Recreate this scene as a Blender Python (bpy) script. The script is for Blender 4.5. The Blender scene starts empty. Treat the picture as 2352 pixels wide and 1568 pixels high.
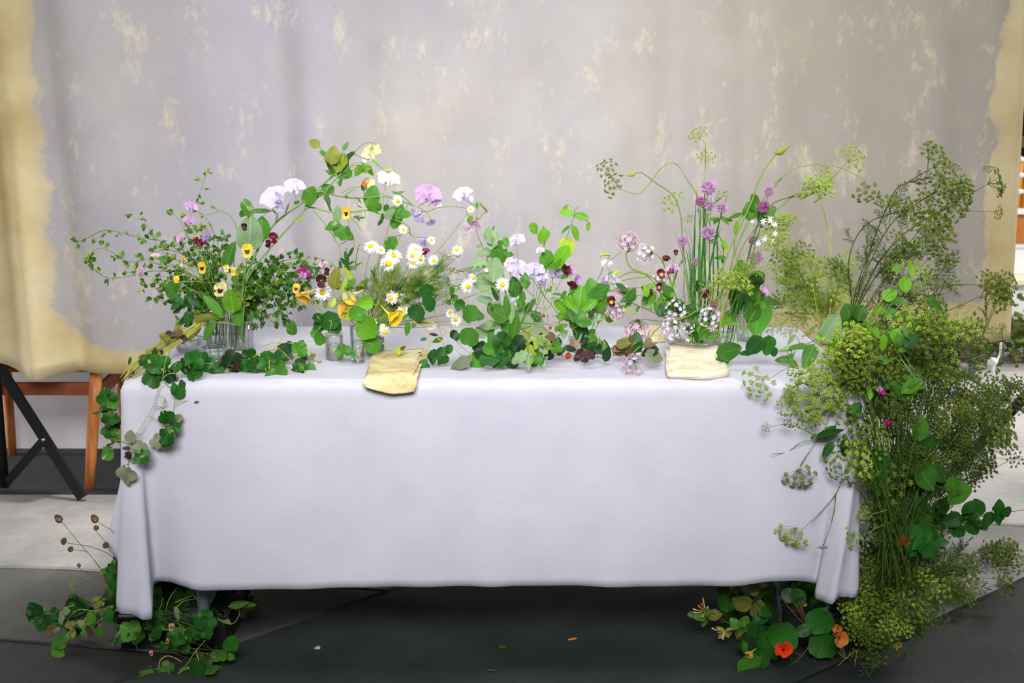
import bpy, math, random
import numpy as np
from mathutils import Vector, Matrix

random.seed(11)
RNG = np.random.default_rng(11)
R = math.radians
SC = bpy.context.scene
COL = SC.collection

# ---------------------------------------------------------------- camera
F, PITCH, CD, CH = 2900.0, R(10.912), 3.046, 1.4403
cam = bpy.data.cameras.new('camera')
cam.sensor_width = 36.0
cam.lens = F / 2352 * 36
cam.clip_start = 0.05
cam.dof.use_dof = True
cam.dof.focus_distance = 3.35
cam.dof.aperture_fstop = 5.6
camo = bpy.data.objects.new('camera', cam)
COL.objects.link(camo)
camo.location = (0, -CD, CH)
camo.rotation_euler = (R(90) - PITCH, 0, 0)
SC.camera = camo

# ---------------------------------------------------------------- world, lights, exposure
SC.view_settings.view_transform = 'Standard'
SC.view_settings.look = 'None'
SC.view_settings.gamma = 1.0
SC.view_settings.use_curve_mapping = False
SC.view_settings.exposure = 0.0
w = bpy.data.worlds.new('world')
SC.world = w
w.use_nodes = True
w.node_tree.nodes['Background'].inputs[0].default_value = (0.86, 0.93, 1.0, 1)
w.node_tree.nodes['Background'].inputs[1].default_value = 0.15


def area(name, loc, target, sx, sy, power, color=(1, 1, 1), spread=180):
    l = bpy.data.lights.new(name, 'AREA')
    l.shape = 'RECTANGLE'
    l.size, l.size_y = sx, sy
    l.energy = power
    l.color = color
    l.spread = R(spread)
    o = bpy.data.objects.new(name, l)
    COL.objects.link(o)
    o.location = loc
    o.rotation_euler = (Vector(target) - Vector(loc)).to_track_quat('-Z', 'Y').to_euler()
    return o


area('window_light', (-0.1, -3.8, 3.1), (0.0, 1.2, 1.12), 2.0, 1.4, 47, (1.0, 0.985, 0.985), 58)
area('doorway_light', (4.6, 2.6, 2.9), (2.0, 2.2, 0.3), 2.2, 2.0, 160, (1.0, 0.98, 0.95), 140)
area('side_window_light', (-3.9, 1.78, 1.1), (-1.5, 1.9, .55), 0.5, 1.4, 75, (1, .97, .97))  # added fill to brighten the wall behind the canvas, no window seen
area('overhead_fill_light', (0.0, .15, 3.6), (0, .25, 0), 2.4, 1.0, 15, (1, 1, 1), 100)  # added overhead fill to lighten the tabletop, no roof opening seen
sp = bpy.data.lights.new('floor_beam', 'SPOT')
sp.energy = 620
sp.spot_size = R(23)
sp.spot_blend = 0.9
sp.shadow_soft_size = 0.12
spo = bpy.data.objects.new('floor_beam', sp)
COL.objects.link(spo)
spo.location = (-1.15, 1.2, 3.4)
spo.rotation_euler = (Vector((-1.62, 0.98, 0)) - Vector(spo.location)).to_track_quat('-Z', 'Y').to_euler()

# ---------------------------------------------------------------- placing helpers
cT, sT = math.cos(PITCH), math.sin(PITCH)


def ray(px, py):
    a, b = (784 - py) / F, (px - 1176) / F
    return Vector((b, cT + a * sT, -sT + a * cT))


def at(px, py, Y):
    d = ray(px, py)
    return Vector((0, -CD, CH)) + d * ((Y + CD) / d.y)


def on(px, py, z):
    d = ray(px, py)
    return Vector((0, -CD, CH)) + d * ((z - CH) / d.z)


def mpp(p):            # metres for one photograph pixel at a point
    return ((p.y + CD) * cT - (p.z - CH) * sT) / F


ZOOM = {1: (150, 360, 2.904), 2: (550, 300, 4.276), 3: (600, 560, 4.356), 4: (950, 460, 3.734), 5: (1340, 280, 3.733), 6: (1340, 560, 4.523),
        7: (1780, 300, 3.136), 8: (1680, 700, 3.136), 9: (1560, 1150, 2.97), 10: (40, 1140, 3.663), 11: (0, 780, 3.563), 0: (0, 0, 1.0)}


def q(k, x, y):
    a, b, s = ZOOM[k]
    return (a + x / s, b + y / s)


# ---------------------------------------------------------------- materials
def srgb(r, g, b):
    f = lambda c: ((c / 255 + 0.055) / 1.055) ** 2.4 if c > 10 else c / 255 / 12.92
    return (f(r), f(g), f(b), 1.0)


MATS = {}


class NT:
    def __init__(s, name):
        s.m = bpy.data.materials.new(name)
        s.m.use_nodes = True
        s.t = s.m.node_tree
        s.b = s.t.nodes['Principled BSDF']
        s.out = s.t.nodes['Material Output']

    def n(s, typ, **kw):
        nd = s.t.nodes.new(typ)
        for k, v in kw.items():
            if hasattr(nd, k) and k not in nd.inputs:
                setattr(nd, k, v)
            else:
                nd.inputs[k].default_value = v
        return nd

    def l(s, a, b):
        s.t.links.new(a, b)

    def coord(s, kind='Object', scale=(1, 1, 1)):
        c = s.n('ShaderNodeTexCoord')
        mp = s.n('ShaderNodeMapping')
        mp.inputs['Scale'].default_value = scale
        s.l(c.outputs[kind], mp.inputs['Vector'])
        return mp.outputs[0]

    def noise(s, vec, scale, detail=4, rough=.55):
        n = s.n('ShaderNodeTexNoise')
        n.inputs['Scale'].default_value = scale
        n.inputs['Detail'].default_value = detail
        n.inputs['Roughness'].default_value = rough
        if vec is not None:
            s.l(vec, n.inputs['Vector'])
        return n.outputs['Fac']

    def ramp(s, fac, stops):
        r = s.n('ShaderNodeValToRGB')
        e = r.color_ramp.elements
        while len(e) < len(stops):
            e.new(0.5)
        for k, (p, c) in enumerate(stops):
            e[k].position = p
            e[k].color = c if len(c) == 4 else (*c, 1)
        s.l(fac, r.inputs[0])
        return r.outputs[0]

    def mix(s, fac, a, b, blend='MIX'):
        m = s.n('ShaderNodeMix', data_type='RGBA', blend_type=blend)
        for i, v in ((0, fac), (6, a), (7, b)):
            if hasattr(v, 'is_output'):
                s.l(v, m.inputs[i])
            elif i == 0:
                m.inputs[0].default_value = v
            else:
                m.inputs[i].default_value = v
        return m.outputs[2]

    def math(s, op, a, b=0.0):
        m = s.n('ShaderNodeMath', operation=op)
        for i, v in ((0, a), (1, b)):
            if hasattr(v, 'is_output'):
                s.l(v, m.inputs[i])
            else:
                m.inputs[i].default_value = v
        return m.outputs[0]

    def bump(s, h, strength=.3, dist=.01):
        b = s.n('ShaderNodeBump')
        b.inputs['Strength'].default_value = strength
        b.inputs['Distance'].default_value = dist
        s.l(h, b.inputs['Height'])
        s.l(b.outputs[0], s.b.inputs['Normal'])


def plain(name, rgb, rough=.6, metal=0, var=.12, scale=40, bump=.0):
    if name in MATS:
        return MATS[name]
    k = NT(name)
    c = srgb(*rgb)
    v = k.coord()
    n = k.noise(v, scale)
    lo = tuple(x * (1 - var) for x in c[:3])
    hi = tuple(min(1, x * (1 + var)) for x in c[:3])
    k.l(k.ramp(n, [(.3, lo), (.7, hi)]), k.b.inputs['Base Color'])
    k.b.inputs['Roughness'].default_value = rough
    k.b.inputs['Metallic'].default_value = metal
    if bump:
        k.bump(n, bump, .004)
    MATS[name] = k.m
    return k.m


def leafmat(name, rgb, trans=.35, rough=.5, var=.35, vein=0.0, tip=None, rib=0.0):
    """thin plant tissue: colour differs from piece to piece, light also passes through"""
    if name in MATS:
        return MATS[name]
    k = NT(name)
    c = srgb(*rgb)
    g = k.n('ShaderNodeNewGeometry')
    oi = k.n('ShaderNodeObjectInfo')
    s1 = k.math('ADD', g.outputs['Random Per Island'], oi.outputs['Random'])
    s2 = k.math('FRACT', s1)
    lo = tuple(x * (1 - var) for x in c[:3])
    hi = (min(1, c[0] * (1 + var * 1.1)), min(1, c[1] * (1 + var)), min(1, c[2] * (1 + var * .5)))
    col = k.ramp(s2, [(0, lo), (1, hi)])
    v = k.coord()
    n = k.noise(v, 6, 3)
    col = k.mix(k.math('MULTIPLY', n, .35), col, (*(x * .55 for x in c[:3]), 1))
    if vein:
        sep = k.n('ShaderNodeSeparateXYZ')
        k.l(v, sep.inputs[0])
        a = k.math('ARCTAN2', sep.outputs[0], sep.outputs[1])
        wv = k.math('ABSOLUTE', k.math('SINE', k.math('MULTIPLY', a, 4.5)))
        f = k.math('LESS_THAN', wv, .1)
        col = k.mix(k.math('MULTIPLY', f, vein), col, (*(min(1, x * 1.7 + .05) for x in c[:3]), 1))
    if rib:
        sep = k.n('ShaderNodeSeparateXYZ')
        k.l(v, sep.inputs[0])
        ax = k.math('ABSOLUTE', sep.outputs[0])
        f = k.math('LESS_THAN', ax, .016)
        sv = k.math('LESS_THAN', k.math('FRACT', k.math('MULTIPLY', k.math('SUBTRACT', sep.outputs[1], k.math('MULTIPLY', ax, .8)), 6.5)), .10)
        f = k.math('MAXIMUM', f, k.math('MULTIPLY', sv, .55))
        col = k.mix(k.math('MULTIPLY', f, rib), col, (*(min(1, x * 1.6 + .04) for x in c[:3]), 1))
    if tip:
        sep = k.n('ShaderNodeSeparateXYZ')
        k.l(v, sep.inputs[0])
        f = k.ramp(sep.outputs[1], [(tip[1], (0, 0, 0)), (tip[2], (1, 1, 1))])
        col = k.mix(f, col, srgb(*tip[0]))
    k.l(col, k.b.inputs['Base Color'])
    k.b.inputs['Roughness'].default_value = rough
    k.b.inputs['Specular IOR Level'].default_value = .3
    tr = k.n('ShaderNodeBsdfTranslucent')
    k.l(col, tr.inputs['Color'])
    mx = k.n('ShaderNodeMixShader')
    mx.inputs[0].default_value = trans
    k.l(k.b.outputs[0], mx.inputs[1])
    k.l(tr.outputs[0], mx.inputs[2])
    k.l(mx.outputs[0], k.out.inputs[0])
    MATS[name] = k.m
    return k.m


def glassmat(name, tint=(.96, .98, .97), thick=.0):
    if name in MATS:
        return MATS[name]
    k = NT(name)
    lw = k.n('ShaderNodeFresnel')
    lw.inputs['IOR'].default_value = 1.5
    tb = k.n('ShaderNodeBsdfTransparent')
    tb.inputs[0].default_value = (*tint, 1)
    gl = k.n('ShaderNodeBsdfGlossy')
    gl.inputs['Roughness'].default_value = .03
    f = k.math('ADD', k.math('MULTIPLY', lw.outputs[0], .65), thick)
    mx = k.n('ShaderNodeMixShader')
    k.l(f, mx.inputs[0])
    k.l(tb.outputs[0], mx.inputs[1])
    k.l(gl.outputs[0], mx.inputs[2])
    k.l(mx.outputs[0], k.out.inputs[0])
    MATS[name] = k.m
    return k.m


# ---------------------------------------------------------------- mesh helpers
class MB:
    def __init__(s):
        s.v, s.f, s.n = [], [], 0

    def add(s, V, Fc, M=None):
        V = np.asarray(V, float)
        if M is not None:
            M = np.asarray(M, float)
            V = V @ M[:3, :3].T + M[:3, 3]
        s.v.append(V)
        n = s.n
        s.f.extend([tuple(i + n for i in f) for f in Fc])
        s.n += len(V)
        return s

    def mesh(s, name, mat, smooth=True, off=None):
        V = np.concatenate(s.v) if s.v else np.zeros((0, 3))
        if off is not None:
            V = V - np.asarray(off)
        me = bpy.data.meshes.new(name)
        me.from_pydata(V.tolist(), [], s.f)
        if smooth:
            me.polygons.foreach_set('use_smooth', [True] * len(me.polygons))
        if mat is not None:
            me.materials.append(mat)
        me.update()
        return me


def catmull(P, n=6):
    P = [np.asarray(p, float) for p in P]
    if len(P) == 2:
        return [P[0] + (P[1] - P[0]) * t for t in np.linspace(0, 1, n + 1)]
    Q = [2 * P[0] - P[1]] + P + [2 * P[-1] - P[-2]]
    out = []
    for i in range(1, len(Q) - 2):
        a, b, c, d = Q[i - 1:i + 3]
        for t in np.linspace(0, 1, n, endpoint=False):
            out.append(.5 * (2 * b + (c - a) * t + (2 * a - 5 * b + 4 * c - d) * t * t + (3 * b - a - 3 * c + d) * t ** 3))
    out.append(P[-1])
    return out


def tube(mb, P, r0, r1=None, sides=5, cap=True, prof=None):
    P = np.asarray(P, float)
    n = len(P)
    r1 = r0 if r1 is None else r1
    rad = np.linspace(r0, r1, n) if prof is None else np.asarray(prof)
    T = np.gradient(P, axis=0)
    T /= np.linalg.norm(T, axis=1)[:, None] + 1e-12
    u = np.cross(T[0], (0, 1, .13))
    if np.linalg.norm(u) < .1:
        u = np.cross(T[0], (1, 0, 0))
    ang = np.arange(sides) * 2 * math.pi / sides
    V = []
    for i in range(n):
        u = u - T[i] * np.dot(u, T[i])
        u /= np.linalg.norm(u) + 1e-12
        w_ = np.cross(T[i], u)
        V.append(P[i] + rad[i] * (np.cos(ang)[:, None] * u + np.sin(ang)[:, None] * w_))
    V = np.concatenate(V)
    Fc = []
    for i in range(n - 1):
        for j in range(sides):
            a, b = i * sides + j, i * sides + (j + 1) % sides
            Fc.append((a, b, b + sides, a + sides))
    if cap:
        Fc.append(tuple(range(sides))[::-1])
        Fc.append(tuple((n - 1) * sides + j for j in range(sides)))
    return mb.add(V, Fc)


def box(mb, lo, hi, bev=.0):
    x0, y0, z0 = lo
    x1, y1, z1 = hi
    if bev <= 0:
        V = [(x0, y0, z0), (x1, y0, z0), (x1, y1, z0), (x0, y1, z0), (x0, y0, z1), (x1, y0, z1), (x1, y1, z1), (x0, y1, z1)]
        Fc = [(0, 3, 2, 1), (4, 5, 6, 7), (0, 1, 5, 4), (1, 2, 6, 5), (2, 3, 7, 6), (3, 0, 4, 7)]
        return mb.add(V, Fc)
    b = bev
    ring = lambda i, z: [(x0 + i, y0, z), (x1 - i, y0, z), (x1, y0 + i, z), (x1, y1 - i, z), (x1 - i, y1, z), (x0 + i, y1, z), (x0, y1 - i, z), (x0, y0 + i, z)]
    inn = lambda z: [(x0 + b, y0 + b * .5, z), (x1 - b, y0 + b * .5, z), (x1 - b * .5, y0 + b, z), (x1 - b * .5, y1 - b, z), (x1 - b, y1 - b * .5, z), (x0 + b, y1 - b * .5, z), (x0 + b * .5, y1 - b, z), (x0 + b * .5, y0 + b, z)]
    V = inn(z0) + ring(b, z0 + b * .5) + ring(b, z1 - b * .5) + inn(z1)
    Fc = [tuple(range(8))[::-1], tuple(range(24, 32))]
    for k in range(3):
        for j in range(8):
            a, c = k * 8 + j, k * 8 + (j + 1) % 8
            Fc.append((a, c, c + 8, a + 8))
    return mb.add(V, Fc)


def beam(mb, a, b, wx, wy, up=(0, 1, 0)):
    """square bar between two points"""
    a, b = np.asarray(a, float), np.asarray(b, float)
    t = (b - a) / np.linalg.norm(b - a)
    u = np.cross(t, up)
    u /= np.linalg.norm(u)
    w_ = np.cross(u, t)
    V = []
    for p, s in ((a, 1), (b, 1)):
        for su, sw in ((-1, -1), (1, -1), (1, 1), (-1, 1)):
            V.append(p + u * wx / 2 * su + w_ * wy / 2 * sw)
    return mb.add(V, [(0, 3, 2, 1), (4, 5, 6, 7), (0, 1, 5, 4), (1, 2, 6, 5), (2, 3, 7, 6), (3, 0, 4, 7)])


def lathe(mb, prof, sides=32, cx=0, cy=0, rib=0, nrib=0):
    """prof: list of (r, z)"""
    V = []
    for r, z in prof:
        for j in range(sides):
            a = 2 * math.pi * j / sides
            rr = r * (1 + rib * math.cos(nrib * a)) if nrib else r
            V.append((cx + rr * math.cos(a), cy + rr * math.sin(a), z))
    Fc = []
    for i in range(len(prof) - 1):
        for j in range(sides):
            a, b = i * sides + j, i * sides + (j + 1) % sides
            Fc.append((a, b, b + sides, a + sides))
    return mb.add(V, Fc)


def struct(name, mb, mat, smooth=False):
    o = bpy.data.objects.new(name, mb.mesh(name, mat, smooth))
    COL.objects.link(o)
    o['kind'] = 'structure'
    return o


class Thing:
    def __init__(s, name, label, cat, loc, group=None):
        s.loc = Vector(loc)
        s.e = bpy.data.objects.new(name, None)
        COL.objects.link(s.e)
        s.e.location = s.loc
        s.e.empty_display_size = .02
        s.e['label'], s.e['category'] = label, cat
        if group:
            s.e['group'] = group
        s.w = {}

    def mesh(s, name, mb, mat, parent=None, kind=None, label=None, smooth=True):
        pw = s.w.get(parent.name) if parent else Matrix.Translation(s.loc)
        me = mb.mesh(name, mat, smooth, off=s.loc)
        M = Matrix.Translation(s.loc)
        return s._put(name, me, M, parent, kind, label)

    def inst(s, name, me, M, parent=None, kind=None, label=None):
        return s._put(name, me, Matrix(M) if not isinstance(M, Matrix) else M, parent, kind, label)

    def _put(s, name, me, M, parent, kind, label):
        o = bpy.data.objects.new(name, me)
        COL.objects.link(o)
        pw = s.w[parent.name] if parent else Matrix.Translation(s.loc)
        o.parent = parent or s.e
        o.matrix_basis = pw.inverted_safe() @ M
        s.w[o.name] = M.copy()
        if kind:
            o['kind'] = kind
        if label:
            o['label'] = label
        return o


def solo(name, label, cat, mb, mat, loc, group=None, smooth=True, kind=None):
    """a thing that is one mesh"""
    me = mb.mesh(name, mat, smooth, off=loc)
    o = bpy.data.objects.new(name, me)
    COL.objects.link(o)
    o.location = loc
    o['label'], o['category'] = label, cat
    if group:
        o['group'] = group
    if kind:
        o['kind'] = kind
    return o

# ================================================================ the setting
def floor_mat(name, c0, c1, scale=5.0, rough=.75):
    k = NT(name)
    v = k.coord()
    n1 = k.noise(v, scale, 8, .62)
    n2 = k.noise(v, scale * 14, 6, .7)
    col = k.ramp(n1, [(.32, srgb(*c0)), (.68, srgb(*c1))])
    col = k.mix(k.math('MULTIPLY', n2, .5), col, srgb(*(int(x * .55) for x in c0)))
    k.l(col, k.b.inputs['Base Color'])
    k.b.inputs['Roughness'].default_value = rough
    k.b.inputs['Specular IOR Level'].default_value = .25
    k.bump(k.math('ADD', n2, k.math('MULTIPLY', n1, 1.5)), .35, .012)
    return k.m


mb = MB()
box(mb, (-4.2, -2.2, -.06), (5.6, 6.4, -.006))
floor = struct('floor', mb, floor_mat('grout_dark', (16, 18, 18), (30, 32, 32)))


def slab(poly, mat, top=0.0):
    """one flagstone: a polygon with a worn, lowered rim"""
    P = [Vector((x, y, 0)) for x, y in poly]
    c = sum(P, Vector()) / len(P)
    b = MB()
    n = len(P)
    inn = []
    for p in P:
        d = (c - p).normalized()
        inn.append(p + d * .012)
    V = [(p.x, p.y, -.02) for p in P] + [(p.x, p.y, top - .006) for p in P] + [(p.x, p.y, top) for p in inn]
    Fc = [tuple(range(2 * n, 3 * n))]
    for r in (0, n):
        for j in range(n):
            Fc.append((r + j, r + (j + 1) % n, r + n + (j + 1) % n, r + n + j))
    b.add(V, Fc)
    me = b.mesh('flagstone', mat, False)
    o = bpy.data.objects.new('flagstone', me)
    COL.objects.link(o)
    o.parent = floor
    return o


def shrink(poly, g=.004):
    c = np.mean(poly, axis=0)
    return [tuple(np.array(p) + (c - np.array(p)) / np.linalg.norm(c - np.array(p)) * g * 2) for p in poly]


slate = floor_mat('slate_dark', (35, 46, 46), (62, 68, 64), 3.2)
slate_shade = floor_mat('slate_shade_painted', (30, 38, 38), (54, 55, 50), 2.6)  # shade of the chair corner and foreground painted in as darker slate
stone = floor_mat('stone_grey', (104, 104, 104), (150, 146, 140), 3.0)  # grey painted in for the left light patch and half-lit right floor
stone_lit = floor_mat('stone_lit_painted', (172, 168, 164), (206, 202, 198), 2.2)  # daylight on the right floor painted in as paler stone
# long joints of the paving, as lines on the floor: the first runs from lower left up behind the table
jA = lambda y: -0.726 + (y - .156) * (.404 / .388)          # x of the left joint at depth y
jB = lambda y: 1.115 + (y - .242) * (.35 / .285)            # x of the right joint
Y0, Y1, Y2, Y3 = -2.2, .1, 1.44, 2.62
slab(shrink([(jA(-1.3), -1.3), (jA(1.0), 1.0), (1.02, 1.06), (jB(.165), .165), (jB(-1.3), -1.3)]), slate)
slab(shrink([(-4.2, -1.3), (jA(-1.3), -1.3), (jA(.06), .06), (-2.5, .34), (-4.2, .52)]), slate_shade)
slab(shrink([(-4.2, .53), (-2.5, .35), (jA(.07), .07), (jA(.50), .50), (-1.4, .68), (-4.2, .86)]), floor_mat('stone_mid', (58, 59, 58), (88, 86, 80), 3.0))  # soft edge of the left light patch painted as a mid tone slab
slab(shrink([(-4.2, .87), (-1.4, .69), (jA(.51), .51), (jA(1.0), 1.0), (-.6, 1.44), (-4.2, 1.44)]), stone)
slab(shrink([(jB(-1.3), -1.3), (jB(.17), .17), (jB(.72), .72), (5.6, .5), (5.6, -1.3)]), slate_shade)
slab(shrink([(1.03, 1.07), (jB(.18), .18), (jB(.72), .73), (1.9, 1.06), (1.1, 1.22)]), stone)
slab(shrink([(jB(.72), .73), (5.6, .51), (5.6, .9), (1.91, 1.05)]), stone)
slab(shrink([(1.1, 1.23), (1.9, 1.07), (5.6, .91), (5.6, 1.9), (.9, 1.9)]), stone_lit)
slab(shrink([(-.59, 1.44), (jA(1.0), 1.0), (1.02, 1.07), (.89, 1.9), (-.6, 1.9)]), stone)
slab(shrink([(-4.2, 1.45), (-.6, 1.45), (-.6, 2.62), (-4.2, 2.62)]), slate_shade)
slab(shrink([(-.59, 1.91), (2.4, 1.91), (2.4, 3.6), (-.59, 3.6)]), stone_lit)
slab(shrink([(2.41, 1.91), (5.6, 1.91), (5.6, 3.4), (2.41, 3.6)]), stone_lit)
slab(shrink([(-.59, 3.61), (2.4, 3.61), (5.6, 3.41), (5.6, 6.4), (-.59, 6.4)]), floor_mat('stone_far', (120, 112, 106), (170, 164, 158), 1.5))
slab(shrink([(-4.2, -2.2), (5.6, -2.2), (5.6, -1.31), (-4.2, -1.31)]), slate_shade)

wallm = plain('wall_limewash', (214, 212, 216), .9, 0, .04, 3)
mb = MB()
box(mb, (-4.2, 2.06, -.02), (.9, 2.2, 3.4))
struct('wall_back', mb, wallm)
mb = MB()
box(mb, (-4.34, -2.2, -.02), (-4.2, 2.2, 3.4))
struct('wall_left', mb, wallm)
mb = MB()
box(mb, (.9, 6.3, -.02), (5.6, 6.44, 3.4))
struct('wall_far', mb, wallm)
mb = MB()
box(mb, (.76, 2.2, -.02), (.9, 6.44, 3.4))
struct('wall_side', mb, wallm)


# ---------------------------------------------------------------- painted canvas backdrop
def canvas_mat():
    k = NT('painted_canvas')
    tc = k.n('ShaderNodeTexCoord')
    v = tc.outputs['Object']
    sep = k.n('ShaderNodeSeparateXYZ')
    k.l(v, sep.inputs[0])
    X, Z = sep.outputs[0], sep.outputs[2]
    mp = k.n('ShaderNodeMapping')
    mp.inputs['Scale'].default_value = (1, 0, 1)
    k.l(v, mp.inputs[0])
    flat = mp.outputs[0]
    big = k.noise(flat, 1.6, 5, .55)
    mid = k.noise(flat, 5.5, 6, .6)
    fine = k.noise(flat, 22, 6, .65)
    # grey lilac coat, clouded warm and cool, brushed on in upright strokes
    stv = k.n('ShaderNodeMapping')
    stv.inputs['Scale'].default_value = (3.2, 0, .55)
    k.l(v, stv.inputs[0])
    strokes = k.noise(stv.outputs[0], 2.0, 5, .6)
    coat = k.ramp(big, [(.28, srgb(161, 158, 169)), (.46, srgb(178, 175, 179)), (.60, srgb(186, 181, 177)), (.74, srgb(196, 191, 185))])
    coat = k.mix(k.math('MULTIPLY', strokes, .38), coat, srgb(158, 150, 148))
    coat = k.mix(k.ramp(mid, [(.35, (0, 0, 0)), (.7, (.5, .5, .5))]), coat, srgb(162, 155, 147))
    cool = k.ramp(k.math('ABSOLUTE', k.math('ADD', X, .95)), [(.1, (.3, .3, .3)), (.55, (0, 0, 0))])
    coat = k.mix(cool, coat, srgb(172, 170, 192))
    warm = k.ramp(X, [(.35, (0, 0, 0)), (1.0, (.55, .55, .55))])
    coat = k.mix(warm, coat, srgb(160, 150, 128))
    # raw primed cloth at the edges, with a ragged border
    rag = k.math('ADD', k.math('MULTIPLY', k.math('SUBTRACT', k.noise(flat, 2.4, 6, .62), .5), .9), k.math('MULTIPLY', k.math('SUBTRACT', fine, .5), .12))
    left = k.math('SUBTRACT', -1.63, X)
    right = k.math('SUBTRACT', X, 1.665)
    low = k.math('SUBTRACT', k.math('ADD', .56, k.math('MULTIPLY', k.ramp(X, [(.3, (0, 0, 0)), (1.0, (1, 1, 1))]), .17)), Z)
    lowl = k.math('SUBTRACT', .86, k.math('ADD', Z, k.math('MULTIPLY', k.math('ADD', X, 1.75), 1.25)))
    e = k.math('MAXIMUM', k.math('MAXIMUM', left, right), k.math('MAXIMUM', low, lowl))
    e = k.math('ADD', e, k.math('MULTIPLY', rag, .30))
    edge = k.ramp(e, [(0.0, (0, 0, 0)), (.012, (.75, .75, .75)), (.05, (1, 1, 1))])
    primer = k.ramp(k.noise(flat, 3.2, 6, .6), [(.3, srgb(186, 162, 112)), (.5, srgb(212, 194, 148)), (.7, srgb(228, 214, 174))])
    primer = k.mix(k.math('MULTIPLY', fine, .3), primer, srgb(170, 146, 100))
    # worn spots where the coat has come off, scraped and speckled
    st = k.n('ShaderNodeMapping')
    st.inputs['Scale'].default_value = (1.3, 0, .72)
    k.l(v, st.inputs[0])
    w1 = k.noise(st.outputs[0], 24, 6, .78)
    w2 = k.noise(st.outputs[0], 6.2, 3, .6)
    wv = k.math('ADD', k.math('MULTIPLY', w1, .62), k.math('MULTIPLY', w2, .62))
    worn = k.ramp(wv, [(.668, (0, 0, 0)), (.785, (.6, .6, .6))])
    tp = k.mix(worn, coat, srgb(216, 206, 176))
    soft = k.ramp(k.noise(st.outputs[0], 4.2, 4, .6), [(.55, (0, 0, 0)), (.78, (.4, .4, .4))])
    tp = k.mix(soft, tp, srgb(194, 184, 160))
    col = k.mix(edge, tp, primer)
    k.l(col, k.b.inputs['Base Color'])
    k.b.inputs['Roughness'].default_value = .9
    k.b.inputs['Specular IOR Level'].default_value = .15
    wv1 = k.noise(v, 260, 2)
    k.bump(wv1, .25, .002)
    return k.m


mb = MB()
NX, NZ = 150, 40
V = []
for i in range(NX + 1):
    u = i / NX
    xt, xb = -2.25 + (1.745 + 2.25) * u, -2.25 + (1.795 + 2.25) * u
    for j in range(NZ + 1):
        t = j / NZ
        zb = .445 + .135 * u ** 2 + .012 * math.sin(9 * u) + .045 * max(0, min(1, (-1.72 - xb) / .12))
        z = 2.35 + (zb - 2.35) * t
        x = xt + (xb - xt) * t
        y = 1.42
        for c, wd, am in ((-1.74, .07, -.11), (-1.63, .05, .05), (-1.2, .16, .02), (-.84, .07, .05), (-.70, .09, -.065), (-.54, .06, .04), (-.28, .16, -.03), (.12, .12, .02), (.44, .07, .035), (.54, .06, -.03), (.80, .05, .03), (.90, .08, -.03), (1.28, .12, .035), (1.45, .07, -.03), (1.64, .06, -.04)):
            y += am * (.35 + .65 * t) * math.exp(-((x - c - .05 * t) / wd) ** 2)
        y += .008 * math.sin(11 * x + 2 * z) + .05 * (1 - t) * math.sin(1.6 * x + 1)
        V.append((x, y, z))
Fc = [(a, a + NZ + 1, a + NZ + 2, a + 1) for i in range(NX) for a in range(i * (NZ + 1), i * (NZ + 1) + NZ)]
mb.add(V, Fc)
cv = solo('canvas_backdrop', 'large hand-painted grey lilac canvas backdrop with cream worn spots and edges', 'backdrop', mb, canvas_mat(), (0, 1.42, 0))
md = cv.modifiers.new('thick', 'SOLIDIFY')
md.thickness = .002


# ---------------------------------------------------------------- backdrop stands
black = plain('black_metal', (22, 24, 26), .45, .3, .1)
steel = plain('bolt_steel', (190, 190, 195), .3, 1)


def stand(label, pole_xy, foot, hinge, s, zt, zb, others):
    t = Thing('backdrop_stand', label, 'stand', (pole_xy[0], pole_xy[1], 0))
    px_, py_ = pole_xy
    m = MB()
    tube(m, [(px_, py_, .02), (px_, py_, 2.36)], .016, .016, 10)
    t.mesh('pole', m, black)
    top = Vector((px_, py_, zt))
    for k, (fx, fy) in enumerate((foot, *others)):
        f = Vector((fx, fy, .012))
        d = (top - f)
        m = MB()
        beam(m, f, top, .034, .020)
        lg = t.mesh('leg', m, black, smooth=False)
        h = f + d * hinge
        m = MB()
        beam(m, h, (px_, py_, zb), .030, .016)
        t.mesh('brace', m, black, smooth=False)
        m = MB()
        nrm = Vector((0, -1, 0))
        tube(m, [h + nrm * .008, h + nrm * .020], .007, .006, 8)
        t.mesh('bolt', m, steel)
    m = MB()
    lathe(m, [(.017, zt - .03), (.032, zt - .02), (.032, zt + .03), (.017, zt + .04)], 14, px_, py_)
    t.mesh('collar', m, black)
    return t


lf = on(190, 1150, 0)
rf = on(2150, 1130, 0)
stand('black folding backdrop stand with crossed legs beside the wooden chair', (-1.885, 1.462), (lf.x, lf.y), .43, -1, .50, .03, ((-2.28, 1.36), (-2.3, 1.46)))
stand('black folding backdrop stand behind the fennel at the right edge', (2.16, 1.56), (rf.x, rf.y), .62, 1, .62, .15, ((2.6, 1.4), (2.5, 1.9)))

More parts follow.
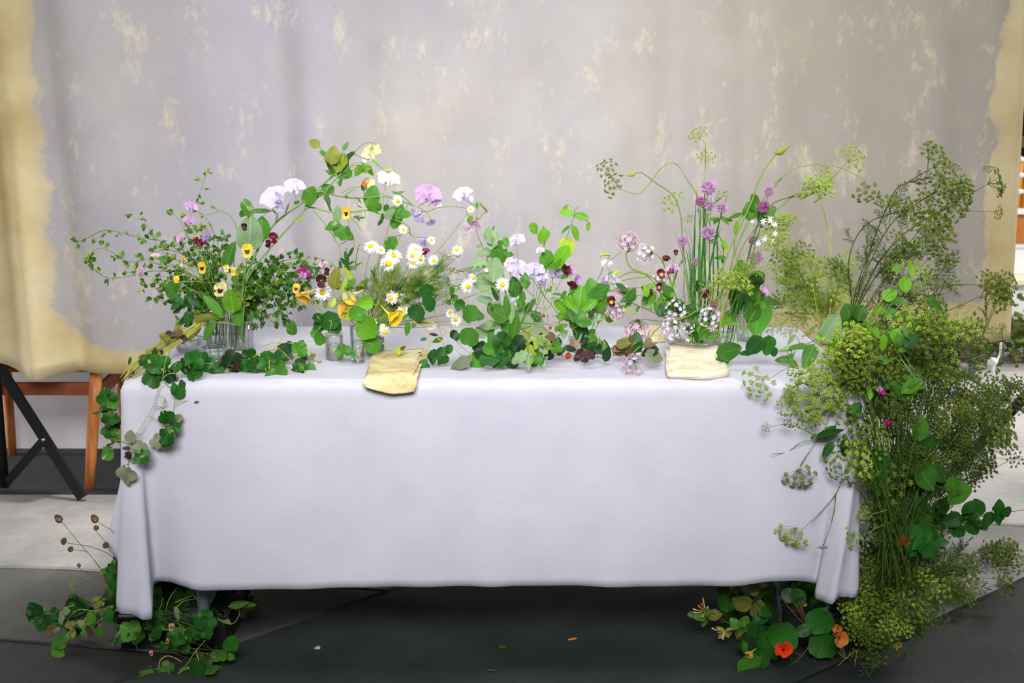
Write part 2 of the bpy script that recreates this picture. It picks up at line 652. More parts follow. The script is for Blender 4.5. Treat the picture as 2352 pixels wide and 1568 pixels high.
# ---------------------------------------------------------------- wooden chair behind the canvas
wood = NT('chair_beech')
v = wood.coord('Object', (30, 30, 3))
n = wood.noise(v, 2.5, 6)
wood.l(wood.ramp(n, [(.3, srgb(158, 88, 40)), (.7, srgb(204, 130, 66))]), wood.b.inputs['Base Color'])
wood.b.inputs['Roughness'].default_value = .45
wood = wood.m
wood2 = plain('chair_redwood', (128, 62, 34), .5, 0, .2, 20)
fr, bl = on(205, 1123, 0), on(33, 1040, 0)
ch = Thing('wooden_chair', 'brown wooden chair half hidden behind the hanging canvas', 'chair', (-1.85, 1.75, 0))
legs = {'fr': (Vector((fr.x, fr.y, 0)), Vector((-1.535, 1.51, .45))), 'fl': (Vector((-2.06, 1.49, 0)), Vector((-2.01, 1.51, .45))),
        'bl': (Vector((bl.x, bl.y - .02, 0)), Vector((-2.04, 1.93, .45))), 'br': (Vector((-1.59, 1.96, 0)), Vector((-1.57, 1.93, .45)))}
for k_, (a, b) in legs.items():
    m = MB()
    P = [a + (b - a) * t for t in (0, .3, .7, 1)]
    prof = [.018, .021, .024, .024] if k_[0] == 'f' else [.017, .02, .022, .022]
    tube(m, P, 0, 0, 10, True, prof)
    ch.mesh('leg', m, wood)
for a, b, z, mt in (('fl', 'fr', .385, wood2), ('bl', 'br', .40, wood2), ('fl', 'bl', .36, wood2), ('fr', 'br', .36, wood2)):
    pa, pb = legs[a][0].lerp(legs[a][1], z / .45), legs[b][0].lerp(legs[b][1], z / .45)
    m = MB()
    beam(m, pa, pb, .046, .02, (0, 1, .01))
    ch.mesh('stretcher', m, mt, smooth=False)
m = MB()
box(m, (-2.06, 1.49, .45), (-1.50, 1.97, .49), .012)
ch.mesh('seat', m, wood2, smooth=False)
for x in (-2.04, -1.57):
    m = MB()
    tube(m, [(x, 1.94, .48), (x + .005, 1.98, .75), (x, 2.02, .98)], .02, .016, 8)
    ch.mesh('back_post', m, wood)
m = MB()
beam(m, (-2.04, 2.015, .93), (-1.57, 2.015, .93), .08, .018)
ch.mesh('back_rail', m, wood2, smooth=False)

# ---------------------------------------------------------------- far right: what shows past the canvas edge
pw = plain('white_paint', (232, 230, 232), .6, 0, .04, 6)
cab = Thing('white_cabinet', 'white painted low cabinet seen past the right edge of the canvas', 'cabinet', (3.05, 4.6, 0))
c0, c1 = at(2290, 742, 4.5), at(2345, 560, 4.5)
ztop = at(2330, 640, 4.5).z
m = MB(); box(m, (2.55, 4.5, .12), (3.75, 5.0, ztop - .035), .01); cab.mesh('body', m, pw, smooth=False)
m = MB(); box(m, (2.52, 4.46, ztop - .035), (3.78, 5.02, ztop), .008); cab.mesh('counter', m, plain('cream_counter', (232, 222, 190), .6), smooth=False)
m = MB(); box(m, (2.56, 4.52, 0), (3.74, 4.98, .12)); cab.mesh('plinth', m, plain('brick_red', (112, 70, 60), .8), smooth=False)
for x in (2.58, 3.17):
    m = MB(); box(m, (x, 4.485, .15), (x + .55, 4.5, ztop - .07), .006); d_ = cab.mesh('door', m, pw, smooth=False)
    m = MB(); tube(m, [(x + .27, 4.485, .3), (x + .27, 4.465, .3)], .014, .018, 8); cab.mesh('knob', m, black, d_)
hut = Thing('painted_board', 'white board standing upright on the cabinet below the brown wooden box', 'panel', (3.1, 4.8, ztop))
zb0, zb1 = at(2330, 555, 4.75).z, at(2330, 490, 4.75).z
m = MB(); box(m, (2.5, 4.70, ztop + .001), (3.7, 4.90, zb0), .006); hut.mesh('board', m, pw, smooth=False)
m = MB(); box(m, (2.48, 4.69, zb0 - .03), (3.72, 4.70, zb0 - .002), .002); hut.mesh('lip', m, pw, smooth=False)
bx_ = Thing('wooden_box', 'orange brown wooden box on the white board past the canvas', 'box', (3.1, 4.8, zb0))
wbox = plain('box_wood', (176, 104, 38), .55, 0, .15, 12)
for lo, hi in (((2.5, 4.68, zb0 + .001), (3.7, 4.70, zb1)), ((2.5, 4.9, zb0 + .001), (3.7, 4.92, zb1)), ((2.5, 4.701, zb0 + .001), (2.52, 4.899, zb1)), ((3.68, 4.701, zb0 + .001), (3.7, 4.899, zb1))):
    m = MB(); box(m, lo, hi); bx_.mesh('side', m, wbox, smooth=False)
m = MB(); box(m, (2.521, 4.701, zb0 + .001), (3.679, 4.899, zb0 + .02)); bx_.mesh('bottom', m, wbox, smooth=False)
m = MB(); box(m, (2.46, 4.66, zb1 + .001), (3.74, 4.94, zb1 + .03), .006); bx_.mesh('shelf_top', m, pw, smooth=False)
zs = zb1 + .031
oak = plain('oak_spindle', (206, 138, 40), .5, 0, .15, 20)
for i, (px, p0, hi, lab) in enumerate(((2337, 370, .006, 'short thin wooden spindle with a white tip on the far box'), (2352, 285, .010, 'tall thick wooden spindle with a white tip beside the short one'))):
    b0, b1 = at(px, 474, 4.8), at(px, p0, 4.8)
    t = Thing('wooden_spindle', lab, 'spindle', (b0.x, 4.8, zs))
    m = MB(); tube(m, [(b0.x, 4.8, zs), (b0.x, 4.8, (zs + b1.z) / 2), (b0.x + .004, 4.8, b1.z)], .012 + hi, .010 + hi, 10); t.mesh('shaft', m, oak)
    m = MB(); lathe(m, [(.004, b1.z + .03), (.016 + hi, b1.z + .02), (.018 + hi, b1.z), (.008, b1.z - .004)][::-1], 12, b0.x, 4.8); t.mesh('tip', m, pw)
    for zz in (.10, .20):
        m = MB(); lathe(m, [(.012, zs + zz - .02), (.03 + hi, zs + zz), (.012, zs + zz + .02)], 12, b0.x, 4.8); t.mesh('ring', m, pw)
wn = Thing('dark_window', 'black paned window on the far wall past the canvas', 'window', (3.9, 6.28, 1.2))
z0, z1 = at(2340, 480, 6.25).z, at(2340, 180, 6.25).z
dark = plain('window_black', (10, 14, 20), .3)
m = MB(); box(m, (2.9, 6.25, z0), (4.8, 6.29, z1)); wn.mesh('pane', m, dark, smooth=False)
for x in (2.9, 3.5, 4.1, 4.74):
    m = MB(); box(m, (x, 6.22, z0), (x + .05, 6.249, z1)); wn.mesh('bar', m, pw if x > 3.5 else dark, smooth=False)
m = MB(); box(m, (2.9, 6.2, (z0 + z1) / 2 - .02), (4.8, 6.219, (z0 + z1) / 2 + .06)); wn.mesh('rail', m, plain('sill_moss', (150, 140, 70), .8), smooth=False)

# low bench with blue legs, a hanging white cord, a far bush
bench = Thing('low_bench', 'low dark bench with blue metal legs under the canvas hem at right', 'bench', (2.2, 3.5, 0))
blue = plain('blue_leg', (92, 122, 140), .5)
bz = at(2200, 822, 3.5).z
m = MB(); box(m, (1.75, 3.38, bz), (2.52, 3.75, bz + .03), .006); bench.mesh('seat', m, plain('bench_dark', (42, 36, 34), .7), smooth=False)
for px in (2170, 2232):
    p = at(px, 850, 3.44)
    for y in (3.44, 3.7):
        m = MB(); tube(m, [(p.x, y, 0), (p.x, y, bz)], .018, .018, 10); bench.mesh('leg', m, blue)
m = MB()
cd = [at(2300, 786, 2.4), at(2299, 802, 2.4), at(2297, 815, 2.4), at(2288, 832, 2.38), at(2281, 845, 2.36), at(2282, 870, 2.35), at(2280, 900, 2.35), at(2282, 935, 2.35), on(2279, 990, .004)]
cord = Thing('hanging_rope', 'white knotted cord hanging at the lower right corner of the canvas', 'cord', cd[-1])
tube(m, catmull(cd, 5), .007, .006, 6); cord.mesh('rope', m, pw)
kn = at(2279, 830, 2.37)
m = MB(); lathe(m, [(.004, kn.z - .02), (.018, kn.z - .012), (.021, kn.z), (.016, kn.z + .014), (.004, kn.z + .019)], 12, kn.x, kn.y); cord.mesh('knot', m, pw)

# ---------------------------------------------------------------- table, cloth
TX0, TX1, TD, TZ = -.959, .871, .76, .748
gal = plain('galvanised_grey', (150, 162, 170), .4, .25, .1)
tb = Thing('folding_table', 'grey folding table with round steel legs under the white cloth', 'table', (-.044, .38, 0))
m = MB(); box(m, (TX0 + .012, .012, TZ - .03), (TX1 - .012, TD - .012, TZ), .01); tb.mesh('table_top', m, plain('table_plastic', (200, 200, 200), .6), smooth=False)
for x in (-.815, .742):
    yf = .10 if x < 0 else .227
    for y in (yf, .62):
        m = MB(); tube(m, [(x, y, .02), (x, y, TZ - .031)], .0165, .0165, 14); lg = tb.mesh('leg', m, gal)
        m = MB(); tube(m, [(x, y, .0), (x, y, .03)], .019, .019, 14); tb.mesh('rubber_foot', m, black, lg)
    m = MB(); tube(m, [(x, yf, .12), (x, .62, .12)], .011, .011, 10); tb.mesh('crossbar', m, gal)

CL = [  # stations of the hem: top x, top y, then the hem point (photograph px, py) and its depth
    (TX1, TD, 1998, 1140, .78), (TX1, .45, 2015, 1158, .20), (TX1, .2, 2004, 1192, .09), (TX1, .09, 1960, 1258, .04), (TX1, .045, 1963, 1364, -.030), (TX1, .012, 1918, 1367, -.045),
    (TX1 - .006, 0, 1903, 1386, -.060), (TX1 - .03, 0, 1869, 1368, -.012), (TX1 - .055, 0, 1876, 1342, .010), (TX1 - .09, 0, 1836, 1331, -.008), (TX1 - .16, 0, 1770, 1331, -.02), (TX1 - .26, 0, 1690, 1340, -.022),
    (.45, 0, 1580, 1342, -.02), (.30, 0, 1440, 1344, -.025), (.15, 0, 1310, 1340, -.018), (.0, 0, 1150, 1344, -.026), (-.1, 0, 1070, 1341, -.018), (-.25, 0, 930, 1344, -.024), (-.45, 0, 760, 1346, -.02), (-.65, 0, 590, 1350, -.028),
    (-.76, 0, 470, 1353, -.03), (-.83, 0, 425, 1341, -.012), (-.88, 0, 388, 1331, .014), (-.915, 0, 357, 1340, .022), (-.935, 0, 351, 1417, -.065), (TX0 + .004, 0, 315, 1406, -.062), (TX0, .012, 279, 1394, -.052),
    (TX0, .06, 284, 1300, .02), (TX0, .15, 250, 1256, .08), (TX0, .4, 256, 1236, .36), (TX0, TD, 275, 1225, .78)]
S = []
for tx, ty, px, py, yb in CL:
    b_ = at(px, py, yb)
    S.append(np.array([tx, ty, b_.x, b_.y, b_.z]))
S = catmull(S, 5)
cols = len(S)
NR = 26
V, Fc = [], []
for i, s in enumerate(S):
    tx, ty, bx, by, bz = s
    ty = max(-.004, ty)
    for j in range(NR + 1):
        t = j / NR
        e = t ** 1.25
        x, y, z = tx + (bx - tx) * e, ty + (by - ty) * e, TZ + .006 + (bz - TZ - .006) * t
        rim = min(1, t / .03)
        if j and abs(ty) < .02:
            y -= .010 * rim
        if j and abs(tx - TX0) < .02:
            x -= .008 * rim
        if j and abs(tx - TX1) < .02:
            x += .008 * rim
        y += .0035 * t * math.sin(x * 17 + 1.3 * math.sin(4 * z)) + .002 * math.sin(x * 41 + 5 * z) * t
        V.append((x, y, z))
for i in range(cols - 1):
    for j in range(NR):
        a = i * (NR + 1) + j
        Fc.append((a, a + 1, a + NR + 2, a + NR + 1))
mb = MB().add(V, Fc)
# the top sheet
NTX, NTY = 70, 26
V = [(TX0 + (TX1 - TX0) * i / NTX, TD * j / NTY, TZ + .006 + .0012 * math.sin(9 * i / NTX * 6.28) * math.sin(3 * j / NTY * 6.28 + i * .11) - (.003 if i in (0, NTX) or j in (0, NTY) else 0)) for i in range(NTX + 1) for j in range(NTY + 1)]
mb.add(V, [(a, a + NTY + 1, a + NTY + 2, a + 1) for i in range(NTX) for a in range(i * (NTY + 1), i * (NTY + 1) + NTY)])
# back drop
V = [(TX0 + (TX1 - TX0) * i / 40, TD + .01 + .02 * (j / 8) * math.sin(i * .9), TZ + .004 - (.5 * j / 8)) for i in range(41) for j in range(9)]
mb.add(V, [(a, a + 1, a + 10, a + 9) for i in range(40) for a in range(i * 9, i * 9 + 8)])
k = NT('white_linen')
v = k.coord()
n0 = k.noise(v, 5, 3)
n1 = k.noise(v, 420, 2)
n2 = k.noise(v, 9, 4)
k.l(k.ramp(n0, [(.3, srgb(188, 187, 199)), (.7, srgb(197, 196, 207))]), k.b.inputs['Base Color'])
k.b.inputs['Roughness'].default_value = .9
k.b.inputs['Specular IOR Level'].default_value = .1
k.bump(k.math('ADD', k.math('MULTIPLY', n1, .12), n2), .22, .012)
tc = solo('tablecloth', 'plain white linen tablecloth hanging to a low hem with pointed corner folds', 'tablecloth', mb, k.m, (-.044, .38, TZ))
from itertools import chain as _ch
import bmesh
bm = bmesh.new(); bm.from_mesh(tc.data); bmesh.ops.remove_doubles(bm, verts=bm.verts, dist=.009); bmesh.ops.recalc_face_normals(bm, faces=bm.faces); bm.to_mesh(tc.data); bm.free()
md = tc.modifiers.new('thick', 'SOLIDIFY'); md.thickness = .0016; md.offset = 0
TT = TZ + .0075       # height of the laid cloth


def tt(px, py):
    return on(px, py, TT)

# ================================================================ plant kit
LM = {
    'deep': leafmat('leaf_deep', (36, 90, 24), .28, vein=.0, rib=.5), 'deepv': leafmat('leaf_deep_veined', (38, 98, 28), .28, vein=.35),
    'mid': leafmat('leaf_mid', (74, 128, 40), .35, rib=.5), 'midv': leafmat('leaf_mid_veined', (76, 140, 44), .35, vein=.4),
    'bright': leafmat('leaf_bright', (112, 172, 40), .4, rib=.5), 'brightv': leafmat('leaf_bright_veined', (108, 176, 40), .4, vein=.4),
    'lime': leafmat('leaf_lime', (164, 190, 62), .4, rib=.5), 'sage': leafmat('leaf_sage', (140, 172, 124), .3, .65, .2, rib=.4),
    'olive': leafmat('leaf_olive', (126, 132, 52), .35, rib=.5), 'brown': leafmat('leaf_brown', (104, 82, 58), .25), 'plum': leafmat('leaf_plum', (72, 44, 48), .2),
    'marj': leafmat('leaf_small', (78, 124, 42), .35, .5, .5), 'marj2': leafmat('leaf_small_pale', (140, 166, 66), .35, .5, .4),
    'fern': leafmat('leaf_feather', (168, 192, 82), .4, .6, .2), 'ferndark': leafmat('leaf_feather_dark', (86, 116, 40), .35, .6, .35), 'drk': leafmat('leaf_darkest', (26, 58, 24), .2),  # drk is the darkest leaf green
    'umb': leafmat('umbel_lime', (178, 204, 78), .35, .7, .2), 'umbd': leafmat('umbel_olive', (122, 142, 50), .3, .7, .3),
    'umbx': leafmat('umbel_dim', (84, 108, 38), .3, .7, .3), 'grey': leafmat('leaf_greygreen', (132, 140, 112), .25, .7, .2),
}
SM = {
    'g': leafmat('stem_green', (120, 154, 62), .1, .5, .2), 'd': leafmat('stem_dark', (72, 98, 36), .1, .5, .25), 'y': leafmat('stem_yellow', (176, 178, 84), .1, .5, .2),
    'b': leafmat('stem_brown', (124, 98, 58), .05, .6, .25), 'c': leafmat('chive_green', (58, 124, 40), .15, .45, .25), 's': leafmat('stem_sage', (126, 160, 92), .1, .5, .15),
}
PM = {
    'white': leafmat('petal_white', (246, 245, 250), .35, .6, .03), 'disc': leafmat('daisy_disc', (238, 198, 22), .05, .8, .12),
    'yellow': leafmat('petal_yellow', (242, 216, 60), .3, .6, .12), 'cream': leafmat('petal_cream', (240, 232, 176), .35, .6, .08),
    'lilac': leafmat('petal_lilac', (226, 216, 244), .4, .6, .06), 'mauve': leafmat('petal_mauve', (214, 176, 220), .4, .6, .12), 'violet': leafmat('petal_violet', (188, 170, 214), .4, .6, .12),
    'pink': leafmat('petal_pink', (232, 198, 220), .4, .6, .10), 'wine': leafmat('petal_wine', (112, 14, 52), .25, .5, .3), 'maroon': leafmat('petal_maroon', (62, 8, 32), .15, .5, .3), 'magenta': leafmat('petal_magenta', (160, 30, 118), .3, .5, .2),
    'orange': leafmat('petal_orange', (246, 74, 30), .3, .55, .15), 'peach': leafmat('petal_peach', (226, 140, 70), .3, .6, .2), 'ivory': leafmat('petal_ivory', (246, 242, 226), .4, .6, .04),
    'chive': leafmat('chive_floret', (214, 168, 218), .4, .6, .20), 'chived': leafmat('chive_floret_deep', (196, 112, 178), .35, .6, .25), 'blush': leafmat('petal_blush', (244, 232, 246), .4, .6, .05),
    'red': plain('berry_red', (200, 26, 34), .25, 0, .2, 60), 'palered': plain('berry_pale', (226, 120, 96), .4, 0, .25, 90), 'seed': leafmat('seedhead_brown', (120, 86, 50), .1, .8, .35),
    'amber': leafmat('petal_amber', (232, 190, 74), .3, .6, .12),
}


# ---- prototypes: base at origin, growing along +Y, facing +Z, length 1
def grid_leaf(outline, nl=7, fold=.12, droop=.15, wave=0.0, teeth=0, tooth=.0, seed=0):
    """outline(t) -> half width; returns a cupped blade with a midrib fold"""
    V, Fc = [], []
    for i in range(nl + 1):
        t = i / nl
        h = max(.0, outline(t))
        zb = -droop * t * t
        for s in (-1, -.5, 0, .5, 1):
            tw = (1 + (tooth * (1 if (i % 2) else -1) if abs(s) == 1 and teeth else 0))
            x = s * h * tw
            z = zb + fold * abs(x) * 1.6 - (fold * .9) * abs(s) ** 3 * h + wave * math.sin(t * 11 + s * 2 + seed) * abs(s)
            V.append((x, t, z))
    for i in range(nl):
        for j in range(4):
            a = i * 5 + j
            Fc.append((a, a + 1, a + 6, a + 5))
    return np.array(V), Fc


def round_leaf(n=18, lob=0.06, lobes=8, cup=.12, notch=0.0, seed=0):
    """shield leaf held at its middle, radius .5"""
    V = [(0, 0, 0)]
    rings = (.2, .36, .5)
    for k, r in enumerate(rings):
        for j in range(n):
            a = 2 * math.pi * j / n - math.pi / 2
            rr = r * (1 + lob * math.cos(lobes * a + seed) * (k / 2) + .04 * math.sin(2 * a + seed))
            if notch:
                da = abs((a + math.pi / 2 + math.pi) % (2 * math.pi) - math.pi)
                rr *= 1 - notch * math.exp(-(da / .32) ** 2)
            V.append((rr * math.cos(a), rr * math.sin(a), cup * (r / .5) ** 2 * (.6 + .5 * math.sin(2 * a + seed)) + .03 * math.sin(lobes * a + seed) * (k / 2)))
    Fc = [(0, 1 + j, 1 + (j + 1) % n) for j in range(n)]
    for k in range(2):
        for j in range(n):
            a, b = 1 + k * n + j, 1 + k * n + (j + 1) % n
            Fc.append((a, a + n, b + n, b))
    return np.array(V), Fc


def lobed_leaf(seed=0, lobes=5, depth=.30, teeth=.035):
    """palm leaf with rounded lobes, stalk at the notch"""
    n = 40
    V = [(0, .38, -.02)]
    for k, sc in ((0, .5), (1, 1.0)):
        for j in range(n):
            a = 2 * math.pi * j / n - math.pi / 2
            c = abs(math.cos((a - math.pi / 2) * lobes * .41)) ** .55
            rr = .5 * (1 - depth * (1 - c) + (teeth * math.cos(a * 17 + seed) if k else 0))
            da = abs((a + math.pi / 2 + math.pi) % (2 * math.pi) - math.pi)
            rr *= 1 - .72 * math.exp(-(da / .3) ** 2)
            rr *= sc
            V.append((1.06 * rr * math.cos(a), .42 + rr * math.sin(a), .09 * sc * sc * math.sin(3 * a + seed) - .05 * sc))
    Fc = [(0, 1 + j, 1 + (j + 1) % n) for j in range(n)]
    for j in range(n):
        a, b = 1 + j, 1 + (j + 1) % n
        Fc.append((a, a + n, b + n, b))
    return np.array(V), Fc


def trefoil(seed=0):
    """strawberry leaf: three toothed leaflets on one stalk"""
    m = MB()
    o = lambda t: .30 * math.sin(math.pi * min(1, t * .92 + .04)) ** .75
    for a, s in ((0, .72), (62, .62), (-62, .62)):
        V, Fc = grid_leaf(o, 12, .3, .25, .02, 1, .13, seed + a)
        ca, sa = math.cos(R(a)), math.sin(R(a))
        M = np.eye(4)
        M[:2, :2] = [[ca, -sa], [sa, ca]]
        M[:3, :3] *= s
        M[1, 3] = .28
        m.add(V, Fc, M)
    V = np.concatenate(m.v)
    return V, m.f


PROTO = {}


def proto(kind, var):
    key = (kind, var)
    if key in PROTO:
        return PROTO[key]
    s = var * 1.7
    if kind == 'ovate':
        r = grid_leaf(lambda t: (.28 + .03 * var) * (t ** .55 * (1 - t) ** .8) / .50, 9, (.35, .15, .28)[var], (.05, .22, -.12)[var], .02, seed=s)
    elif kind == 'broad':
        r = grid_leaf(lambda t: (.37 + .02 * var) * (t ** .45 * (1 - t) ** .7) / .465, 10, (.32, .14, .26)[var], (.05, .28, -.10)[var], .035, seed=s)
    elif kind == 'lance':
        r = grid_leaf(lambda t: (.15 + .02 * var) * math.sin(math.pi * t ** .8) ** .8, 7, .2, .2 * (var - 1), .01, seed=s)
    elif kind == 'sage':
        r = grid_leaf(lambda t: (.26 + .02 * var) * math.sin(math.pi * t ** .9) ** .8 * (1 + .16 * math.sin(t * 19 + s)), 14, .2, .25 * (var - .5), .05, seed=s)
    elif kind == 'strap':
        r = grid_leaf(lambda t: .10 * (1 - t * .6) if t < .98 else .0, 8, .2, .25 * var, .01, seed=s)
    elif kind == 'round':
        r = round_leaf(20, .05, 7, .12 + .05 * var, .12, s)
    elif kind == 'lobed':
        r = lobed_leaf(s)
    elif kind == 'trefoil':
        r = trefoil(s)
    elif kind == 'small':
        o = .30 + .05 * var
        r = (np.array([(0, 0, 0), (o, .45, .08), (0, .5, -.02), (-o, .45, .08), (.0, 1, -.1), (o * .72, .78, .04), (-o * .72, .78, .04)]), [(0, 1, 2), (0, 2, 3), (2, 1, 5, 4), (3, 2, 4, 6)])
    elif kind == 'petal':
        r = grid_leaf(lambda t: .20 * (math.sin(math.pi * min(1, .12 + t * .85)) ** .6) if t < .97 else .07, 5, .06, .12 + .1 * var, 0)
    elif kind == 'wide':
        r = grid_leaf(lambda t: .5 * min(1, .25 + 1.25 * t) * (1 if t < .75 else math.sqrt(max(.02, 1 - ((t - .75) / .26) ** 2))), 8, .10, .22 * (var - 1), .05, seed=s)
    elif kind == 'frill':
        r = grid_leaf(lambda t: .56 * min(1, .2 + 1.35 * t) * (1 if t < .72 else math.sqrt(max(.03, 1 - ((t - .72) / .29) ** 2))) * (1 + .10 * math.sin(t * 15 + s)), 10, .22, .3 * (var - 1) + .1, .13, seed=s * 2)
    PROTO[key] = r
    return r


MESHES = {}


def leafmesh(kind, var, mat, name='leaf'):
    key = (kind, var, mat.name)
    if key not in MESHES:
        V, Fc = proto(kind, var)
        MESHES[key] = MB().add(V, Fc).mesh(name + '_' + kind, mat)
    return MESHES[key]


def frame(pos, d, nrm, size):
    """matrix: local Y to d, local Z near nrm"""
    y = Vector(d).normalized()
    z = Vector(nrm) - y * Vector(nrm).dot(y)
    if z.length < 1e-4:
        z = Vector((0.3, -.5, .8)) - y * Vector((0.3, -.5, .8)).dot(y)
    z.normalize()
    x = y.cross(z)
    M = Matrix((x, y, z)).transposed().to_4x4()
    return Matrix.Translation(pos) @ M @ Matrix.Scale(size, 4)


def scr(ang, depth=0.0):
    a = R(ang)
    return Vector((math.cos(a), depth, math.sin(a))).normalized()


def jit(s=.4):
    return Vector((random.gauss(0, s), random.gauss(0, s), random.gauss(0, s)))


def face(j=.35):
    """a normal roughly towards the room's front and up, as leaves hold themselves"""
    return (Vector((0, -.8, .55)) + jit(j)).normalized()


def pts3(P, Y, j=0.0, z=0):
    """polyline from photograph points; Y is a depth or a list of depths"""
    out = []
    n = len(P)
    for i, p in enumerate(P):
        if len(p) == 3:
            out.append(at(*p))
        else:
            y = Y if not isinstance(Y, (tuple, list)) else Y[0] + (Y[1] - Y[0]) * i / max(1, n - 1)
            out.append(at(p[0], p[1], y + (random.gauss(0, j) if 0 < i else 0)))
    return out


def nearest(path, p):
    return min(path, key=lambda a: (Vector(a) - p).length)


def zp(k, pts):
    return [q(k, *p) for p in pts]


def base_of(path):
    return Vector(min((tuple(path[0]), tuple(path[-1])), key=lambda p: p[2]))


def add_leaf(t, kind, mat, c, Y, px, ang, stem=None, nrm=None, name='leaf', pet=True, petmat='g', depth=0.0, label=None):
    """leaf with centre at photograph point c, px long, pointing along ang"""
    p = at(c[0], c[1], Y)
    L = px * mpp(p)
    d = scr(ang, depth)
    var = random.randint(0, 2)
    nv = nrm or face()
    M = frame(p - (d * L * .5 if kind not in ('round',) else Vector()), d, nv, L)
    o = t.inst(name, leafmesh(kind, var, LM.get(mat) or PM[mat]), M, label=label)
    if stem is not None and pet:
        b = Vector(M.translation)
        s = Vector(nearest(stem, b))
        ln = (s - b).length
        if ln > .004:
            mid = (s + b) / 2 + Vector((0, -.05, .18)) * ln * random.uniform(-.3, .8)
            m = MB()
            tube(m, catmull([s, mid, b], 4), max(.0007, min(.0012, L * .03)), None, 4, False)
            t.mesh('petiole', m, SM[petmat], o)
    return o


def plant(name, label, cat, stems, Y, leaves=(), r=.0016, sm='g', group=None, petmat=None, j=0.01, leafname='leaf', fill=.45):
    """stems: list of photograph polylines (first is the main one); leaves: (kind, mat, (x, y), px, ang[, dY])"""
    paths = []
    for k, s in enumerate(stems):
        rr = r
        if isinstance(s, dict):
            rr, s = s['r'], s['p']
        paths.append((catmull(pts3(s, Y, j), 5), rr))
    t = Thing(name, label, cat, base_of(paths[0][0]), group)
    al = []
    for P, rr in paths:
        m = MB()
        tube(m, P, rr, rr * .6, 5)
        t.mesh('stem', m, SM[sm])
        al += P
    Yb = Y if not isinstance(Y, (tuple, list)) else sum(Y) / 2
    for lf in leaves:
        kind, mat, c, px, ang = lf[:5]
        near = min(al, key=lambda a: (a[0] - at(c[0], c[1], Yb).x) ** 2 + (a[2] - at(c[0], c[1], Yb).z) ** 2)
        y = near[1] - .012 + random.gauss(0, .012) + (lf[5] if len(lf) > 5 else 0)
        add_leaf(t, kind, mat, c, y, px * 1.12, ang, al, petmat=petmat or sm, name=leafname)
        if fill and random.random() < fill and len(leaves) > 3:
            c2 = (c[0] + random.gauss(0, px * .55), c[1] + random.gauss(0, px * .45))
            add_leaf(t, kind, mat if random.random() < .75 else 'mid', c2, y + random.uniform(.005, .03), px * random.uniform(.55, .85), ang + random.gauss(0, 60), al, petmat=petmat or sm, name=leafname)
    t.paths = al
    return t


def sprig(label, P, Y, leaf=11, step=20, mats=('marj',), sm='d', sep=True, group=None, side=.0, r=.0009, name='leafy_sprig', tips=True, cat='sprig', kind='small', per=3, j=.012):
    """stalk with small leaves in threes at each node"""
    path = catmull(pts3(P, Y, j), 6)
    t = Thing(name, label, cat, base_of(path), group)
    m = MB()
    tube(m, path, r, r * .6, 4)
    t.mesh('stem', m, SM[sm])
    pos = [Vector(p) for p in path]
    acc, nodes = 0, []
    for a, b in zip(pos, pos[1:]):
        acc += (b - a).length / mpp(b)
        if acc > step:
            acc = random.uniform(-.2, .2) * step
            nodes.append((b, (b - a).normalized()))
    nodes = nodes[max(0, len(nodes) // 6):]
    nodes.append((pos[-1], (pos[-1] - pos[-2]).normalized()))
    fol = MB()
    twigs = MB()
    for p, tg in nodes:
        u = mpp(p)
        off = (jit(1).cross(tg)).normalized() * random.uniform(.3, 1.3) * leaf * u * .9
        tube(twigs, [p, p + off * .6, p + off], .0005, .0004, 3, False)
        for k in range(per):
            d = (off.normalized() + tg * random.uniform(-.1, .9) + jit(.6)).normalized()
            L = leaf * u * random.uniform(.65, 1.25)
            M = frame(p + off * random.uniform(.5, 1), d, face(.6), L)
            mt = random.choice(mats)
            if sep:
                t.inst('leaf', leafmesh(kind, random.randint(0, 2), LM[mt]), M)
            else:
                V, Fc = proto(kind, random.randint(0, 2))
                fol.add(V, Fc, M)
    if twigs.n:
        t.mesh('twig', twigs, SM[sm], kind='stuff')
    if not sep:
        t.mesh('foliage', fol, LM[mats[0]], kind='stuff')
    return t


# ---- flower heads -------------------------------------------------------------
def dome(m, M, r, h, n=10, rings=4):
    V, Fc = [(0, 0, h)], []
    for i in range(1, rings + 1):
        a = math.pi / 2 * i / rings
        for j in range(n):
            b = 2 * math.pi * j / n
            V.append((r * math.sin(a) * math.cos(b), r * math.sin(a) * math.sin(b), h * math.cos(a)))
    Fc += [(0, 1 + j, 1 + (j + 1) % n) for j in range(n)]
    for i in range(rings - 1):
        for j in range(n):
            a, b = 1 + i * n + j, 1 + i * n + (j + 1) % n
            Fc.append((a, a + n, b + n, b))
    Fc.append(tuple(1 + (rings - 1) * n + j for j in range(n))[::-1])
    m.add(V, Fc, M)


def bead(m, p, r, n=6, sq=1.0):
    """small faceted ball"""
    V = [(0, 0, r * sq)]
    for z, k in ((.5, .86), (-.5, .86)):
        V += [(r * k * math.cos(2 * math.pi * j / n + z), r * k * math.sin(2 * math.pi * j / n + z), r * z * sq) for j in range(n)]
    V.append((0, 0, -r * sq))
    Fc = [(0, 1 + j, 1 + (j + 1) % n) for j in range(n)] + [(1 + j, 1 + n + j, 1 + n + (j + 1) % n, 1 + (j + 1) % n) for j in range(n)] + [(2 * n + 1, 1 + n + (j + 1) % n, 1 + n + j) for j in range(n)]
    m.add(np.array(V) + np.array(p), Fc)


def head_frame(p, nrm):
    """z axis along the way the flower looks"""
    z = Vector(nrm).normalized()
    x = z.orthogonal().normalized()
    a = random.uniform(0, 6.28)
    y = z.cross(x)
    x2 = x * math.cos(a) + y * math.sin(a)
    y2 = z.cross(x2)
    return Matrix.Translation(p) @ Matrix((x2, y2, z)).transposed().to_4x4()


